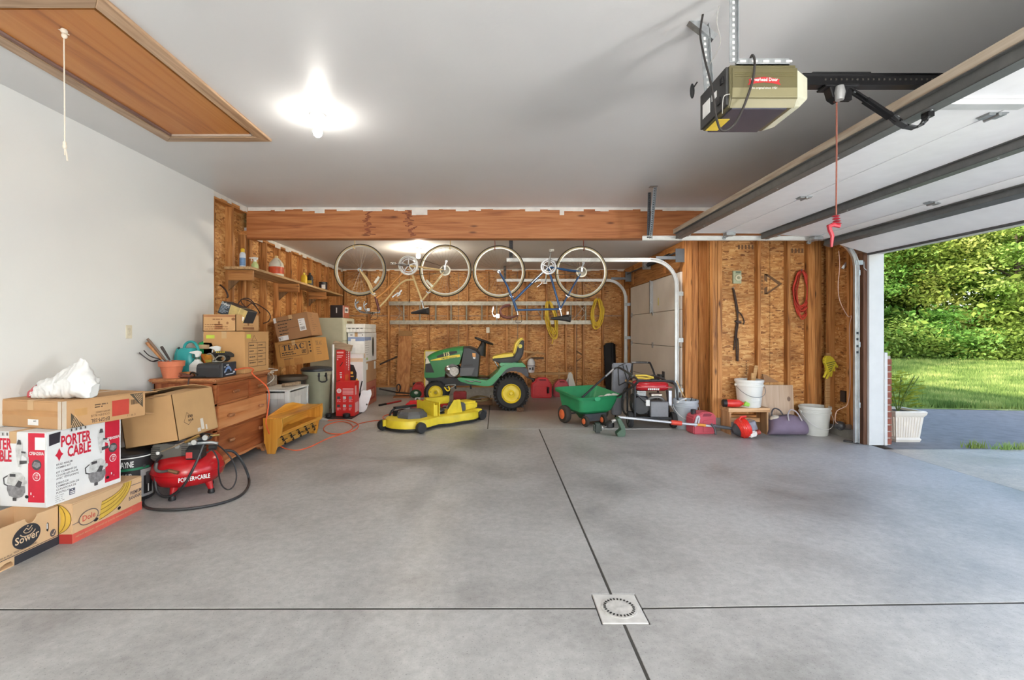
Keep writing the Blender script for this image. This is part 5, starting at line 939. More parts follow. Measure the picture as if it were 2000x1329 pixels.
c.pr('f',[rect(.33,.42,.095,.265),rect(.02,.155,.01,.075),rect(0,.035,.27,.34)],PAPER,'white_label'); barcode(c,'f',.345,.11,.06,.04); c.lines('f',.34,.24,.05,3,.03,INK,.008,2); c.lines('f',.03,.05,.08,2,.018,INK,.008,4); barcode(c,'f',.028,.018,.02,.04,5)
for k in range(5): c.lines('f',.045,.275-k*.045,.22-.02*k,1,.03,INK,.012,k+2)
for k in range(9): c.lines('r',.12,.31-k*.03,.26 if k in (5,6) else .12,1,.03,INK2,.007,k+20)
c.pr('f',strip([(.045,.165),(.32,.165)],.003),INK,'rule')
# filing cabinet and radio carton
FC=M((206,204,180),.5,var=.05); t=thing('filing_cabinet','tall cream metal filing cabinet behind the tilted cartons, near the stud wall','cabinet',(-2.84,8.27,0)); w,d,h=.56,.62,1.532
MB().bx(-w/2,w/2-.02,-d/2,d/2,0,h).build('body',M((176,174,150),.5,var=.05),t,bev=.004)  # darker cream than the drawers, the shaded side put into the colour
for k in range(4):
    dd=MB().bx(w/2-.02,w/2,-d/2+.012,d/2-.012,.02+k*.378,.39+k*.378).build('drawer',FC,t,bev=.003); MB().bx(w/2,w/2+.012,-.13,.13,.31+k*.378,.345+k*.378).build('handle',M((150,136,110),.4,.6),dd); MB().bx(w/2,w/2+.003,-.05,.05,.24+k*.378,.28+k*.378).build('label_holder',GALV,dd)
t=thing('radio_carton','small black and orange printed carton standing on the filing cabinet','box',(-2.70,8.2,1.533)); MB().bx(-.11,.10,-.16,.19,0,.215).build('body',M((34,24,24),.5),t,bev=.003)
MB().sheet([rect(0,.06,.004,.21)],(.10,-.16,0),(0,1,0),(0,0,1)).build('pink_edge',M((206,150,140),.6),t,fix=False); MB().sheet([rect(.06,.35,.004,.21)],(.10,-.16,0),(0,1,0),(0,0,1)).build('orange_print',M((172,96,70),.6,var=.2,sc=20),t,fix=False); MB().sheet([rect(.10,.30,.09,.185)],(.10,-.16,0),(0,1,0),(0,0,1),.002).build('white_print',PAPER,t,fix=False); MB().sheet([rect(.13,.265,.115,.16)],(.10,-.16,0),(0,1,0),(0,0,1),.003).build('display_print',M((90,90,90),.5),t,fix=False)
MB().sheet([rect(-.012,.006,.08,.17)],(-.0,-.16,0),(1,0,0),(0,0,1)).build('white_lettering',M((200,200,200),.6),t,fix=False)
# appliance carton tower
def tower(z0,z1,mat,name,label,**k): return Carton(name,label,'box',(-2.395,8.52,z0),(.285,.80,z1-z0-.002),mat,**k)
c=tower(0,.415,M((184,112,88),.8,var=.08),'red_brown_carton','reddish-brown carton at the foot of the white appliance tower'); c.pr('r',[rect(.3,.7,.08,.3)],M((168,70,60),.7),'red_print'); c.pr('r',[rect(.36,.64,.12,.26)],M((196,130,108),.7),'panel_print',.0024)
c=tower(.416,.775,M((182,140,102),.8,var=.06),'plain_carton','plain brown carton in the middle of the appliance tower'); c.pr('r',[rect(.08,.2,.22,.33),rect(.62,.74,.2,.34)],PAPER,'white_label'); c.pr('f',[rect(.0,.285,.16,.2)],M((168,122,80),.5),'tape')
c=tower(.776,1.285,WBOX,'appliance_carton','white and blue appliance carton with a dark oval hand hole, near the stud wall'); BLU=M((140,158,196),.6,var=.08); c.pr('f',[rect(0,.285,.36,.43)],BLU,'blue_band'); c.pr('r',[rect(0,.42,.37,.43)],BLU,'blue_band'); c.pr('f',[rect(.05,.13,.25,.40),rect(.13,.27,.10,.36)],PAPER,'panel_print',.0024); c.pr('f',[ell(.25,.465,.008,.01,10)],INK,'dot'); c.pr('f',[rect(.04,.08,.455,.475)],GRY[2],'small_mark')
c.lines('f',.15,.3,.1,6,.03,GRY[2],.006,3); c.lines('r',.04,.36,.25,7,.04,GRY[2],.006,4); c.pr('r',[rect(.02,.2,.03,.07)],M((170,196,120),.6),'green_print'); c.pr('r',[[(.55+.07*math.cos(R(a)),.25+.13*math.sin(R(a))+(.05 if math.sin(R(a))>0 else -.05)) for a in range(0,360,18)]],M((70,68,60),.8),'hand_hole',.0024)
t=thing('slotted_tray','white slotted plastic tray lying upside down on the appliance carton','tray',(-2.395,8.5,1.286)); 
MB().bx(-.17,.15,-.40,.36,0,.07).build('base',WHT,t,bev=.006); MB().bx(-.165,.155,-.41,.35,.071,.145).build('lid',WHT,t,bev=.006)
for k in range(5): MB().bx(-.15+k*.055,-.115+k*.055,-.408,-.402,.008,.058).build('rib',M((246,246,242),.5),t)
for k in range(4): MB().bx(-.13+k*.07,-.09+k*.07,-.412,-.405,.062,.072).build('slot',INK,t)
# white kitchen carton with dark hexagon
c=Carton('tall_white_carton','tall white carton with black hexagon and yellow corner print, behind the red cartons','box',(-2.31,7.95,0),(.215,.20,.93),WBOX); c.pr('f',[[(.0,.40),(.07,.42),(.11,.55),(.11,.62),(.06,.75),(0,.76)]],BLK,'black_hexagon'); c.pr('f',[[(0,.30),(.11,.34),(.13,.52),(.105,.53),(.07,.42),(0,.40)]],M((222,172,60),.6),'yellow_print',.001); c.pr('f',[rect(.01,.05,.60,.64),rect(.01,.06,.55,.57)],M((206,160,60),.6),'gold_print',.0024); c.pr('f',strip([(.16,.2),(.17,.35),(.20,.48)],.02)+[rect(.15,.19,.24,.28)],BLK,'tool_print'); c.pr('f',[rect(0,.215,.80,.86)],M((216,190,160),.7),'tan_band')
# red cartons
RC=M((204,30,26),.5,var=.05,name='red_card'); 
c=Carton('tall_red_carton','tall narrow red tool carton with white print, standing behind the squat red carton','box',(-2.465,7.66,.0),(.13,.30,1.0),RC,tape=False); PK=M((236,176,176),.6); c.pr('f',[rect(.012,.115,.945,.97),rect(.012,.105,.90,.915),rect(.012,.085,.875,.888),rect(.012,.032,.835,.86)],PK,'white_print'); c.pr('r',[rect(.19,.23,.94-k*.035,.965-k*.035) for k in range(9)]+[rect(.09,.12,.95-k*.04,.965-k*.04) for k in range(6)],PAPER,'white_lettering'); c.pr('r',[rect(.03,.20,.40,.60)],M((214,92,40),.5,var=.2),'orange_photo')
c.pr('f',[ell(.075,.57,.012,.02,12),rect(.055,.09,.60,.615),rect(.055,.09,.63,.645)],PAPER,'white_mark'); c.pr('f',strip([(.06,.74),(.10,.80)],.012)+strip([(.03,.49),(.05,.52)],.012),BLK,'tool_print')
c=Carton('squat_red_carton','squat red carton with rows of small white pictures, in front of the tall red one','box',(-2.307,7.37,.0),(.285,.24,.52),RC,tape=False)
# rests on a low black dolly
c.pr('f',[ell(.05,.385,.035,.035,20)],PAPER,'round_badge'); c.pr('f',[ell(.05,.385,.026,.026,20)],PK,'badge_ring',.0024); c.pr('f',[rect(.105,.27,.41-k*.02,.42-k*.02) for k in range(5)],PK,'white_print')
for r_ in range(2):
    for q in range(3): x,y=.02+q*.09,.20-r_*.125; c.pr('f',[rect(x,x+.045,y+.06,y+.10)],GRY[q],'picture'); c.lines('f',x,y+.045,.06,3,.014,PK,.006,q+5*r_)
c.pr('r',[rect(.02,.1,.32,.46),rect(.03,.2,.05,.2)],PK,'white_print')
for o in bpy.data.objects:
    if o.name in('tall_red_carton','squat_red_carton'): o.location.z+=.012
t=thing('low_dolly','low black base under the red cartons with a foil scrap at its edge','dolly',(-2.38,7.45,0)); MB().bx(-.20,.23,-.38,.40,.0,.01).build('deck',BLK,t); MB().lathe([(.05,0),(.055,.01),(.055,.05),(.03,.06)],(.12,-.28,.01),n=18).build('foot',BLK,t); MB().lathe([(.04,0),(.045,.01),(.045,.05),(.03,.06)],(-.15,-.28,.01),n=18).build('foot',BLK,t)
t=tag(MB().hexa([Vector(q) for q in ((-.1,0,0),(.03,-.03,0),(.05,.0,0),(-.06,.05,0),(-.11,0,.02),(.03,-.03,.006),(.05,0,.01),(-.07,.05,.03))]).build('foil_scrap',M((220,220,224),.3,.5)),'crumpled pale foil scrap on the floor before the red cartons','scrap'); t.location=(-2.52,7.0,0)
plank('wood_offcut','grey-brown plank offcut balanced on the tall red carton',P(652,672,7.6),P(686,681,7.6),.10,.10,lumber('x',((130,108,84),(172,150,124),(196,176,150)),.7,0,'pale_offcut'))
t=tag(MB().lathe([(.018,.03),(.02,1.10)],(-2.56,7.45,0),n=12).build('white_tube',WHT),'thin white tube standing between the olive can and the tall red carton','tube')
# white folded sheet leaning
t=thing('folded_bag','white folded paper sack leaning against the appliance tower','bag',(-2.16,7.62,0),rot=(-14,12,8))
q=MB(); q.prism([(-.085,0),(.02,-.0),(.06,.06),(.085,.34),(.06,.36),(.055,.40),(.03,.39),(.02,.365),(-.075,.35),(-.10,.12)],'y',-.02,.02); q.build('sack',M((232,232,236),.7,var=.04,bmp=.4,bsc=14),t,bev=.012,seg=2); MB().sheet([ell(.05,.14,.012,.016,12)],(0,-.022,0),(1,0,0),(0,0,1)).build('logo',BLK,t,fix=False)
# yellow coat shelf
YW=lumber('y',((176,112,34),(212,150,56),(226,172,80)),.4,1,'yellow_pine',.6); YWZ=lumber('z',((170,104,30),(206,142,50),(222,166,74)),.4,1,'yellow_pine',.6)
t=thing('coat_shelf','yellow pine wall shelf with black hooks, standing on the floor beside the dresser','shelf',(-2.355,5.57,0),-3)
sp_=[(-.10,.38),(-.09,.16),(-.055,.0),(.03,.0),(.05,.07),(.062,.16),(.10,.20),(.112,.30),(.105,.385),(.02,.365),(-.06,.375)]
for y in (-.52,.50): MB().prism(sp_,'y',y,y+.02).build('end_panel',YWZ,t,bev=.002)
MB().prism([(-.5,.10),(.5,.10),(.5,.37),(.35,.40),(.12,.455),(-.05,.46),(-.25,.42),(-.5,.37)],'x',-.10,-.082).build('back_board',YW,t,bev=.002); MB().bx(-.082,.10,-.5,.5,.19,.207).build('shelf_board',YW,t); MB().bx(.085,.103,-.5,.5,.205,.225).bx(-.09,.105,-.5,.5,.362,.378).build('lip',YW,t,bev=.003); MB().bx(.012,.028,-.5,.5,.055,.19).build('hook_rail',YW,t,bev=.002)
for k in range(5):
    for z in (.145,.09):
        y=-.40+k*.185+(.05 if z<.1 else 0); MB().tube(spline([(.028,y,z+.02),(.05,y,z+.012),(.062,y+.004,z-.012),(.05,y+.01,z-.026),(.04,y+.02,z-.012)],4)+[],.0055,6).tube(spline([(.028,y,z+.0),(.045,y+.02,z+.022),(.06,y+.045,z+.03)],3),.005,6).build('hook',BLK,t)
# orange extension cord
OC=M((222,98,56),.5,var=.06)
def gz(x,y,z=.006): return G(x,y,z)
t=thing('extension_cord','orange extension cord running from the battery charger down the dresser and across the floor','cord'); 
MB().tube(spline([(-2.53,4.62,.93),P(482,719,4.78),P(495,722,4.85)+Vector((0,0,.0)),Vector((-2.495,4.87,.865)),P(512,760,4.88)+Vector((.06,0,0)),P(512,800,4.88)+Vector((.06,0,0)),P(520,830,4.9),gz(535,862,.10),gz(556,876),gz(580,880),gz(606,873),gz(640,857),gz(668,848),gz(688,838),gz(684,828),gz(664,824),gz(640,830),gz(632,838),gz(640,846),gz(664,848),gz(690,842),gz(700,833),gz(694,826),gz(670,820),gz(640,822)],6),.0065,7).build('cord',OC,t); MB().tube(spline([gz(690,834,.016),gz(705,827),gz(735,822),gz(760,822)],6),.0065,7).build('cord',M((206,96,62),.5),t); MB().tube(spline([gz(788,808),gz(770,808),gz(752,812),gz(748,817),gz(760,821),gz(790,820)],6),.0065,7).build('cord',OC,t); MB().tube([(-2.53,4.62,.93),(-2.57,4.60,.93)],.012,8).build('plug',M((216,120,90),.5),t)
# ---------------------------------------------------------------- shelf on the side wall
t=thing('wall_shelf','long weathered board shelf on brackets along the side stud wall','shelf'); y0_,y1_=5.52,8.8
def zs(y): return 2.055+(y-y0_)/(y1_-y0_)*(-.075)
MB().hexa([Vector(q) for q in ((XL-.01,y0_,zs(y0_)-.028),(-2.84,y0_,zs(y0_)-.028),(-2.84,y1_,zs(y1_)-.028),(XL-.01,y1_,zs(y1_)-.028),(XL-.01,y0_,zs(y0_)),(-2.84,y0_,zs(y0_)),(-2.84,y1_,zs(y1_)),(XL-.01,y1_,zs(y1_)))]).build('board',lumber('y',((128,96,64),(172,138,96),(200,168,122)),.7,1,'shelf_wood'),t)
for y in (5.60,6.9,8.0): MB().bx(XL-.01,-2.87,y,y+.035,zs(y)-.15,zs(y)-.03).build('bracket_block',SX,t,bev=.002); MB().prism([(XL-.01,zs(y)-.15),(XL-.01,zs(y)-.27),(-3.03,zs(y)-.15)],'y',y+.005,y+.025).build('brace',lumber('z',((80,54,30),(116,84,52),(140,104,68)),.7,0,'dark_brace'),t)
t=thing('spray_can','white and blue aerosol can with a yellow cap, first on the wall shelf','bottle',(-3.02,5.66,zs(5.66)+.001)); MB().lathe([(.032,0),(.034,.005),(.034,.165),(.026,.185),(.02,.19)],n=20).build('body',M((206,214,222),.35),t); MB().lathe([(.0345,.03),(.0348,.032),(.0348,.12),(.0345,.122)],n=20,cap=False).build('blue_label',M((96,130,170),.4,var=.2,sc=40),t); MB().lathe([(.022,.19),(.022,.225),(.015,.235)],n=16).build('cap',M((226,186,50),.4),t)
sprayer('spray_bottle','small white and green spray bottle second on the wall shelf',(-2.96,5.83,zs(5.83)+.001),M((190,206,140),.4),WHT,.034,.115,.7)
t=thing('plastic_jug','translucent white jug with a red and orange label, on the wall shelf','jug',(-2.97,6.42,zs(6.42)+.001)); MB().lathe([(.085,0),(.09,.01),(.09,.15),(.08,.19),(.035,.245),(.02,.26)],n=24,sq=.8).build('body',M((222,218,200),.35,var=.04),t); MB().lathe([(.0905,.04),(.0915,.042),(.0915,.13),(.0905,.132)],n=24,sq=.8,cap=False).build('label',M((206,84,48),.5,var=.35,sc=16),t); MB().lathe([(.022,.255),(.022,.285),(.018,.287)],n=14).build('cap',M((206,180,120),.4),t); MB().tube(spline([(.045,-.03,.225),(.075,-.045,.20),(.088,-.05,.14)],4),.012,8).build('handle',M((222,218,200),.35),t)
t=thing('oil_bottle','yellow bottle standing beside a black one on the wall shelf','bottle',(-3.0,7.42,zs(7.42)+.001)); MB().lathe([((.045,.03),0),((.047,.032),.14),((.03,.025),.17),((.014,.014),.175)],n=20,sq=.7).build('body',M((222,186,50),.4),t); MB().lathe([(.016,.175),(.016,.205)],n=12).build('cap',M((230,206,80),.4),t)
t=thing('oil_bottle','black bottle with a white stripe beside the yellow one on the wall shelf','bottle',(-2.96,7.55,zs(7.55)+.001)); MB().lathe([((.05,.034),0),((.05,.034),.15),((.03,.026),.185),((.014,.014),.19)],n=20,sq=.7).build('body',M((40,38,38),.4),t); MB().lathe([(.016,.19),(.016,.22)],n=12).build('cap',BLK,t); MB().bx(-.04,.04,-.037,-.034,.05,.10).build('label',M((206,180,70),.5),t)
t=thing('can','dark tin with a white label at the far end of the wall shelf','can',(-2.97,8.15,zs(8.15)+.001)); MB().lathe([(.07,0),(.07,.115),(.06,.12)],n=24).build('body',M((46,42,52),.4),t); MB().lathe([(.072,.12),(.072,.15),(.06,.153)],n=24).build('lid',M((36,36,38),.4),t); MB().bx(.0,.06,-.072,-.062,.03,.1).build('label',PAPER,t)
# ---------------------------------------------------------------- ladder on the back wall
AL=M((160,154,140),.45,.5,var=.2,sc=20); yl=YBACK-.045
def BK(x,y,d=yl): return P(x,y,d)
t=thing('ladder','long aluminium extension ladder hung level across the back stud wall','ladder'); 
for a,bq in ((760,593),(762,630)): MB().bar(BK(a,bq),BK(1164,bq),.055,.025,(0,0,1)).bar(BK(a,bq-2.4)+Vector((0,-.02,0)),BK(1164,bq-2.4)+Vector((0,-.02,0)),.006,.03).bar(BK(a,bq+2.4)+Vector((0,-.02,0)),BK(1164,bq+2.4)+Vector((0,-.02,0)),.006,.03).build('side_rail',AL,t)
for x in (788.5,820,851,881,911,941,970,1000,1029,1059,1087,1115,1144): MB().tube([BK(x,594),BK(x,629)],.017,8).build('rung',AL,t)
for a,bq in (((772,595),(786,611)),((786,611),(772,628)),((1128,595),(1144,611)),((1144,611),(1130,628)),((1116,628),(1142,598)),((1045,598),(1062,628))): MB().tube([BK(*a)+Vector((0,-.02,0)),BK(*bq)+Vector((0,-.02,0))],.006,6).build('brace',AL,t)
for x in (800,1100): MB().tube([BK(x,585)+Vector((0,.04,0)),BK(x,586)+Vector((0,-.04,0)),BK(x,592)+Vector((0,-.05,0))],.006,6).build('hook',BLK,t)
# yellow cords on the wall
YC=M((228,192,44),.5,var=.1)
def coil(name,label,px,mat,n,w,h,rad,d,seed,tail=None,cat='hose',lean=0):
    g=random.Random(seed); t=thing(name,label,cat)
    for k in range(n):
        a=g.uniform(.65,1.05)*w/2; hh=h*g.uniform(.72,1.05); cx=px[0]+g.uniform(-2,2); dy=d-.03-.012*(k%4)
        pts=[P(cx+a*math.cos(q)*(1 if math.sin(q)>-.2 else .8)+lean*(1+math.sin(q))*hh*.25,px[1]+hh/2+hh/2*math.sin(q)+g.uniform(-1,1),dy) for q in np.linspace(-PI/2,1.5*PI,18)[:-1]]
        MB().tube(spline(pts,2,True),rad,6,True).build('loop',mat,t)
    MB().tube([P(px[0]-1,px[1]-1,d+.02),P(px[0],px[1],d-.08),P(px[0],px[1]-3,d-.09)],.006,6).build('peg',GALV,t)
    if tail: MB().tube(spline([P(x,y,d-.05) for x,y in tail],5),rad,6).build('tail',mat,t)
    return t
coil('hose_bundle','yellow cord coiled on the back wall behind the blue bicycle saddle',(1071,589),YC,11,20,72,.011,YBACK-.06,1,[(1080,640),(1082,655),(1078,672)],lean=.35)
coil('hose_bundle','yellow cord coiled at the far end of the ladder, nearest the closed door',(1167,584),YC,11,24,62,.011,YBACK-.06,4,lean=-.1)
# ---------------------------------------------------------------- leaning things along the back wall
LB=lambda n:lumber('z',((126,74,32),(172,112,58),(196,142,84)),.6,0,'leaning_board',.6)
t=thing('leaning_board','wide brown board leaning on the back wall, topped by a strip of kraft paper','board'); 
a,bq=P(786,772,9.35),P(792,655,9.68); MB().bar(a,bq,.27,.022,(0,-1,0)).build('board',LB(0),t,bev=.002); a2=bq+(bq-a).normalized()*.09+Vector((0,-.014,0)); MB().bar(bq-(bq-a).normalized()*.02+Vector((0,-.014,0)),a2,.275,.012,(0,-1,0)).build('kraft_strip',M((146,108,66),.8),t); MB().bar(P(797,772,9.42),P(802,660,9.72),.04,.02,(0,-1,0)).build('edge_batten',LB(0),t)
plank('foot_plank','short reddish plank lying on the floor under the leaning board',G(769,776,.015),G(801,776,.015),.14,.03,lumber('x',((120,70,40),(160,104,66),(186,130,90)),.7,0,'red_plank'))
plank('leaning_plank','dark lumber piece leaning in the stud bay behind the tall board',P(742,712,9.62),P(776,697,9.62),.05,.03,M((58,42,32),.7))
def gas_can(name,label,loc,w,d,h,mat,rz=0,spout=True):
    t=thing(name,label,'gas can',loc,rz); MB().prism([(-w/2,0),(w/2,0),(w/2,h*.74),(w*.36,h*.86),(w*.30,h),(-w*.22,h),(-w*.30,h*.84),(-w/2,h*.70)],'y',-d/2,d/2).build('body',mat,t,bev=.022,seg=3)
    MB().prism([(-w*.13,h*.86),(w*.24,h*.86),(w*.20,h*.93),(-w*.10,h*.93)],'y',-d/2-.002,d/2+.002).build('handle_opening',M((110,10,20),.6),t); MB().bx(-w*.34,w*.30,-d/2-.004,-d/2+.004,h*.12,h*.60).build('panel',mat,t,bev=.003)
    if spout: MB().lathe([(.03,h*.78),(.03,h*.95),(.022,h*.96)],(-w*.38,0,0),n=14).build('cap',BLK,t)
    return t
GCR=M((200,24,34),.35,var=.06); GCP=M((190,72,82),.4,var=.08); GCD=M((176,40,40),.4)
gas_can('gas_can','red plastic gas can half hidden behind the tractor front, below the wide leaning board',(P(817,760,9.4).x,9.45,0),.24,.18,.30,GCD)
gc=gas_can('gas_can','bright red gas can with a looped handle behind the tractor rear wheel',(P(1056,770,9.45).x,9.36,0),.40,.22,.40,GCR); MB().bx(.10,.15,-.114,-.104,.10,.22).build('grip_slot',M((60,8,14),.6),gc)
gas_can('gas_can','dull red gas can with a dark cap rim, beside the bright red one',(P(1093,768,9.55).x+.02,9.52,0),.30,.2,.34,GCP,spout=False)
t=thing('seed_bag','white printed sack standing against the back wall behind the green cart','bag',(P(1114,765,9.4).x,9.5,0)); q=MB(); q.prism([(-.105,0),(.105,0),(.11,.24),(.06,.40),(.055,.47),(.0,.50),(-.03,.46),(-.04,.38),(-.11,.22)],'y',-.05,.05); q.build('sack',M((222,220,214),.6,var=.06,bmp=.4,bsc=14),t,bev=.02,seg=2); MB().sheet([[(-.06,.1),(-.02,.12),(-.03,.38),(-.055,.3)],[(.02,.08),(.07,.1),(.06,.22),(.02,.2)]],(0,-.05,0),(1,0,0),(0,0,1),.004).build('print',M((120,124,120),.6),t,fix=False)
# lumber frame behind the seat
t=thing('lumber_frame','frame of pale lumber offcuts leaning behind the yellow tractor seat','lumber'); WO=lumber('x',((140,100,60),(184,142,92),(206,170,120)),.7,0,'offcut')
MB().bar(P(1022,686,9.55),P(1064,692,9.55),.085,.04).build('board',WO,t); MB().bar(P(1016,710,9.60),P(1052,686,9.58),.07,.04).build('board',WO,t); MB().bar(P(1030,700,9.64),P(1062,700,9.64),.03,.04).build('board',lumber('x',((60,42,28),(86,62,42),(110,80,56)),.7,0,'dark_offcut'),t)
MB().bx(.66,1.5,9.56,9.64,.43,.475).build('board',WO,t)
for x in (.7,1.45): MB().bx(x,x+.04,9.57,9.63,0,.43).build('leg',SZ,t)
t=thing('white_float','white and grey oval buoy-like container on the lumber frame behind the fender','container',(P(1038,722,9.5).x,9.60,.476)); MB().lathe([(.06,0),(.07,.04),(.078,.13),(.074,.135),(.08,.14),(.078,.21),(.05,.27),(.001,.29)],n=24,cap=False).build('body',M((214,214,216),.3,var=.04),t); MB().lathe([(.081,.13),(.083,.135),(.081,.145)],n=24,cap=False).build('seam',M((120,120,124),.4),t); MB().sheet([rect(-.045,-.01,.06,.10),rect(.005,.045,.05,.11)],(0,-.08,0),(1,0,0),(0,0,1),.003).build('black_print',BLK,t,fix=False)
plank('wood_stick','short pale stick standing in the studs above the dull red gas can',P(1092,740,9.66),P(1092,722,9.66),.03,.02,WO)
t=tag(MB().hexa([Vector(q) for q in (P(1183,765,9.5),P(1200,765,9.5),P(1205,765,9.7),P(1186,765,9.7),P(1178,672,9.55),P(1196,668,9.55),P(1203,670,9.7),P(1182,672,9.7))]).build('black_case',M((22,22,24),.8),bev=.03,seg=2),'black soft case standing in the dark corner beside the closed door','case')
# tools and clutter on the floor under the tractor
t=thing('leaning_sheet','pale panel with a yellow edge standing on the floor behind the tractor hood','panel',(P(848,710,9.3).x,9.5,0)); MB().bx(-.22,.22,-.01,.01,0,.92).build('sheet',M((226,220,200),.6),t); MB().bx(-.225,-.20,-.014,.014,0,.93).bx(-.225,.22,-.014,.014,.905,.93).build('edge',M((226,196,70),.5),t)
plank('timber','long dark timber lying on the floor behind the tractor',G(896,786,.05),G(962,786,.05),.10,.10,lumber('x',((76,50,32),(110,76,50),(136,98,68)),.8,0,'dark_timber'))
plank('timber','thin pale stick on the floor behind the tractor footrest',G(940,780,.115),G(962,779,.115),.03,.02,WO)
t=thing('tool_box','small red metal tool box on the timber under the tractor','tool box',(P(899,768,8.95).x,8.90,.0)); MB().bx(-.12,.12,-.06,.06,0,.16).build('body',GCD,t,bev=.004); MB().prism([(-.12,.16),(.12,.16),(.10,.185),(-.10,.185)],'y',-.06,.06).build('lid',GCD,t); MB().tube([(-.04,0,.185),(-.04,0,.205),(.04,0,.205),(.04,0,.185)],.005,6).build('handle',GALV,t)
t=tag(MB().tube(spline([G(x,y,.118) for x,y in ((921,777),(935,774),(950,776),(956,780),(944,783),(928,783),(918,779),(936,776))],5),.012,6).build('hose_coil',M((150,130,90),.6)),'tan hose loops lying on the dark timber under the tractor footrest','hose')
# red floor jack
t=thing('floor_jack','low red trolley jack with steel wheels under the tractor front','jack',(-1.20,8.02,0)); MB().prism([(-.30,.04),(-.32,.08),(-.28,.12),(.10,.15),(.34,.13),(.38,.08),(.36,.04)],'y',-.12,-.10).prism([(-.30,.04),(-.32,.08),(-.28,.12),(.10,.15),(.34,.13),(.38,.08),(.36,.04)],'y',.10,.12).build('side_frame',GCR,t); MB().tube([(-.26,0,.09),(.05,0,.10)],.05,12).build('ram',GCR,t); MB().bar((-.05,0,.11),(.27,0,.19),.07,.05).build('lift_arm',GCR,t); MB().lathe([(.05,.19),(.055,.215),(.04,.215)],(.28,0,0),n=18).build('saddle',STEEL,t)
for x in (-.27,.34):
    for y in (-.14,.14): MB().lathe([(.035,-.015),(.04,-.01),(.04,.01),(.035,.015)],(x,y,.04),'y',16).build('wheel',STEEL,t)
t=thing('pry_bar','red steel jack handle with a black grip, lying on the floor','bar'); MB().tube([G(752,790,.016),G(783,783.5,.016)],.015,8).build('shaft',GCD,t); MB().tube([G(740.5,792,.018),G(754,789.5,.018)],.018,8).build('grip',BLK,t)
# green string trimmer
t=thing('string_trimmer','green string trimmer with a long black shaft, lying below the wide leaning board','trimmer'); MB().tube([P(741,760,9.0),P(775,767,8.95),P(801,769,8.9)],.014,8).build('shaft',BLK,t); MB().tube(spline([P(776,764,8.93),P(775,755,8.93),P(779,751,8.93),P(782,757,8.93),P(779,767,8.93)],4),.012,7).build('loop_handle',BLK,t); o=P(812,770,8.85); MB().ball(o,(.11,.09,.085),16,10).build('engine_cover',M((30,74,50),.5),t); MB().ball(o+Vector((.02,-.075,.03)),(.04,.03,.03)).build('air_filter',M((190,200,196),.4),t); MB().bx(o.x+.0,o.x+.10,o.y-.12,o.y-.04,.025,.085).build('fuel_tank',M((226,226,222),.4),t,bev=.01); MB().lathe([(.022,0),(.022,.02)],(o.x+.05,o.y-.125,.055),'y',12).build('fuel_cap',BLK,t)
# ---------------------------------------------------------------- lawn tractor (faces -X, near side towards the camera)
TY=8.12; TN=7.76       # centre line and near flank
def T(x,y,d=TN): q=P(x,y,d); return (q.x,q.z)
JG=M((28,108,52),.28,var=.05,name='tractor_green'); JG2=M((40,138,82),.3,var=.05,name='fender_green'); JY=M((226,200,46),.35,var=.05,name='tractor_yellow'); TYR=M((38,38,40),.8,var=.12,bmp=.15); DSH=M((44,46,50),.45,var=.06)
t=thing('lawn_tractor','green lawn tractor with yellow wheels and seat, parked before the back wall without its deck','tractor',(0,0,0))
def pl(pts,d=TN): return [T(x,y,d) for x,y in pts]
def solid(name,pts,y0,y1,mat,bev=.02,seg=3,par=None,d=TN): return MB().prism(pl(pts,d),'y',y0,y1).build(name,mat,par or t,bev=bev,seg=seg)
def loft(pts_list,ys):
    m=MB(); n=len(pts_list[0]); V=[(p[0],y,p[1]) for pts,y in zip(pts_list,ys) for p in pts]; k=len(ys)
    m.add(V,[(i*n+j,i*n+(j+1)%n,(i+1)*n+(j+1)%n,(i+1)*n+j) for i in range(k-1) for j in range(n)]+[tuple(range(n))[::-1],tuple(range((k-1)*n,k*n))],True); return m
hood=[(827,739),(826.5,730),(829,712),(832,698),(838,693),(847,688.5),(862,684),(877,680.5),(892,678.4),(904,677.5),(905,680),(897,713),(880,714),(872.5,714.5),(870,725),(867.5,736.5),(850,739)]
hc=[hood[0]]; 
def shrink(pts,k,drop): 
    cx=sum(p[0] for p in pts)/len(pts); return [(cx+(p[0]-cx)*k, p[1]+ (drop if p[1]<700 else 0)) for p in pts]
A=pl(hood); B_=pl(shrink(hood,.985,3)); 
yn=TY-.30; yf=TY+.30
loft([pl(shrink(hood,.97,7)),pl(shrink(hood,.99,2)),A,A,pl(shrink(hood,.99,2)),pl(shrink(hood,.97,7))],[yn,yn+.02,yn+.07,yf-.07,yf-.02,yf]).build('hood',JG,t,ang=30)
NS=yn-.0045
def patch(name,pts,mat,off=0,par=None): return MB().prism(pl(pts,yn),'y',NS-.001-off,yn+.03).build(name,mat,par or t)
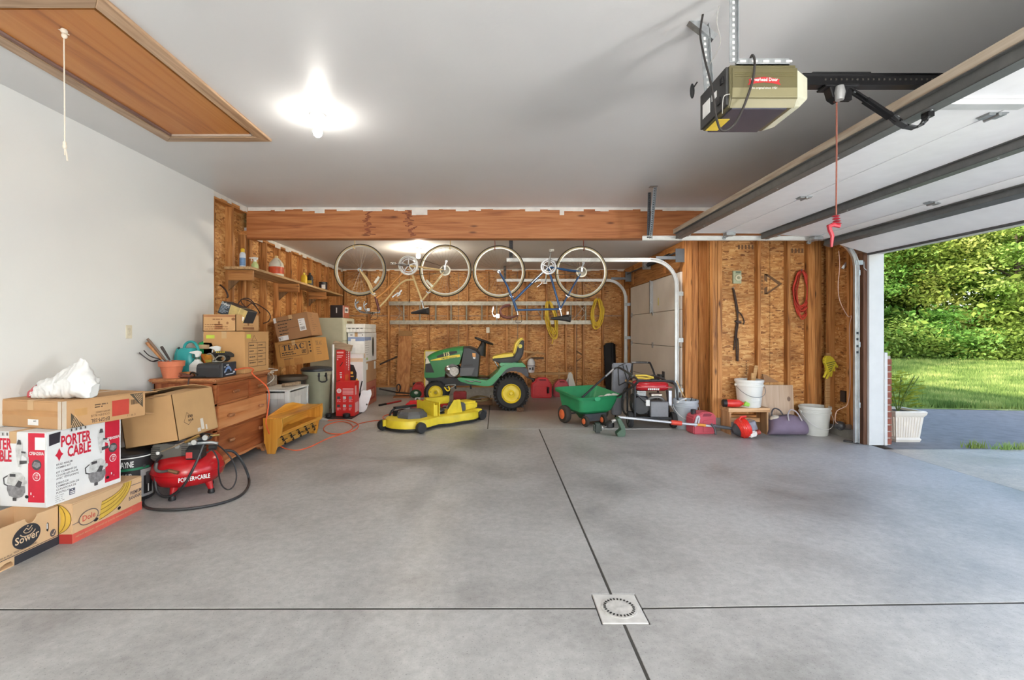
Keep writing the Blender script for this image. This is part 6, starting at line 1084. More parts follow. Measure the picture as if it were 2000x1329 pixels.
# pixel outlines are read on the hood's near flank
patch('hood_vent',[(853,696),(866,691),(880,687),(892,685.8),(893,690),(882,693),(868,696.5),(854,699)],BLK,.001)
patch('hood_stripe',[(841,705),(842,703.5),(862,698.5),(882,694.6),(898,692.6),(899,697.5),(880,700.5),(860,704)],JY,.002); patch('grille',[(831,712),(841,710),(848,728),(831,728)],BLK,.001)
patch('headlight',[(832.5,699),(835,698.5),(840,709.5),(831,711.5)],M((206,196,180),.2),.002)
q=P(866,696.2,NS); text('115',t,(q.x,NS-.002,q.z),(.99,0,.14),(-.14,0,.99),.085,M((226,214,150),.4),.85,.03); q=P(862,702.2,NS); text('LIMITED EDITION',t,(q.x,NS-.0045,q.z),(.99,0,.09),(-.09,0,.99),.035,JG,.95,.02)
MB().bx(T(829,0,yn)[0],T(833,0,yn)[0],yn+.08,yf-.08,T(0,728,yn)[1],T(0,702,yn)[1]).build('front_grille',BLK,t)
solid('bumper',[(828,740),(826,730),(868,730),(868,741),(858,746),(832,746)],yn+.05,yf-.05,BLK,.01,2)
# dash tower
dash=[(905,678.5),(915,677.8),(928,683),(937,691.5),(936.5,700),(933,737),(898,735),(899,716)]
loft([pl(shrink(dash,.95,3)),pl(dash),pl(dash),pl(shrink(dash,.95,3))],[yn+.0,yn+.05,yf-.05,yf]).build('dash',DSH,t,ang=30); DS=yn-.002
def dp(name,pts,mat,off=.001): return MB().prism(pl(pts,yn),'y',yn-off,yn+.02).build(name,mat,t)
dp('screen_panel',[(898.5,719),(928,718),(922,733.5),(898,735)],M((70,72,76),.5),.001)
ms=MB(); q4=[(900,719.5),(926.5,718.8),(921,733),(899,734.3)]
def bil(u,v): 
    a=[q4[0][i]*(1-u)+q4[1][i]*u for i in (0,1)]; b=[q4[3][i]*(1-u)+q4[2][i]*u for i in (0,1)]; r=T(a[0]*(1-v)+b[0]*v,a[1]*(1-v)+b[1]*v,yn); return Vector((r[0],yn-.003,r[1]))
for sgn in (1,-1):
    for k in range(-5,11):
        u0,u1=k*.1,k*.1+.5; v0,v1=0,1
        if u0<0: v0=-u0/.5; u0=0
        if u1>1: v1=(1-k*.1)/.5; u1=1
        if v1-v0>.05: ms.bar(bil(u0,v0 if sgn>0 else 1-v0),bil(u1,v1 if sgn>0 else 1-v1),.007,.004,(0,1,0))
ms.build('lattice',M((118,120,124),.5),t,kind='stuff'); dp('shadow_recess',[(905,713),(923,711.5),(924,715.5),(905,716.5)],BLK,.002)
dp('warning_decal',[(922.5,690),(929,690.5),(929,698),(923,697)],M((226,160,90),.5),.003); dp('decal',[(923.5,697.5),(929,698.5),(928,701.5),(924,701)],PAPER,.003)
# steering column and wheel
c0=T(936,690); c1=T(944,668); MB().tube([(c0[0],TY,c0[1]-.05),((c0[0]+c1[0])/2+.01,TY,(c0[1]+c1[1])/2),(c1[0],TY,c1[1])],[.10,.06,.035],14).build('steering_column',BLK,t)
mx=Matrix.Translation((c1[0],TY,c1[1]+.005))@Matrix.Rotation(R(21),4,'Y'); w_=MB(mx)
w_.tube([(.155*math.cos(k*PI/16),.155*math.sin(k*PI/16)*1.0,0) for k in range(32)],.018,8,closed=True); w_.build('steering_wheel',BLK,t)
sp=MB(mx); 
for a in (90,210,330): sp.bar((0,0,-.015),(.15*math.cos(R(a)),.15*math.sin(R(a)),0),.04,.012)
sp.lathe([(.05,-.03),(.05,.01),(.02,.016)],n=16); sp.build('wheel_spokes',BLK,t)
# frame, engine, footrest, fender
MB().bx(T(833,0)[0],T(1020,0)[0],TY-.14,TY+.14,T(0,752,TY)[1],T(0,737,TY)[1]).build('frame',BLK,t)
e=P(884,724,yn+.03); MB().lathe([(.11,-.03),(.12,.0),(.12,.24)],(e.x,e.y,e.z),'y',20).build('engine',M((92,90,88),.4,.6,var=.3,sc=20),t); MB().ball((e.x-.07,e.y-.02,e.z+.02),(.065,.04,.07)).build('muffler_guard',CHROME,t); MB().lathe([(.075,-.06),(.085,-.04),(.085,-.02)],(e.x+.03,e.y,e.z-.01),'y',16).build('engine_fan',M((150,146,140),.35,.8,var=.3,sc=30),t)
foot=[(892,739.5),(897,738),(930,741),(950,744),(956,741),(972,727),(978,717),(990,711.5),(1004,709),(1018,709.5),(1025,712),(1028,718),(1020,717.5),(1004,717.5),(992,720),(985,726),(973,740),(962,752),(955,755.3),(945,755),(915,750.5),(898,745.5)]
solid('fender_step',foot,TN+.0,TN+.40,JG2,.012,2); solid('fender_step',foot,TY+.08,TY+.50,JG2,.012,2)
MB().bx(T(975,0)[0],T(1024,0)[0],TN+.02,TY+.48,T(0,716)[1],T(0,709.5)[1]).build('fender_deck',JG2,t,bev=.02,seg=2); MB().bx(T(898,0)[0],T(958,0)[0],TN+.05,TY+.45,T(0,752)[1],T(0,747)[1]).build('footrest_mat',BLK,t)
arcf=[(977,731),(984,724),(994,719.5),(1005,717.8),(1020,717.5),(1029,720),(1033.5,735.5),(1027,736),(1018,729),(1008,726),(997,726),(988,729),(981,736)]
solid('fender_skirt',arcf,TN+.02,TN+.38,M((58,58,64),.5),.008,2)
p=P(902,745,TN-.0); MB().tube([P(901,741,TN+.03),P(915,745,TN-.01),P(925,746,TN-.01)],.012,8).tube([P(925,744,TN+.01),P(940,747,TN-.0)],.012,8).build('pedal',CHROME,t)
# seat
solid('seat_base',[(960,703.5),(963,700.5),(994,698),(1004,697),(1008,688),(1012,676),(1019,664),(1023.8,664),(1023.5,680),(1022,694),(1014,706),(1000,711),(978,711.5)],TY-.25,TY+.25,BLK,.02,3,d=TY-.25)
solid('seat_cushion',[(961,700.5),(963,696.8),(978,693.5),(994,691.5),(1002,690),(1004,697),(994,699),(978,701),(963,702)],TY-.235,TY+.235,JY,.02,3,d=TY-.25)
solid('seat_back',[(1002.5,692),(1004.5,682),(1007,672),(1013,663),(1020,659.5),(1024,661.5),(1022,664.5),(1016,668.5),(1011.5,676),(1009,685),(1006.5,695)],TY-.235,TY+.235,JY,.02,3,d=TY-.25)
o=P(1016,676.5,TY-.25); MB().lathe([(.033,-.006),(.033,.0)],(o.x,TY-.25,o.z),'y',20).build('round_emblem',M((222,206,90),.5),t); MB().tube([P(966,706,TY-.3),P(972,716,TY-.32),P(973,719,TY-.3)],.012,8).build('seat_lever',CHROME,t)
# wheels
def wheel(px,py,rp,d,width,rim,name):
    o=P(px,py,d); r=rp*d/F; q=thing_part(name)
def tyre(cx,cy,cz,r,w,rr,lug,rear):
    s=MB(); s.lathe([(rr,.012),(rr*1.05,0),(r*.80,-.005),(r*.93,.03),(r*.985,w*.3),(r,w*.5),(r*.985,w*.7),(r*.93,w-.03),(r*.8,w),(rr*1.05,w),(rr,w-.012)],(cx,cy,cz),'y',48,cap=False); ty=s.build('tyre',TYR,t)
    b=MB(); n=30 if rear else 44
    for k in range(n):
        a=2*PI*k/n
        for sd in (0,1):
            aa=a+(PI/n if sd else 0); y0=cy+(w*.06 if sd==0 else w*.5); y1=cy+(w*.5 if sd==0 else w*.94)
            c=(cx+(r-.002)*math.cos(aa),(y0+y1)/2,cz+(r-.002)*math.sin(aa)); b.box(c,(.02 if rear else .008,(y1-y0),.022 if rear else .012),(0,-math.degrees(aa),0))
    if rear:
        for k in range(n):
            a=2*PI*k/n; b.box((cx+r*.95*math.cos(a),cy+.022,cz+r*.95*math.sin(a)),(r*.10,.02,.02),(0,-math.degrees(a),0))
    b.build('lugs',TYR,ty,kind='stuff')
    rim=MB().lathe([(rr*1.04,.004),(rr*.98,-.004),(rr*.93,.012),(rr*.86,.045),(rr*.5,.05),(rr*.34,.042),(rr*.22,.05),(rr*.16,.03),(.0005,.028)],(cx,cy,cz),'y',44,cap=False).build('rim',JY,t); MB().lathe([(.022,.0),(.02,.02)],(cx,cy+.012,cz),'y',12).build('hub_cap',M((150,130,50),.5) if not rear else JY,rim); MB().tube([(cx+rr*.7*(1 if rear else -1),cy+.045,cz-rr*.5*(1 if rear else -.2)),(cx+rr*.7*(1 if rear else -1),cy+.01,cz-rr*.5*(1 if rear else -.2))],.006,6).build('valve',BLK,rim)
ow=P(998.5,767,TN); rr_=.286
for y in (TN,TY+.16): tyre(ow.x,y,rr_,rr_,.24,.155,1,True)
of=P(850.5,768,TN+.06); rf=.193
for y in (TN+.06,TY+.14): tyre(of.x,y,of.z,rf,.15,.115,1,False)
MB().tube([(of.x,TN+.1,of.z),(of.x,TY+.2,of.z)],.025,10).bx(of.x-.05,of.x+.05,TY-.1,TY+.1,of.z,of.z+.12).build('front_axle',BLK,t); MB().tube([(ow.x,TN+.1,rr_),(ow.x,TY+.3,rr_)],.03,10).bx(ow.x-.12,ow.x+.12,TY-.12,TY+.12,rr_-.08,.5).build('rear_axle',BLK,t)
MB().tube(spline([P(870,753,TN+.1),P(880,752,TN+.08),P(890,752.5,TN+.06),P(880,759,TN+.06),P(872,757,TN+.1)],4),.009,6).build('steering_link',GALV,t); MB().tube(spline([P(868,757,TN+.08),P(874,764,TN+.05),P(878,761,TN+.05),P(876,755,TN+.06)],4),.012,6).build('yellow_link',JY,t)
for x in (888,918): MB().tube([P(x,745,TY-.1),P(x+2,760,TY-.1)],.014,8).build('deck_hanger',BLK,t)
MB().tube([P(1028,736,TY-.2),P(1042,742,TY-.2)],.012,6).build('hitch',BLK,t)
plank('wheel_chock','small rough wood chock behind the tractor rear wheel',G(1012,801,.03),G(1020,800,.03),.08,.06,lumber('x',((70,50,36),(104,76,56),(130,100,76)),.8,0,'chock'),'chock')
# ---------------------------------------------------------------- mower deck on the floor
a_,b_=G(772,838),G(940,808); a_=Vector((-1.36,6.26,0)); b_=Vector((-.30,7.16,0)); ux=(b_-a_).normalized(); 
t=thing('mower_deck','yellow mower deck with black belt covers, on the floor in front of the tractor','mower deck',a_,math.degrees(math.atan2(ux.y,ux.x)))
YD=M((228,204,52),.4,var=.12,sc=7,name='deck_yellow'); CV=M((84,86,88),.55,var=.06); LN=(b_-a_).length
n=26; lob=[(.26+.34*math.cos(R(a)),.33*math.sin(R(a))) for a in range(75,286,14)]+[(.55,-.24),(.72,-.28)]+[(1.06+.30*math.cos(R(a)),.27*math.sin(R(a))) for a in range(-110,91,16)]+[(.7,.25),(.5,.24)]
def off(p,k): 
    cx=.66; return [(cx+(x-cx)*(1-.04*k),y*(1-.12*k)) for x,y in p]
V=[];m_=len(lob); prof=[(0,.045),(0,.115),(.3,.145),(1.6,.155)]
mb=MB()
for k,z in prof: V+=[(x,y,z) for x,y in off(lob,k)]
mb.add(V,[(i*m_+j,i*m_+(j+1)%m_,(i+1)*m_+(j+1)%m_,(i+1)*m_+j) for i in range(3) for j in range(m_)]+[tuple(range(3*m_,4*m_))],True); mb.build('deck_shell',YD,t,ang=35)
MB().add([(x*1.0,y*1.0,z) for z in (.02,.047) for x,y in lob],[(j,(j+1)%m_,m_+(j+1)%m_,m_+j) for j in range(m_)],True).build('skirt',BLK,t,fix=False)
MB().lathe([(.21,.155),(.205,.20),(.16,.235),(.05,.245),(.001,.245)],(.27,-.02,0),n=8,cap=False).build('belt_cover',CV,t,ang=20); MB().prism([(-.10,.155),(.10,.155),(.10,.26),(-.06,.26)],'y',-.09,.11).build('belt_cover_base',CV,t) if 0 else None
MB(Matrix.Translation((1.0,-.02,0))).prism([(-.09,.155),(.11,.155),(.10,.27),(-.08,.29)],'y',-.10,.10).build('belt_cover',CV,t,bev=.015,seg=2); MB().box((.96,-.06,.25),(.12,.11,.02),(0,8,14)).build('cover_plate',M((100,102,104),.5),t)
MB().bx(.50,.515,-.20,.24,.12,.33).bx(.515,.56,-.20,-.18,.12,.30).build('bracket',YD,t); MB().bx(.585,.60,-.20,.20,.12,.33).build('bracket',YD,t); MB().prism([(.74,.12),(.90,.155),(.93,.33),(.86,.34),(.75,.20)],'y',-.17,-.155).build('side_plate',YD,t,bev=.004); MB().prism([(.90,.155),(1.0,.155),(.96,.335),(.90,.34)],'y',-.17,-.16).build('side_plate',YD,t)
MB().bx(.62,1.02,.18,.20,.24,.35).bx(.62,1.02,.18,.24,.335,.35).build('rear_flap',YD,t,bev=.003); MB().bx(1.08,1.36,-.08,.20,.15,.27).build('side_housing',YD,t,bev=.03,seg=2)
MB().lathe([(.085,.155),(.09,.17),(.05,.18),(.09,.19),(.085,.21),(.03,.23),(.03,.26)],(.68,-.04,0),n=24).build('pulley',M((60,60,58),.5,.3),t); MB().lathe([(.07,.17),(.075,.18),(.04,.19),(.075,.2),(.07,.21),(.02,.23)],(.45,.10,0),n=20).build('pulley',M((60,60,58),.5,.3),t); MB().tube(spline([(.08,.18,.20),(.25,.22,.22),(.45,.14,.20),(.7,.05,.20),(.9,.1,.2)],5),.010,6).build('drive_belt',M((70,36,28),.6),t)
MB().box((.30,.22,.255),(.34,.06,.03),(0,0,4)).tube([(.05,.2,.16),(.09,.21,.22),(.15,.22,.255)],.014,8).build('lift_rod',BLK,t); MB().box((.12,.16,.19),(.05,.05,.07)).build('wash_port',BLK,t)
for x,y in ((-.10,.10),(.18,-.40),(1.36,-.16)):
    s=MB(); s.lathe([(.02,-.035),(.062,-.035),(.07,-.02),(.07,.02),(.062,.035),(.02,.035)],(x,y,.07),'y' if x<1.3 else 'y',24); s.build('gauge_wheel',M((40,40,42),.6) if x>.0 else BLK,t); MB().bx(x-.02,x+.02,y+(.035 if x>-.1 else -.06),y+(.10 if x>-.1 else -.03),.06,.14).build('wheel_bracket',YD,t)
MB().box((1.30,-.08,.13),(.16,.14,.06)).build('front_bracket',YD,t,bev=.01); MB().prism([(1.34,.02),(1.62,.03),(1.60,.09),(1.40,.16),(1.34,.16)],'y',.02,.30).build('discharge_chute',M((62,64,68),.5,var=.06),t,bev=.01,seg=2)
# ---------------------------------------------------------------- bicycles hung by both wheels
DB_=6.40
def B(x,y,dy=0): return P(x,y,DB_)+Vector((0,dy,0))
TIRE=M((58,50,42),.8); GUM=M((190,172,132),.7,name='gumwall'); ALU=M((176,172,162),.35,.8)
def bwheel(t,c,r,rear=False,name='wheel'):
    rt=MB().tube([(c.x+(r-.016)*math.cos(k*PI/28),c.y,c.z+(r-.016)*math.sin(k*PI/28)) for k in range(56)],.0155,10,True).build('tyre',GUM,t)
    MB().lathe([(r-.0145,-.0162),(r-.005,-.0125),(r-.0005,-.006),(r+.0008,0),(r-.0005,.006),(r-.005,.0125),(r-.0145,.0162)],(c.x,c.y,c.z),'y',56,cap=False).build('tread',TIRE,rt)
    MB().lathe([(r-.046,-.011),(r-.030,-.013),(r-.028,0),(r-.030,.013),(r-.046,.011),(r-.046,-.011)],(c.x,c.y,c.z),'y',56,cap=False).build('rim',ALU,rt)
    s=MB(); n=36
    for k in range(n):
        a=2*PI*k/n; sd=1 if k%2 else -1; aa=a+(.35 if (k//2)%2 else -.35); s.tube([(c.x+.022*math.cos(aa),c.y+.03*sd,c.z+.022*math.sin(aa)),(c.x+(r-.044)*math.cos(a),c.y,c.z+(r-.044)*math.sin(a))],.0011,3,cap=False)
    s.build('spokes',ALU,rt,kind='stuff'); MB().lathe([(.012,-.05),(.012,-.036),(.026,-.034),(.026,-.028),(.014,-.02),(.014,.02),(.026,.028),(.026,.034),(.012,.036),(.012,.05)],(c.x,c.y,c.z),'y',16).build('hub',CHROME,rt)
    if rear:
        for k,rr in enumerate((.055,.048,.04,.033)): MB().lathe([(rr-.006,-.042-.005*k),(rr,-.043-.005*k),(rr,-.045-.005*k),(rr-.006,-.046-.005*k)],(c.x,c.y,c.z),'y',24).build('sprocket',M((110,104,92),.4,.8),rt)
        MB().lathe([(.07,-.034),(.072,-.036),(.03,-.038)],(c.x,c.y,c.z),'y',24).build('spoke_guard',M((206,200,180),.3,.3),rt)
    return rt
def bike(name,label,fw,rw,bb,sc,ht,hb,col,forkcol,rp,step=False,saddle=None,bars=None,chain_r=19,crank=None,mixcol=None):
    t=thing(name,label,'bicycle'); FW,RW,BB_,SC,HT,HB=[B(*q) for q in (fw,rw,bb,sc,ht,hb)]; r=rp*DB_/F
    bwheel(t,FW,r); bwheel(t,RW,r,True)
    m=MB(); m.tube([BB_,SC],.0142,10); m.tube([HB+(HT-HB)*.0,BB_],.0155,10) if not step else None
    if not step: m.tube([HT+(HB-HT)*.0,SC],.0135,10)
    m.build('main_frame',col,t); MB().tube([HB+(HB-HT)*.12,HT+(HT-HB)*.12],.018,12).build('head_tube',forkcol,t)
    s=MB()
    for sd in (-1,1):
        dv=Vector((0,.055*sd,0)); s.tube([BB_+Vector((0,.03*sd,0)),RW+dv],[.011,.008],8); s.tube([SC+Vector((0,.018*sd,0)),RW+dv],[.008,.007],8)
    s.build('rear_stays',col,t)
    f=MB()
    for sd in (-1,1):
        dv=Vector((0,.05*sd,0)); c1=HB+Vector((0,.03*sd,0)); mid=HB*.45+FW*.55+dv+Vector((.015,0,0)); f.tube(spline([c1,HB*.8+FW*.2+dv,mid,FW+dv],4),[.0125]*8+[.0115,.011,.010,.009,.008],8)
    f.bar(HB+Vector((0,-.035,.005)),HB+Vector((0,.035,.005)),.03,.02).build('fork',col,t)
    cr=chain_r*DB_/F; y=-.045
    ch=MB(Matrix.Translation(BB_+Vector((0,y,0)))); ch.lathe([(cr*.80,-.002),(cr,-.002),(cr,.002),(cr*.80,.002),(cr*.80,-.002)],(0,0,0),'y',44,cap=False)
    for k in range(44): a=2*PI*k/44; ch.box((cr*1.015*math.cos(a),0,cr*1.015*math.sin(a)),(.006,.003,.006),(0,-math.degrees(a),0))
    for k in range(5): a=2*PI*k/5+.3; ch.bar((0,0,0),(cr*.82*math.cos(a),0,cr*.82*math.sin(a)),.014,.004,(0,1,0))
    ch.lathe([(cr*.62,-.003),(cr*.72,-.003),(cr*.72,.003),(cr*.62,.003),(cr*.62,-.003)],(0,.012,0),'y',36,cap=False); ch.build('chainring',CHROME,t)
    E1=B(*crank)+Vector((0,-.075,0)); E2=BB_*2-B(*crank)+Vector((0,.08,0))
    for a,bq,yy in ((BB_+Vector((0,-.07,0)),E1,-1),(BB_+Vector((0,.07,0)),E2,1)):
        MB().tube([a,bq],[.012,.009],8).build('crank_arm',CHROME,t); p=bq+Vector((0,.05*yy,0)); MB().bx(p.x-.03,p.x+.03,p.y-.03,p.y+.03,p.z-.012,p.z-.006).bx(p.x-.03,p.x+.03,p.y-.03,p.y+.03,p.z+.006,p.z+.012).tube([bq,p+Vector((0,.04*yy,0))],.006,6).build('pedal',M((190,188,180),.35,.8),t)
    cz=MB(); rs=.045
    for s_,k in ((1,cr),(-1,cr)): cz.tube([BB_+Vector((0,y,s_*k)),RW+Vector((0,y,s_*rs*.9))],.0035,5)
    cz.build('chain',M((96,84,66),.5,.7),t); 
    D=RW+Vector((-.0,-.065,.05)); dm=MB(); dm.bar(RW+Vector((0,-.06,0)),D,.02,.012,(0,1,0)); dm.bar(D,D+Vector((.02,0,.06)),.016,.01,(0,1,0))
    for o in (D,D+Vector((.02,0,.065))): dm.lathe([(.018,-.004),(.018,.004)],o,'y',12)
    dm.build('derailleur',CHROME,t)
    for (p0,par_) in ((FW+(HB-FW).normalized()*(r+.015),0),(RW+(SC-RW).normalized()*(r+.012),1)):
        MB().tube([p0+Vector((-.03,-.04,.01)),p0+Vector((0,-.045,-.02)),p0+Vector((.03,-.04,.0))],.008,6).tube([p0+Vector((0,-.04,-.02)),p0+Vector((.0,.02,-.01))],.006,6).build('brake_caliper',CHROME,t)
    # seat post, saddle
    S0,S1=[B(*q) for q in saddle]; d=(SC-BB_).normalized(); MB().tube([SC-d*.02,Vector((SC.x+d.x*.08,SC.y,(S0.z+S1.z)/2+.03))],.0125,10).tube([SC+Vector((0,-.02,0)),SC+Vector((0,.02,0))],.018,8).build('seat_post',CHROME,t)
    ln=(S1-S0).length; mxs=Matrix.Translation(S0)@Matrix.Rotation(-math.atan2((S1-S0).z,(S1-S0).x),4,'Y')
    K=[(0,.010,-.002),(.15,.016,-.002),(.35,.024,.0),(.55,.04,.002),(.75,.068,.004),(.9,.075,.002),(1,.05,-.002)]; V=[]; m=12
    for u,w_,z in K:
        for k in range(m): a=2*PI*k/m; V.append((u*ln,w_*math.cos(a),z+(.012+.03*u)*math.sin(a)+ (.02*u if math.sin(a)>0 else 0)))
    MB(mxs).add(V,[(i*m+k,i*m+(k+1)%m,(i+1)*m+(k+1)%m,(i+1)*m+k) for i in range(len(K)-1) for k in range(m)]+[tuple(range(m))[::-1],tuple(range((len(K)-1)*m,len(K)*m))],True).build('saddle',M((34,32,32),.5),t)
    # handlebar
    hd=(HT-HB).normalized(); st=HT+hd*.05; top=B(*bars[0]); MB().tube([HT,st,top],.012,10).build('stem',CHROME,t)
    hb_=MB()
    for sd in (-1,1): hb_.tube(spline([top]+[B(x,y)+Vector((0,sd*dy,0)) for x,y,dy in bars[1]],5),.0125,8)
    hb_.build('handlebar',CHROME if bars[2] is None else bars[2],t)
    for sd in (-1,1):
        x,y,dy=bars[3]; p=B(x,y)+Vector((0,sd*dy,0)); MB().tube(spline([p,p+Vector((-.05,0,-.0)),p+Vector((-.07,0,.05)),p+Vector((-.055,0,.12))],4),.007,6).bx(p.x-.02,p.x+.02,p.y-.014,p.y+.014,p.z-.02,p.z+.02).build('brake_lever',CHROME,t)
    MB().tube(spline([top+Vector((0,-.06,-.01)),top+Vector((-.03,-.08,-.09)),top+Vector((.05,-.05,-.08)),top+Vector((.04,-.02,.06))],5),.0035,5).build('brake_cable',M((60,50,46),.5),t)
    return t,FW,RW,BB_,SC,HT,HB
CRM=M((214,186,132),.3,var=.06); CRB=M((196,132,64),.3); MAR=M((104,56,48),.3,.2)
t,FW,RW,BB_,SC,HT,HB=bike('bicycle','cream and copper step-through bicycle hung upside down, nearest the side shelf','bike',None,None,None,None,None) if 0 else bike('bicycle','cream and copper step-through bicycle hung upside down, nearest the wall shelf',(703.5,527.5),(870,529),(799,519.5),(824,588),(740,604),(733,579),CRM,MAR,51,True,((803,611.5),(838,609)),((731,611),[(726,612,.10),(714,611,.19),(706,605,.20),(703,597,.20),(709,591,.20)],None,(712,604,.20)),19,(772,518))
q=MB(); q.tube([HB+Vector((.01,0,-.03)),B(754,568),BB_],.0155,10).build('down_tube',CRB,t); MB().tube(spline([HT+Vector((.01,0,.03)),B(757,583),B(776,560),B(790,549),B(800,547),B(809.5,547)],4),.0125,10).build('curved_tube',CRM,t)
MB().lathe([(cr_:=19.2*DB_/F,-.004),(cr_,.0),(cr_*.9,.002),(cr_*.9,-.004),(cr_,-.004)],BB_+Vector((0,-.055,0)),'y',44,cap=False).build('chain_guard',ALU,t)
MB().box(B(773,577,-.03),(.10,.02,.016),(0,-38,0)).box(B(782,572,-.03),(.02,.02,.08),(0,40,0)).box(B(780,577,-.03),(.06,.02,.014),(0,-38,0)).build('pump_clip',CHROME,t)
MB().box(B(738,548,-.05),(.03,.03,.10),(0,35,0)).build('reflector',M((226,222,206),.3),t); MB().box(B(840,555,-.05),(.03,.02,.12),(0,-45,0)).build('reflector',M((222,216,190),.3),t)
BLB=M((44,84,130),.3,.1,var=.08); BLD=M((70,78,92),.3,.4)
t,FW,RW,BB_,SC,HT,HB=bike('bicycle','blue road bicycle hung upside down, closer to the overhead doors','bike',None,None,None,None,None) if 0 else bike('bicycle','blue road bicycle with a black saddle hung upside down, nearer the overhead doors',(974.5,531),(1135,532),(1070.5,522),(1094,604),(1009,606),(1003,588),BLB,BLB,51.5,False,((1076,622),(1114,624)),((1011,617),[(1004,619,.08),(992,621,.18),(980,617,.20),(977,607,.20),(984,599,.20),(996,597,.20)],M((120,70,60),.5),(972,618,.19)),15,(1075,493))
MB().tube([B(1038,553),BB_+ (B(1038,553)-BB_)*.1],.0165,10).build('pump',CHROME,t); MB().tube(spline([B(1044,553,-.04),B(1054,547,-.04),B(1058,553,-.04),B(1048,562,-.04)],3),.005,6).build('bottle_cage',CHROME,t); MB().box(B(1108,612,-.02),(.03,.03,.04)).build('reflector',M((226,214,200),.3),t)
# ceiling hooks
for i,(x,lab) in enumerate(((691.5,'bicycle hook over the front wheel of the cream bicycle'),(879,'bicycle hook over the rear wheel of the cream bicycle'),(966.7,'bicycle hook over the front wheel of the blue bicycle'),(1140.5,'bicycle hook over the rear wheel of the blue bicycle'))):
    fx,fy=((703.5,527.5),(870,529),(974.5,531),(1135,532))[i]; rp=(51,51,51.5,51.5)[i]; dx=x-fx; yt_=fy-math.sqrt(rp*rp-dx*dx); top=P(x,yt_,DB_); 
    t=thing('ceiling_hook',lab,'hook',group='coated hooks in the ceiling'); inner=top+Vector((0,0,-.055)); CO=M((206,186,130),.5) if i<2 else M((128,60,48),.5)
    MB().tube(spline([Vector((top.x,DB_+.03,ZC2)),Vector((top.x,DB_+.035,top.z+.03)),Vector((top.x,DB_+.03,inner.z+.01)),Vector((top.x,DB_+.0,inner.z)),Vector((top.x,DB_-.03,inner.z+.012)),Vector((top.x,DB_-.04,inner.z+.04))],5),.006,8).build('hook',CO,t)
# ---------------------------------------------------------------- green poly cart
t=thing('garden_cart','green plastic tipping garden cart with a looped black handle and orange wheel hubs','cart'); GC=M((44,136,88),.4,var=.07,name='cart_green'); GC2=M((52,96,60),.5,var=.08); GIN=M((96,116,110),.6,var=.1)
C=Vector((1.13,6.47,0)); Lc=Vector((.872,7.02,0)); e1=(Lc-C); e1.z=0; e1n=e1.normalized(); e2n=Vector((e1n.y,-e1n.x,0)); Lx,Ly=.70,e1.length
rz=math.degrees(math.atan2(e2n.y,e2n.x)); t.location=C; t.rotation_euler=(0,0,R(rz))
# local: x along the camera-facing flank, y away
lx,ly=.70,.61
def ring(k,z,lift=0,n=6,rr=.07):
    x0,x1,y0,y1=k; out=[]
    for cx,cy,a0 in ((x1-rr,y0+rr,-90),(x1-rr,y1-rr,0),(x0+rr,y1-rr,90),(x0+rr,y0+rr,180)):
        for i in range(n+1): a=R(a0+90*i/n); x,y=cx+rr*math.cos(a),cy+rr*math.sin(a); out.append((x,y,z+lift*(y-y0)/(y1-y0)))
    return out
rings=[ring((.10,.56,.08,.52),.155),ring((.045,.60,.04,.56),.19,.02),ring((.03,.66,.015,.59),.30,.05),ring((.025,.68,.01,.60),.355,.07),ring((-.02,.73,-.02,.63),.36,.07),ring((-.03,.74,-.03,.64),.395,.08),ring((-.01,.715,-.01,.62),.40,.08),ring((.045,.655,.035,.575),.33,.06),ring((.06,.58,.055,.545),.20,.02),ring((.11,.55,.09,.51),.175)]
m=len(rings[0]); V=[p for r in rings for p in r]
MB().add(V,[(i*m+j,i*m+(j+1)%m,(i+1)*m+(j+1)%m,(i+1)*m+j) for i in range(len(rings)-1) for j in range(m)]+[tuple(range(m))[::-1],tuple(range((len(rings)-1)*m,len(rings)*m))],True).build('tub',GC,t,ang=35)
MB().prism(ell(.27,.372,.05,.03,14),'y',-.036,-.02).build('latch_boss',M((60,160,110),.35),t)
MB().prism([(.12,.155),(.50,.155),(.40,.06),(.20,.06)],'y',.06,.30).build('undercarriage',GC2,t,bev=.01)
def cwheel(x,y,r,w,ax):
    MB().lathe([(r*.55,0),(r*.92,0),(r,w*.25),(r,w*.75),(r*.92,w),(r*.55,w)],(x,y,r),ax,28).build('tyre',M((58,52,46),.8,bmp=.1),t); MB().lathe([(r*.56,-.006),(r*.5,-.012),(r*.18,-.02),(r*.001,-.022)],(x,y,r),ax,24,cap=False).build('hub',M((214,104,56),.5),t)
for x,y,r in ((.02,.36,.125),(.60,.36,.125)): cwheel(x-.07 if x<.1 else x,y,r,.08,'x')
for x in (.10,.40): cwheel(x-.03,.0,.072,.045,'x')
MB().bx(.10,.46,.02,.06,.06,.16).tube([(-.05,.36,.125),(.66,.36,.125)],.012,8).build('axle_bracket',DKGREY,t)
inv=(Matrix.Translation(C)@Matrix.Rotation(R(rz),4,'Z')).inverted()
def CL(x,y,d): return inv@P(x,y,d)
hb=[CL(1137,777,6.5),CL(1175,742,6.65),CL(1198,722,6.75),CL(1207,718.5,6.75),CL(1216,722,6.62),CL(1238,736,6.42),CL(1245,743,6.38),CL(1243,750,6.38),CL(1222,765,6.52),CL(1206,775,6.68)]
MB().tube(spline(hb,4),.014,10).build('handle',M((48,48,50),.35,.3),t); [MB().tube([CL(*a),CL(*b)],.0155,10).build('handle_chrome',STEEL,t) for a,b in (((1182,736,6.68),(1198,722,6.75)),((1218,723,6.61),(1238,736,6.42)))]
q=MB(); g=random.Random(4)
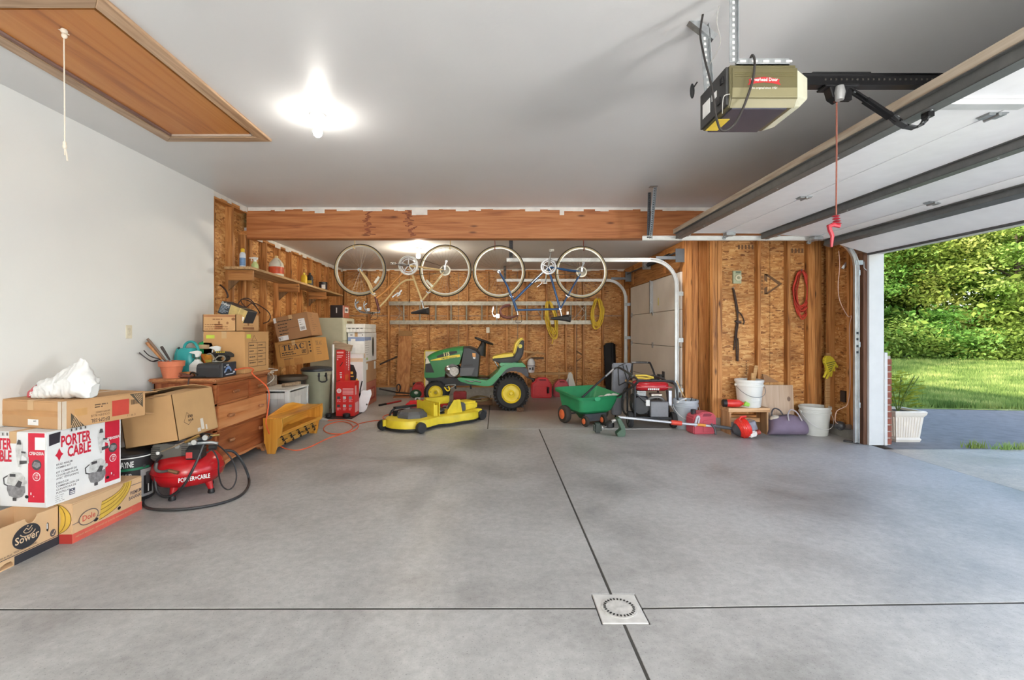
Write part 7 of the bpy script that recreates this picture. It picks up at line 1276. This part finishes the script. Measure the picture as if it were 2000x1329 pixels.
for k in range(9): q.box((.42+.26*g.random(),.05+.07*g.random(),.375+.03*g.random()),(.10,.05,.012),(g.uniform(-20,20),g.uniform(-20,20),g.uniform(0,90)))
o=tag(q.build('paper_scraps',M((228,228,224),.7,bmp=.2)),'white crumpled paper scraps lying at the edge of the green cart tub','paper',kind='stuff'); o.location=C; o.rotation_euler=(0,0,R(rz))
# ---------------------------------------------------------------- generator
t=thing('generator','red-tanked portable generator in a black tube frame, beside the green cart','generator',(1.865,6.42,0),-3); FRM=M((60,62,66),.4,.3); ENG=M((62,64,68),.5,.3,var=.2,sc=20)
w,d,h=.56,.46,.635
for y in (0,d): MB().tube(spline([(0,y,.14),(0,y,h-.09),(.02,y,h-.03),(.08,y,h),(w-.10,y,h),(w-.04,y,h-.025),(w-.01,y,h-.1),(w+.03,y,.12)],5),.0145,8).tube([(0,y,.14),(w+.03,y,.13)],.0145,8).build('frame_tube',FRM,t)
f=MB(); 
for x,z in ((0,.14),(0,h-.06),(w+.02,.13),(w-.03,h-.04)): f.tube([(x,0,z),(x,d,z)],.0145,8)
f.tube([(0,0,h-.16),(.20,0,.30)],.009,6); f.build('cross_tube',FRM,t)
for x in (-.0,): MB().tube(spline([(-.02,.40,.50),(-.07,.38,.44),(-.09,.36,.26),(-.08,.34,.17),(-.05,.3,.13),(0,.25,.14)],5),.014,8).build('push_handle',BLK,t)
T_=MB(); K=[(.02,.05,.02),(.05,.15,.055),(.10,.19,.07),(.42,.19,.07),(.47,.15,.055),(.50,.05,.02)]; V=[]; m=20
for x,ry,rz_ in K: V+=[(x,d/2-.0+ry*math.copysign(abs(math.cos(2*PI*k/m))**.7,math.cos(2*PI*k/m)),h-.085+rz_*math.copysign(abs(math.sin(2*PI*k/m))**.8,math.sin(2*PI*k/m))) for k in range(m)]
TR=M((186,38,48),.22,var=.05); tk=T_.add(V,[(i*m+k,i*m+(k+1)%m,(i+1)*m+(k+1)%m,(i+1)*m+k) for i in range(5) for k in range(m)]+[tuple(range(m))[::-1],tuple(range(5*m,6*m))],True).build('fuel_tank',TR,t,ang=50)
MB().bx(.03,.50,.02,d-.02,h-.092,h-.086).build('tank_flange',M((206,86,90),.3),t); MB().sheet([[(.0+k*.026,0),(.02+k*.026,0),(.022+k*.026,.024),(.002+k*.026,.024)] for k in range(6)],(.18,.037,h-.128),(1,0,0),(0,0,1),.004).build('white_lettering',PAPER,t,fix=False)
MB().lathe([(.035,h-.02),(.035,h+.005),(.025,h+.008)],(.30,d/2,0),n=16).build('fuel_cap',BLK,t)
MB().bx(.02,.20,.06,d-.08,.17,.42).build('engine_block',ENG,t,bev=.02); MB().lathe([(.12,-.0),(.13,.02),(.13,.12),(.08,.14)],(.09,.03,.30),'y',20).build('recoil_cover',M((44,46,50),.5,var=.1),t); MB().bx(.145,.195,-.01,.02,.30,.38).build('label',PAPER,t)
for k in range(6): MB().bx(.04,.16,.05,d-.1,.425+k*.012,.431+k*.012).build('cooling_fin',GALV,t)
MB().bx(.20,.44,-.025,.20,.15,.36).build('control_box',M((104,106,112),.45,var=.05),t,bev=.008); MB().bx(.21,.43,-.028,-.024,.16,.35).build('control_panel',M((124,126,132),.4,var=.08,sc=30),t); 
MB().tube(spline([(.19,.06,.37),(.22,.05,.40),(.30,.05,.415),(.36,.05,.40),(.40,.06,.36)],4),.022,8).build('intake',M((120,118,116),.4,.5),t); MB().box((.30,.1,.44),(.16,.12,.04)).build('carburettor',M((176,170,160),.35,.8,var=.3,sc=40),t,bev=.01); MB().bx(.46,.50,.04,.14,.30,.50).build('muffler_plate',M((176,180,190),.35,.7),t); MB().tube(spline([(.42,.0,.36),(.47,-.02,.30),(.51,-.02,.24),(.54,.0,.18)],4),.006,6).build('hose',GALV,t)
MB().lathe([(.10,0),(.11,.02),(.11,.16),(.08,.18)],(.32,.24,.26),'y',18).build('alternator',ENG,t); MB().bx(.0,w,.02,d,.105,.13).build('engine_plate',FRM,t)
for x in (-.06,.515): MB().lathe([(.05,-.03),(.10,-.03),(.11,-.012),(.11,.012),(.10,.03),(.05,.03)],(x,.03,.11),'x',24).build('wheel',M((44,44,46),.8),t); MB().lathe([(.052,-.032),(.03,-.036),(.001,-.036)],(x,.03,.11),'x',16,cap=False).build('hub',GALV,t)
# folded chair / loppers behind the generator
t=thing('folding_chair','folded grey fabric chair with black tube frame and dark straps, behind the generator','chair',(1.76,7.1,0)); GF=M((128,130,138),.8,var=.1,sc=12,bmp=.15)
MB().hexa([Vector(q) for q in ((-.04,0,.05),(.10,.0,.05),(.10,.10,.05),(-.04,.1,.05),(-.03,.0,.83),(.26,.0,.83),(.26,.06,.83),(-.03,.06,.83))]).build('fabric_back',GF,t,bev=.015,seg=2)
MB().tube(spline([(.26,.03,.55),(.27,.03,.80),(.31,.03,.835),(.50,.03,.835),(.55,.03,.80),(.63,.03,.55),(.70,.03,.06)],5),.014,8).build('frame_tube',M((56,56,58),.4,.4),t); MB().tube([(.26,.03,.835),(.5,.03,.835)],.0145,8).build('frame_top',STEEL,t)
for a,bq in (((.05,-.012,.78),(.16,-.012,.83)),((.05,-.012,.78),(.06,-.02,.50)),((.12,-.014,.80),(.20,-.02,.50)),((.17,-.014,.80),(.22,-.02,.62)),((.06,-.02,.50),(.22,-.02,.58))): MB().tube([a,bq],.007,6).build('strap',BLK,t)
for x,z in ((.63,.62),): MB().box((x,.03,z),(.09,.04,.045),(0,25,0)).box((x+.03,.03,z-.04),(.03,.04,.06)).build('clamp',DKGREY,t)
for a in ((.02,.03,.0),(.68,.03,0)): MB().tube([a,(a[0],a[1],.08)],.014,8).build('foot',BLK,t)
plank('wood_piece','pale wood piece wedged between the generator and the grey folding chair',P(1222,744,6.98),P(1243,748,6.98),.085,.03,WO)
t=thing('loppers','yellow-handled loppers lying across the top of the generator frame','loppers'); YL=M((222,198,80),.45)
MB().tube([P(1241,734,6.7),P(1262,734,6.7),P(1276,738,6.7)],.014,8).build('handle',YL,t); MB().tube([P(1243,738,6.62),P(1262,740,6.62),P(1276,739,6.66)],.014,8).build('handle',YL,t); MB().tube([P(1262,733.5,6.7),P(1285,737,6.72),P(1300,744,6.72)],.010,8).build('blade',M((60,50,46),.4,.5),t)
# ---------------------------------------------------------------- buckets and cans
def bucket(name,label,loc,r0,r1,h,mat,bail=None,sag=0,side=1,rz=0):
    t=thing(name,label,'bucket',loc,rz); MB().lathe([(r0-.005,0),(r0,.006),(r0+(r1-r0)*.76,h*.76),(r1+.006,h*.77),(r1+.006,h*.82),(r1-.002,h*.83),(r1-.001,h*.90),(r1+.006,h*.91),(r1+.007,h*.985),(r1+.003,h),(r1-.006,h),(r1-.008,h*.8),(r0-.006,.012),(.001,.012)],n=36,cap=False).build('body',mat,t)
    b=bail or M((186,188,190),.35,.8); MB().tube(spline([((r1+.012)*math.cos(a),-(r1+.03)*abs(math.sin(a))**.9,h*.80-sag*abs(math.sin(a))) for a in np.linspace(0,PI,13)],3),.0035,6).build('bail',b,t)
    for s in (-1,1): MB().lathe([(.016,0),(.016,.012)],(s*(r1+.004) if s>0 else s*(r1+.004)-.012,0,h*.80),'x',12).build('bail_lug',mat,t)
    return t
GB=M((176,184,192),.45,var=.05); CLR=M((206,208,204),.45,var=.05); WB=M((234,233,228),.4,var=.03)
bk=Vector((2.545,6.42,0)); bucket('bucket','grey bucket with sticks and hand tools in it, beside the generator',bk,.135,.16,.385,GB,M((226,226,226),.4),.17)
for lab,a,bq,r_,mt in (('pale stick standing in the grey bucket, its top bent',P(1321,744,6.38),P(1341,786,6.42),.008,WO),('thin dark rod standing in the grey bucket near its rim',P(1352,776,6.42),P(1346,792,6.42),.006,BLK),('second dark rod in the grey bucket, closest to the board column',P(1360,779,6.45),P(1354,792,6.45),.006,BLK),('white handle lying across the rim of the grey bucket',P(1323,786,6.3),P(1340,779,6.42),.012,PAPER)):
    tag(MB().tube([a,bq,Vector((bk.x+.01*r_*100-.02,bk.y,.03))] if mt is not PAPER else [a,bq],[r_]*(3 if mt is not PAPER else 2),7).build('stick',mt),lab,'stick')
GPK=M((188,76,88),.4,var=.06); t=thing('gas_can','faded red gas can with a bent grey spout, on the floor before the grey bucket','gas can',(P(1372,825,6.08).x,6.12,0),6)
MB().prism([(-.15,0),(.13,0),(.15,.02),(.15,.20),(.14,.245),(.08,.275),(-.04,.28),(-.07,.255),(-.12,.25),(-.155,.21),(-.155,.02)],'y',-.10,.10).build('body',GPK,t,bev=.022,seg=3); MB().prism([(-.035,.225),(.07,.225),(.09,.25),(.06,.262),(-.02,.262)],'y',-.103,.103).build('handle_opening',M((130,40,56),.6),t); MB().prism([(-.03,.03),(.14,.03),(.10,.19),(-.03,.17)],'y',-.106,-.098).build('panel',GPK,t,bev=.004)
MB().lathe([(.03,.24),(.032,.30),(.026,.302)],(-.105,0,0),n=16).build('cap',M((44,40,44),.5),t); MB().tube(spline([(-.09,-.115,.20),(-.10,-.12,.23),(-.12,-.12,.22),(-.145,-.12,.13),(-.14,-.12,.11)],4),.014,8).tube([(-.09,-.115,.21),(-.105,-.115,.12)],.012,8).build('spout',M((186,188,196),.45),t)
# bench, what stands on it
PLYB=lambda ax:lumber(ax,((150,104,64),(196,152,108),(216,178,136)),.55,0,'step_ply',.6)
t=thing('step_bench','low plywood step bench standing before the strand-board wall','bench',(3.17,6.13,0))
MB().bx(-.25,.275,-.135,.13,.285,.335).build('top',PLYB('x'),t,bev=.003); MB().prism([(-.13,0),(-.09,0),(-.05,.0),(.12,0),(.12,.285),(-.13,.285)],'x',-.235,-.215).build('side_panel',PLYB('z'),t); MB().prism([(-.13,0),(.12,0),(.12,.285),(-.13,.285)],'x',.235,.255).build('side_panel',PLYB('z'),t); MB().bx(-.215,.235,.03,.05,.13,.18).build('stretcher',PLYB('x'),t)
t2=bucket('bucket','white bucket standing on the plywood step bench, with boards stuck in it',(P(1467,798,6.08).x,6.13,.336),.135,.165,.35,WB,M((150,150,150),.35,.8),.14); c_=Vector(t2.location)
MB().sheet([rect(-.05,.06,.10,.115),rect(-.04,.05,.075,.088)],(0,-.150,0),(1,0,0),(0,.08,1),.004).build('embossed_mark',M((222,221,216),.4),t2,fix=False)
for k,(lab,a,bq,w_) in enumerate((('broad brown board stuck in the white bucket on the bench',P(1470,715,6.18),P(1456,752,6.14),.085),('narrow pale batten stuck in the white bucket, leaning over its front',P(1477,714,6.12),P(1464,748,6.10),.045),('short pale batten stuck in the white bucket, lowest of the three boards',P(1470,729,6.10),P(1461,748,6.09),.04))): plank('board_offcut',lab,a,Vector((c_.x-.02+.03*k,c_.y,.40)),w_,.018,LB(0) if k==0 else WO)
t=thing('leaf_blower','red and black hand-held blower with a green switch, lying on the step bench','blower',(P(1432,790,6.05).x,6.03,.337),-8); RB=M((206,48,40),.35,var=.05)
MB().lathe([(.02,-.10),(.045,-.09),(.052,-.03),(.046,.06),(.02,.10)],(0,0,.054),'x',18).build('body',RB,t); MB().lathe([(.04,-.14),(.05,-.13),(.05,-.09)],(0,0,.054),'x',16).build('intake',BLK,t); MB().tube([(.09,0,.05),(.16,-.01,.055)],.016,8).build('nozzle',M((220,70,40),.4),t); MB().prism([(.10,.03),(.17,.02),(.18,.06),(.13,.085)],'y',-.04,.0).build('switch',M((140,196,70),.4),t,bev=.006)
t=tag(MB().bx(-.21,.225,-.011,.011,0,.60).build('plywood_sheet',lumber('z',((158,128,104),(196,170,146),(214,194,174)),.6,0,'bare_ply',.5),bev=.002),'square pale plywood sheet with a dark knot, leaning on the stub wall behind the bench','board'); t.location=(P(1515,800,6.2).x+.01,6.175,.003); t.rotation_euler=(R(-5),0,R(0)); t['kind']='thing'
k_=MB().sheet([ell(.16,.42,.022,.032,16)],(0,-.0115,0),(1,0,0),(0,0,1)).build('knot',M((120,98,84),.7,var=.3,sc=30),t,fix=False)
MB().prism([(-.17,.60),(.03,.60),(-.15,.70),(-.19,.71)],'y',.03,.05).build('brace_offcut',M((150,110,74),.7),None).location=t.location; o=bpy.context.scene.objects['brace_offcut']; o.location=(t.location.x,6.15,.04); tag(o,'triangular dark offcut peeking over the plywood sheet on the stub wall','board')
# duffel bag
t=thing('duffel_bag','mauve-grey soft duffel bag with pale loop handles, on the floor beside the step bench','bag',(3.665,6.02,0)); LAV=M((122,108,128),.8,var=.08,sc=7,bmp=.3,bsc=18)
K=[(-.245,.05,.10),(-.235,.11,.20),(-.17,.145,.225),(-.05,.15,.25),(.08,.15,.255),(.17,.14,.20),(.225,.10,.14),(.245,.05,.08)]; V=[]; m=22
for x,ry,hh in K: V+=[(x+.02*math.sin(2*PI*k/m),ry*math.copysign(abs(math.cos(2*PI*k/m))**.75,math.cos(2*PI*k/m))*(1-.35*max(0,math.sin(2*PI*k/m))),hh/2+hh/2*math.copysign(abs(math.sin(2*PI*k/m))**.85,math.sin(2*PI*k/m))) for k in range(m)]
n_=len(K); o=MB().add(V,[(i*m+k,i*m+(k+1)%m,(i+1)*m+(k+1)%m,(i+1)*m+k) for i in range(n_-1) for k in range(m)]+[tuple(range(m))[::-1],tuple(range((n_-1)*m,n_*m))],True).build('body',LAV,t,ang=180,sub=2)
for y,x in ((-.06,.02),(.05,-.12)): MB().tube(spline([(x-.06,y-.05,.19),(x-.05,y-.02,.27),(x-.0,y,.32),(x+.06,y-.02,.29),(x+.10,y-.06,.19)],5),.009,8).build('handle',M((170,162,168),.5) if y<0 else M((70,66,70),.5),t)
MB().tube(spline([(-.21,-.06,.13),(-.16,-.03,.20),(-.04,-.02,.245),(.1,-.02,.235),(.2,-.03,.13)],5),.008,6).build('zipper',M((70,62,72),.6),t); MB().ball((-.14,.0,.19),(.07,.06,.055),14,8).build('contents',M((196,186,172),.8,var=.3,sc=20),t)
bucket('bucket','translucent white bucket standing on the floor beside the duffel bag',(P(1589,840,6.04).x+.01,6.03,0),.14,.172,.36,CLR,M((206,206,206),.4),.19)
# glove on a stake
t=thing('wooden_stake','pale wooden stake leaning against the corner, topped by a yellow glove','stake'); 
MB().bar(P(1619,832,5.98)*1+Vector((0,.04,0)),P(1617,690,6.10),.052,.03,(0,-1,0)).build('stake',WO,t,bev=.003)
t=thing('work_glove','yellow striped work glove hung over the top of the wooden stake','glove',P(1618,713,6.05)); YG=M((206,190,50),.8,bmp=.3,bsc=120); 
g=MB(); g.prism([(-.07,.04),(-.055,.105),(-.02,.12),(.03,.11),(.065,.06),(.088,.02),(.07,-.03),(.045,-.06),(.03,-.11),(-.02,-.125),(-.045,-.08),(-.03,-.03)],'y',-.035,.03); g.build('palm',YG,t,bev=.014,seg=2)
for a,bq in (((-.03,-.02,-.07),(-.075,-.02,-.16)),((-.005,-.03,-.10),(-.045,-.03,-.175)),((.07,-.02,.02),(.10,-.02,-.03)),((.02,-.03,-.09),(.01,-.03,-.15)),((.05,-.02,-.03),(.06,-.02,-.08))): MB().tube([a,bq],[.016,.012],8).build('finger',YG,t)
st=MB()
for k in range(5): st.bar((-.05+.01*k,-.037,.02-.026*k),(.065-.012*k,-.037,.045-.026*k),.010,.004,(0,1,0))
st.build('stripe',M((110,110,50),.8),t,kind='stuff')
# wall bits on the strand board
yw=yso; 
def WP_(x,y): return P(x,y,yw)
t=thing('timer_box','pale green square fitting with a round dial on the strand board','fitting',WP_(1438,542)); MB().bx(-.055,.055,-.03,0,-.085,.085).build('plate',M((176,182,150),.5,var=.15,sc=20),t,bev=.004); MB().lathe([(.042,-.045),(.046,-.03)],(.01,0,-.01),'y',20).build('dial',M((206,200,170),.4),t); MB().lathe([(.018,-.052),(.02,-.045)],(.01,0,-.01),'y',14).build('knob',M((150,150,120),.5),t); MB().bx(-.02,.04,-.033,-.03,.05,.075).build('label',M((110,120,100),.6),t)
t=thing('cord_bundle','dark bungee cords and straps hanging down the strand board below the green fitting','cord'); BR_=M((62,44,36),.7)
for pts,r_ in (([(1430,564),(1434,585),(1437,605),(1440,630),(1437,655),(1437,690),(1438,705)],.011),([(1432,566),(1437,590),(1440,612),(1436,640),(1433,670),(1432,684)],.009),([(1438,608),(1446,614),(1452,628),(1450,634)],.008),([(1434,628),(1446,630)],.014),([(1433,664),(1440,664),(1440,706)],.008)): MB().tube(spline([WP_(x,y)+Vector((0,-.02,0)) for x,y in pts],4),r_,6).build('strap',BR_,t)
MB().lathe([(.006,-.05),(.006,0)],WP_(1430,563),'y',8).build('nail',GALV,t)
ST=M((112,82,56),.8,name='stamp_ink'); fw=ws
def stamp(wallo,pts_list,o,mat=ST): MB().sheet([[(a,b) for a,b in p] for p in pts_list],o,(1,0,0),(0,0,1),.001).build('stamp',mat,wallo,fix=False)
s=.0067
tri=[[(0,20),(7,20),(36,1),(28,-1)],[(0,-20),(7,-20),(36,1),(28,-1)],[(0,20),(6,20),(6,4),(0,8)],[(0,-20),(6,-20),(6,-4),(0,-8)]]
stamp(ws,[[(x*s,y*s) for x,y in p] for p in tri],WP_(1492.5,555.5)); stamp(ws,[rect(-.035,-.022,-.12+k*.05,-.09+k*.05) for k in range(5)],WP_(1492.5,555.5)); 
for px,py in ((1456,483),(1560,490),(1458,715)): stamp(ws,[rect(-.1+k*.045,-.075+k*.045,-.03,.03) for k in range(5)] if py<600 else [rect(-.01,.005,-.1+k*.03,-.085+k*.03) for k in range(6)],WP_(px,py))
sb=.0092
for px,py in ((1123,696),): stamp(wb,[[(x*.0105*.55,y*.0105*.55) for x,y in p] for p in tri],P(px,py,yo))
tl=[(a,b) for a,b in ((.0,.10),(.03,.10),(.16,0),(.03,-.10),(0,-.10),(.09,0))]
for y_,z_ in ((7.0,1.62),(7.83,1.58),(5.38,2.62)): MB().sheet([[(a*.9,b*.9) for a,b in tl]] if y_>6 else [rect(.0+k*.035,.02+k*.035,-.05,.05) for k in range(4)],(XL-.0995,y_,z_),(0,1,0),(0,0,1),.001).build('stamp',ST,wl,fix=False)
rp_=lambda a,b,c,d: (a,b)
coil('cord_coil','red extension cord bundled on a nail between the studs of the stub wall',(1566,529),M((196,66,50),.5,var=.1),16,34,92,.009,yw,9,[(1580,560),(1584,590),(1586,606)],cat='cord')
# electric bits by the jamb
t=thing('door_sensor','dark and silver door sensor on the concrete curb beside the track','sensor'); o=P(1641,832,5.74); MB().ball(o+Vector((0,-.0,.0)),(.055,.06,.055),14,8).build('lens_housing',M((54,54,56),.4),t); MB().bx(o.x+.02,o.x+.14,o.y-.03,o.y+.02,o.z-.035,o.z+.015).build('bracket',STEEL,t,bev=.004); MB().bx(o.x-.04,o.x+.10,o.y-.04,o.y+.06,.127,o.z-.03).build('base_block',DKGREY,t)
WC=M((206,176,160),.6); tag(MB().tube(spline([P(1638,490,5.72),P(1640,520,5.72),P(1637,560,5.72),P(1641,590,5.72),P(1656,618,5.70),P(1663,618,5.66),P(1659,640,5.68),P(1660,700,5.68),P(1660,760,5.68),P(1655,790,5.69),P(1646,797,5.70),P(1634,804,5.70),P(1631,822,5.70),P(1636,828,5.72)],5),.0045,6).build('wire',WC),'thin pale wire hanging down the jamb to the door sensor','wire')
tag(MB().bx(XR+.05,XR+.088,5.9,5.98,.42,.56).build('junction_box',M((60,52,46),.6),bev=.004),'dark junction box low on the side strand board beside the stake','box')
t=tag(MB().bar(P(1645,525,5.95),P(1653,514,5.93),.06,.03).build('metal_clip',STEEL),'short silver metal clip high on the side strand board','clip')
# ---------------------------------------------------------------- red string trimmer in front
t=thing('string_trimmer','red engined string trimmer with a long grey shaft, lying across the floor before the generator','trimmer')
MB().tube([P(1207,815,5.98),P(1320,826.5,5.96),P(1405,834,5.92)],.0145,9).build('shaft',M((186,190,198),.35,.4),t); MB().tube([P(1311,825.5,5.96),P(1331,827.5,5.955)],.03,10).build('coupler',M((214,72,54),.45),t)
MB().tube([P(1393,832,5.92),P(1432,838,5.88)],.019,9).build('grip',M((70,72,78),.6),t); MB().tube([P(1362,830,5.94),P(1378,831.5,5.93)],.017,8).build('label_band',M((226,150,60),.5),t); MB().tube([P(1389,828,5.9),P(1396,838,5.88),P(1398,850,5.86)],.012,8).build('trigger',DKGREY,t)
o=P(1452,836,5.84); RE=M((214,44,34),.3,var=.06); mm=Matrix.Translation(o)@Matrix.Rotation(R(-18),4,'Y')
MB(mm).lathe([(.03,-.14),(.06,-.11),(.085,-.085),(.055,-.08)],(0,0,0),'x',18).build('clutch_cone',M((66,66,70),.5),t); MB(mm).lathe([(.085,-.08),(.118,-.05),(.125,0),(.118,.04),(.09,.06)],(0,0,0),'x',22).build('engine_cover',RE,t); MB(mm).bx(.03,.13,-.09,.05,-.05,.075).build('muffler',M((150,146,156),.3,.6,var=.3,sc=20),t,bev=.012)
for k in range(5): MB(mm).lathe([(.121-.004*abs(k-2),-.055+k*.02),(.128-.004*abs(k-2),-.05+k*.02),(.121-.004*abs(k-2),-.045+k*.02)],(0,0,0),'x',22,cap=False).build('cooling_rib',M((226,60,46),.3),t)
MB(mm).bx(.0,.10,-.10,.0,-.115,-.045).build('fuel_tank',M((226,220,214),.35),t,bev=.015,seg=2); MB(mm).lathe([(.028,.10),(.03,.15),(.02,.155)],(0,-.05,-.09),'x',16).build('fuel_cap',M((150,60,50),.5),t); MB(mm).tube([(-.03,-.03,.12),(-.0,-.03,.145),(.06,-.03,.13)],.014,8).build('pull_handle',RE,t)
h_=P(1205,838,5.98); DG=M((66,92,74),.45,var=.08)
MB().prism([P(x,y,5.92).xz for x,y in ((1203,818),(1210,815),(1219,832),(1221,846),(1217,855),(1206,855),(1203,846),(1212,838))],'y',5.88,5.99).build('guard',DG,t,bev=.006); MB().lathe([(.04,-.04),(.06,-.03),(.06,.02),(.03,.04)],(h_.x-.09,6.0,.13),'z',18).build('line_spool',BLK,t); MB().tube([P(1195,824,5.98),P(1212,818,5.98)],.022,8).build('gear_head',M((206,206,206),.35,.6),t); MB().tube(spline([P(1198,822,5.95),P(1192,830,5.95),P(1182,834,5.97),P(1176,838,6.0)],4),.003,5).build('line',GALV,t)
MB().box((h_.x-.22,6.1,.07),(.10,.10,.12)).build('motor_cap',M((40,52,46),.5),t,bev=.02,seg=2)
t=tag(MB().hexa([Vector(q) for q in ((0,0,0),(.1,0,0),(.1,.08,0),(0,.08,0),(.01,.0,.03),(.11,0,.015),(.09,.08,.04),(.02,.08,.02))]).build('paper_scrap',PAPER),'white paper scrap on the floor beside the trimmer guard','scrap'); t.location=(1.32,6.35,0)
tag(MB().bx(1.30,2.33,6.345,6.352,.0005,.004).build('white_line',PAPER),'thin white strip lying along the floor joint before the cart and generator','strip')
t=thing('door_weather_strip','grey rubber weather strip lying along the sill by the jamb','strip'); MB().bar((4.10,5.62,.012),(4.18,5.5,.012),.04,.02).build('strip',DKGREY,t)
GR_={'bucket':'plastic buckets','gas_can':'red gas cans','trash_can':'trash cans','stick':'sticks in the grey bucket','board_offcut':'boards in the white bucket','spray_bottle':'spray bottles','oil_bottle':'bottles on the wall shelf','door_track':'overhead door tracks','wall_outlet':'wall outlets','bicycle':'hanging bicycles','hose_bundle':'yellow cords on the back wall','timber':'lumber on the floor','fill_lantern':'added fill lanterns','wood_offcut':'wood offcuts'}
for o in S.objects:
    k=o.name.split('.')[0]
    if k in GR_ and o.parent is None and 'group' not in o: o['group']=GR_[k]
# ---------------------------------------------------------------- lettering becomes mesh
bpy.context.view_layer.update(); dg=bpy.context.evaluated_depsgraph_get()
for t in TEXTS:
    me=bpy.data.meshes.new_from_object(t.evaluated_get(dg)); me.name='lettering'
    o=bpy.data.objects.new('lettering',me); COL.objects.link(o); o.parent=t.parent; o.matrix_local=t.matrix_local.copy()
    if not me.materials: me.materials.append(t.data.materials[0])
for t in TEXTS: bpy.data.objects.remove(t)
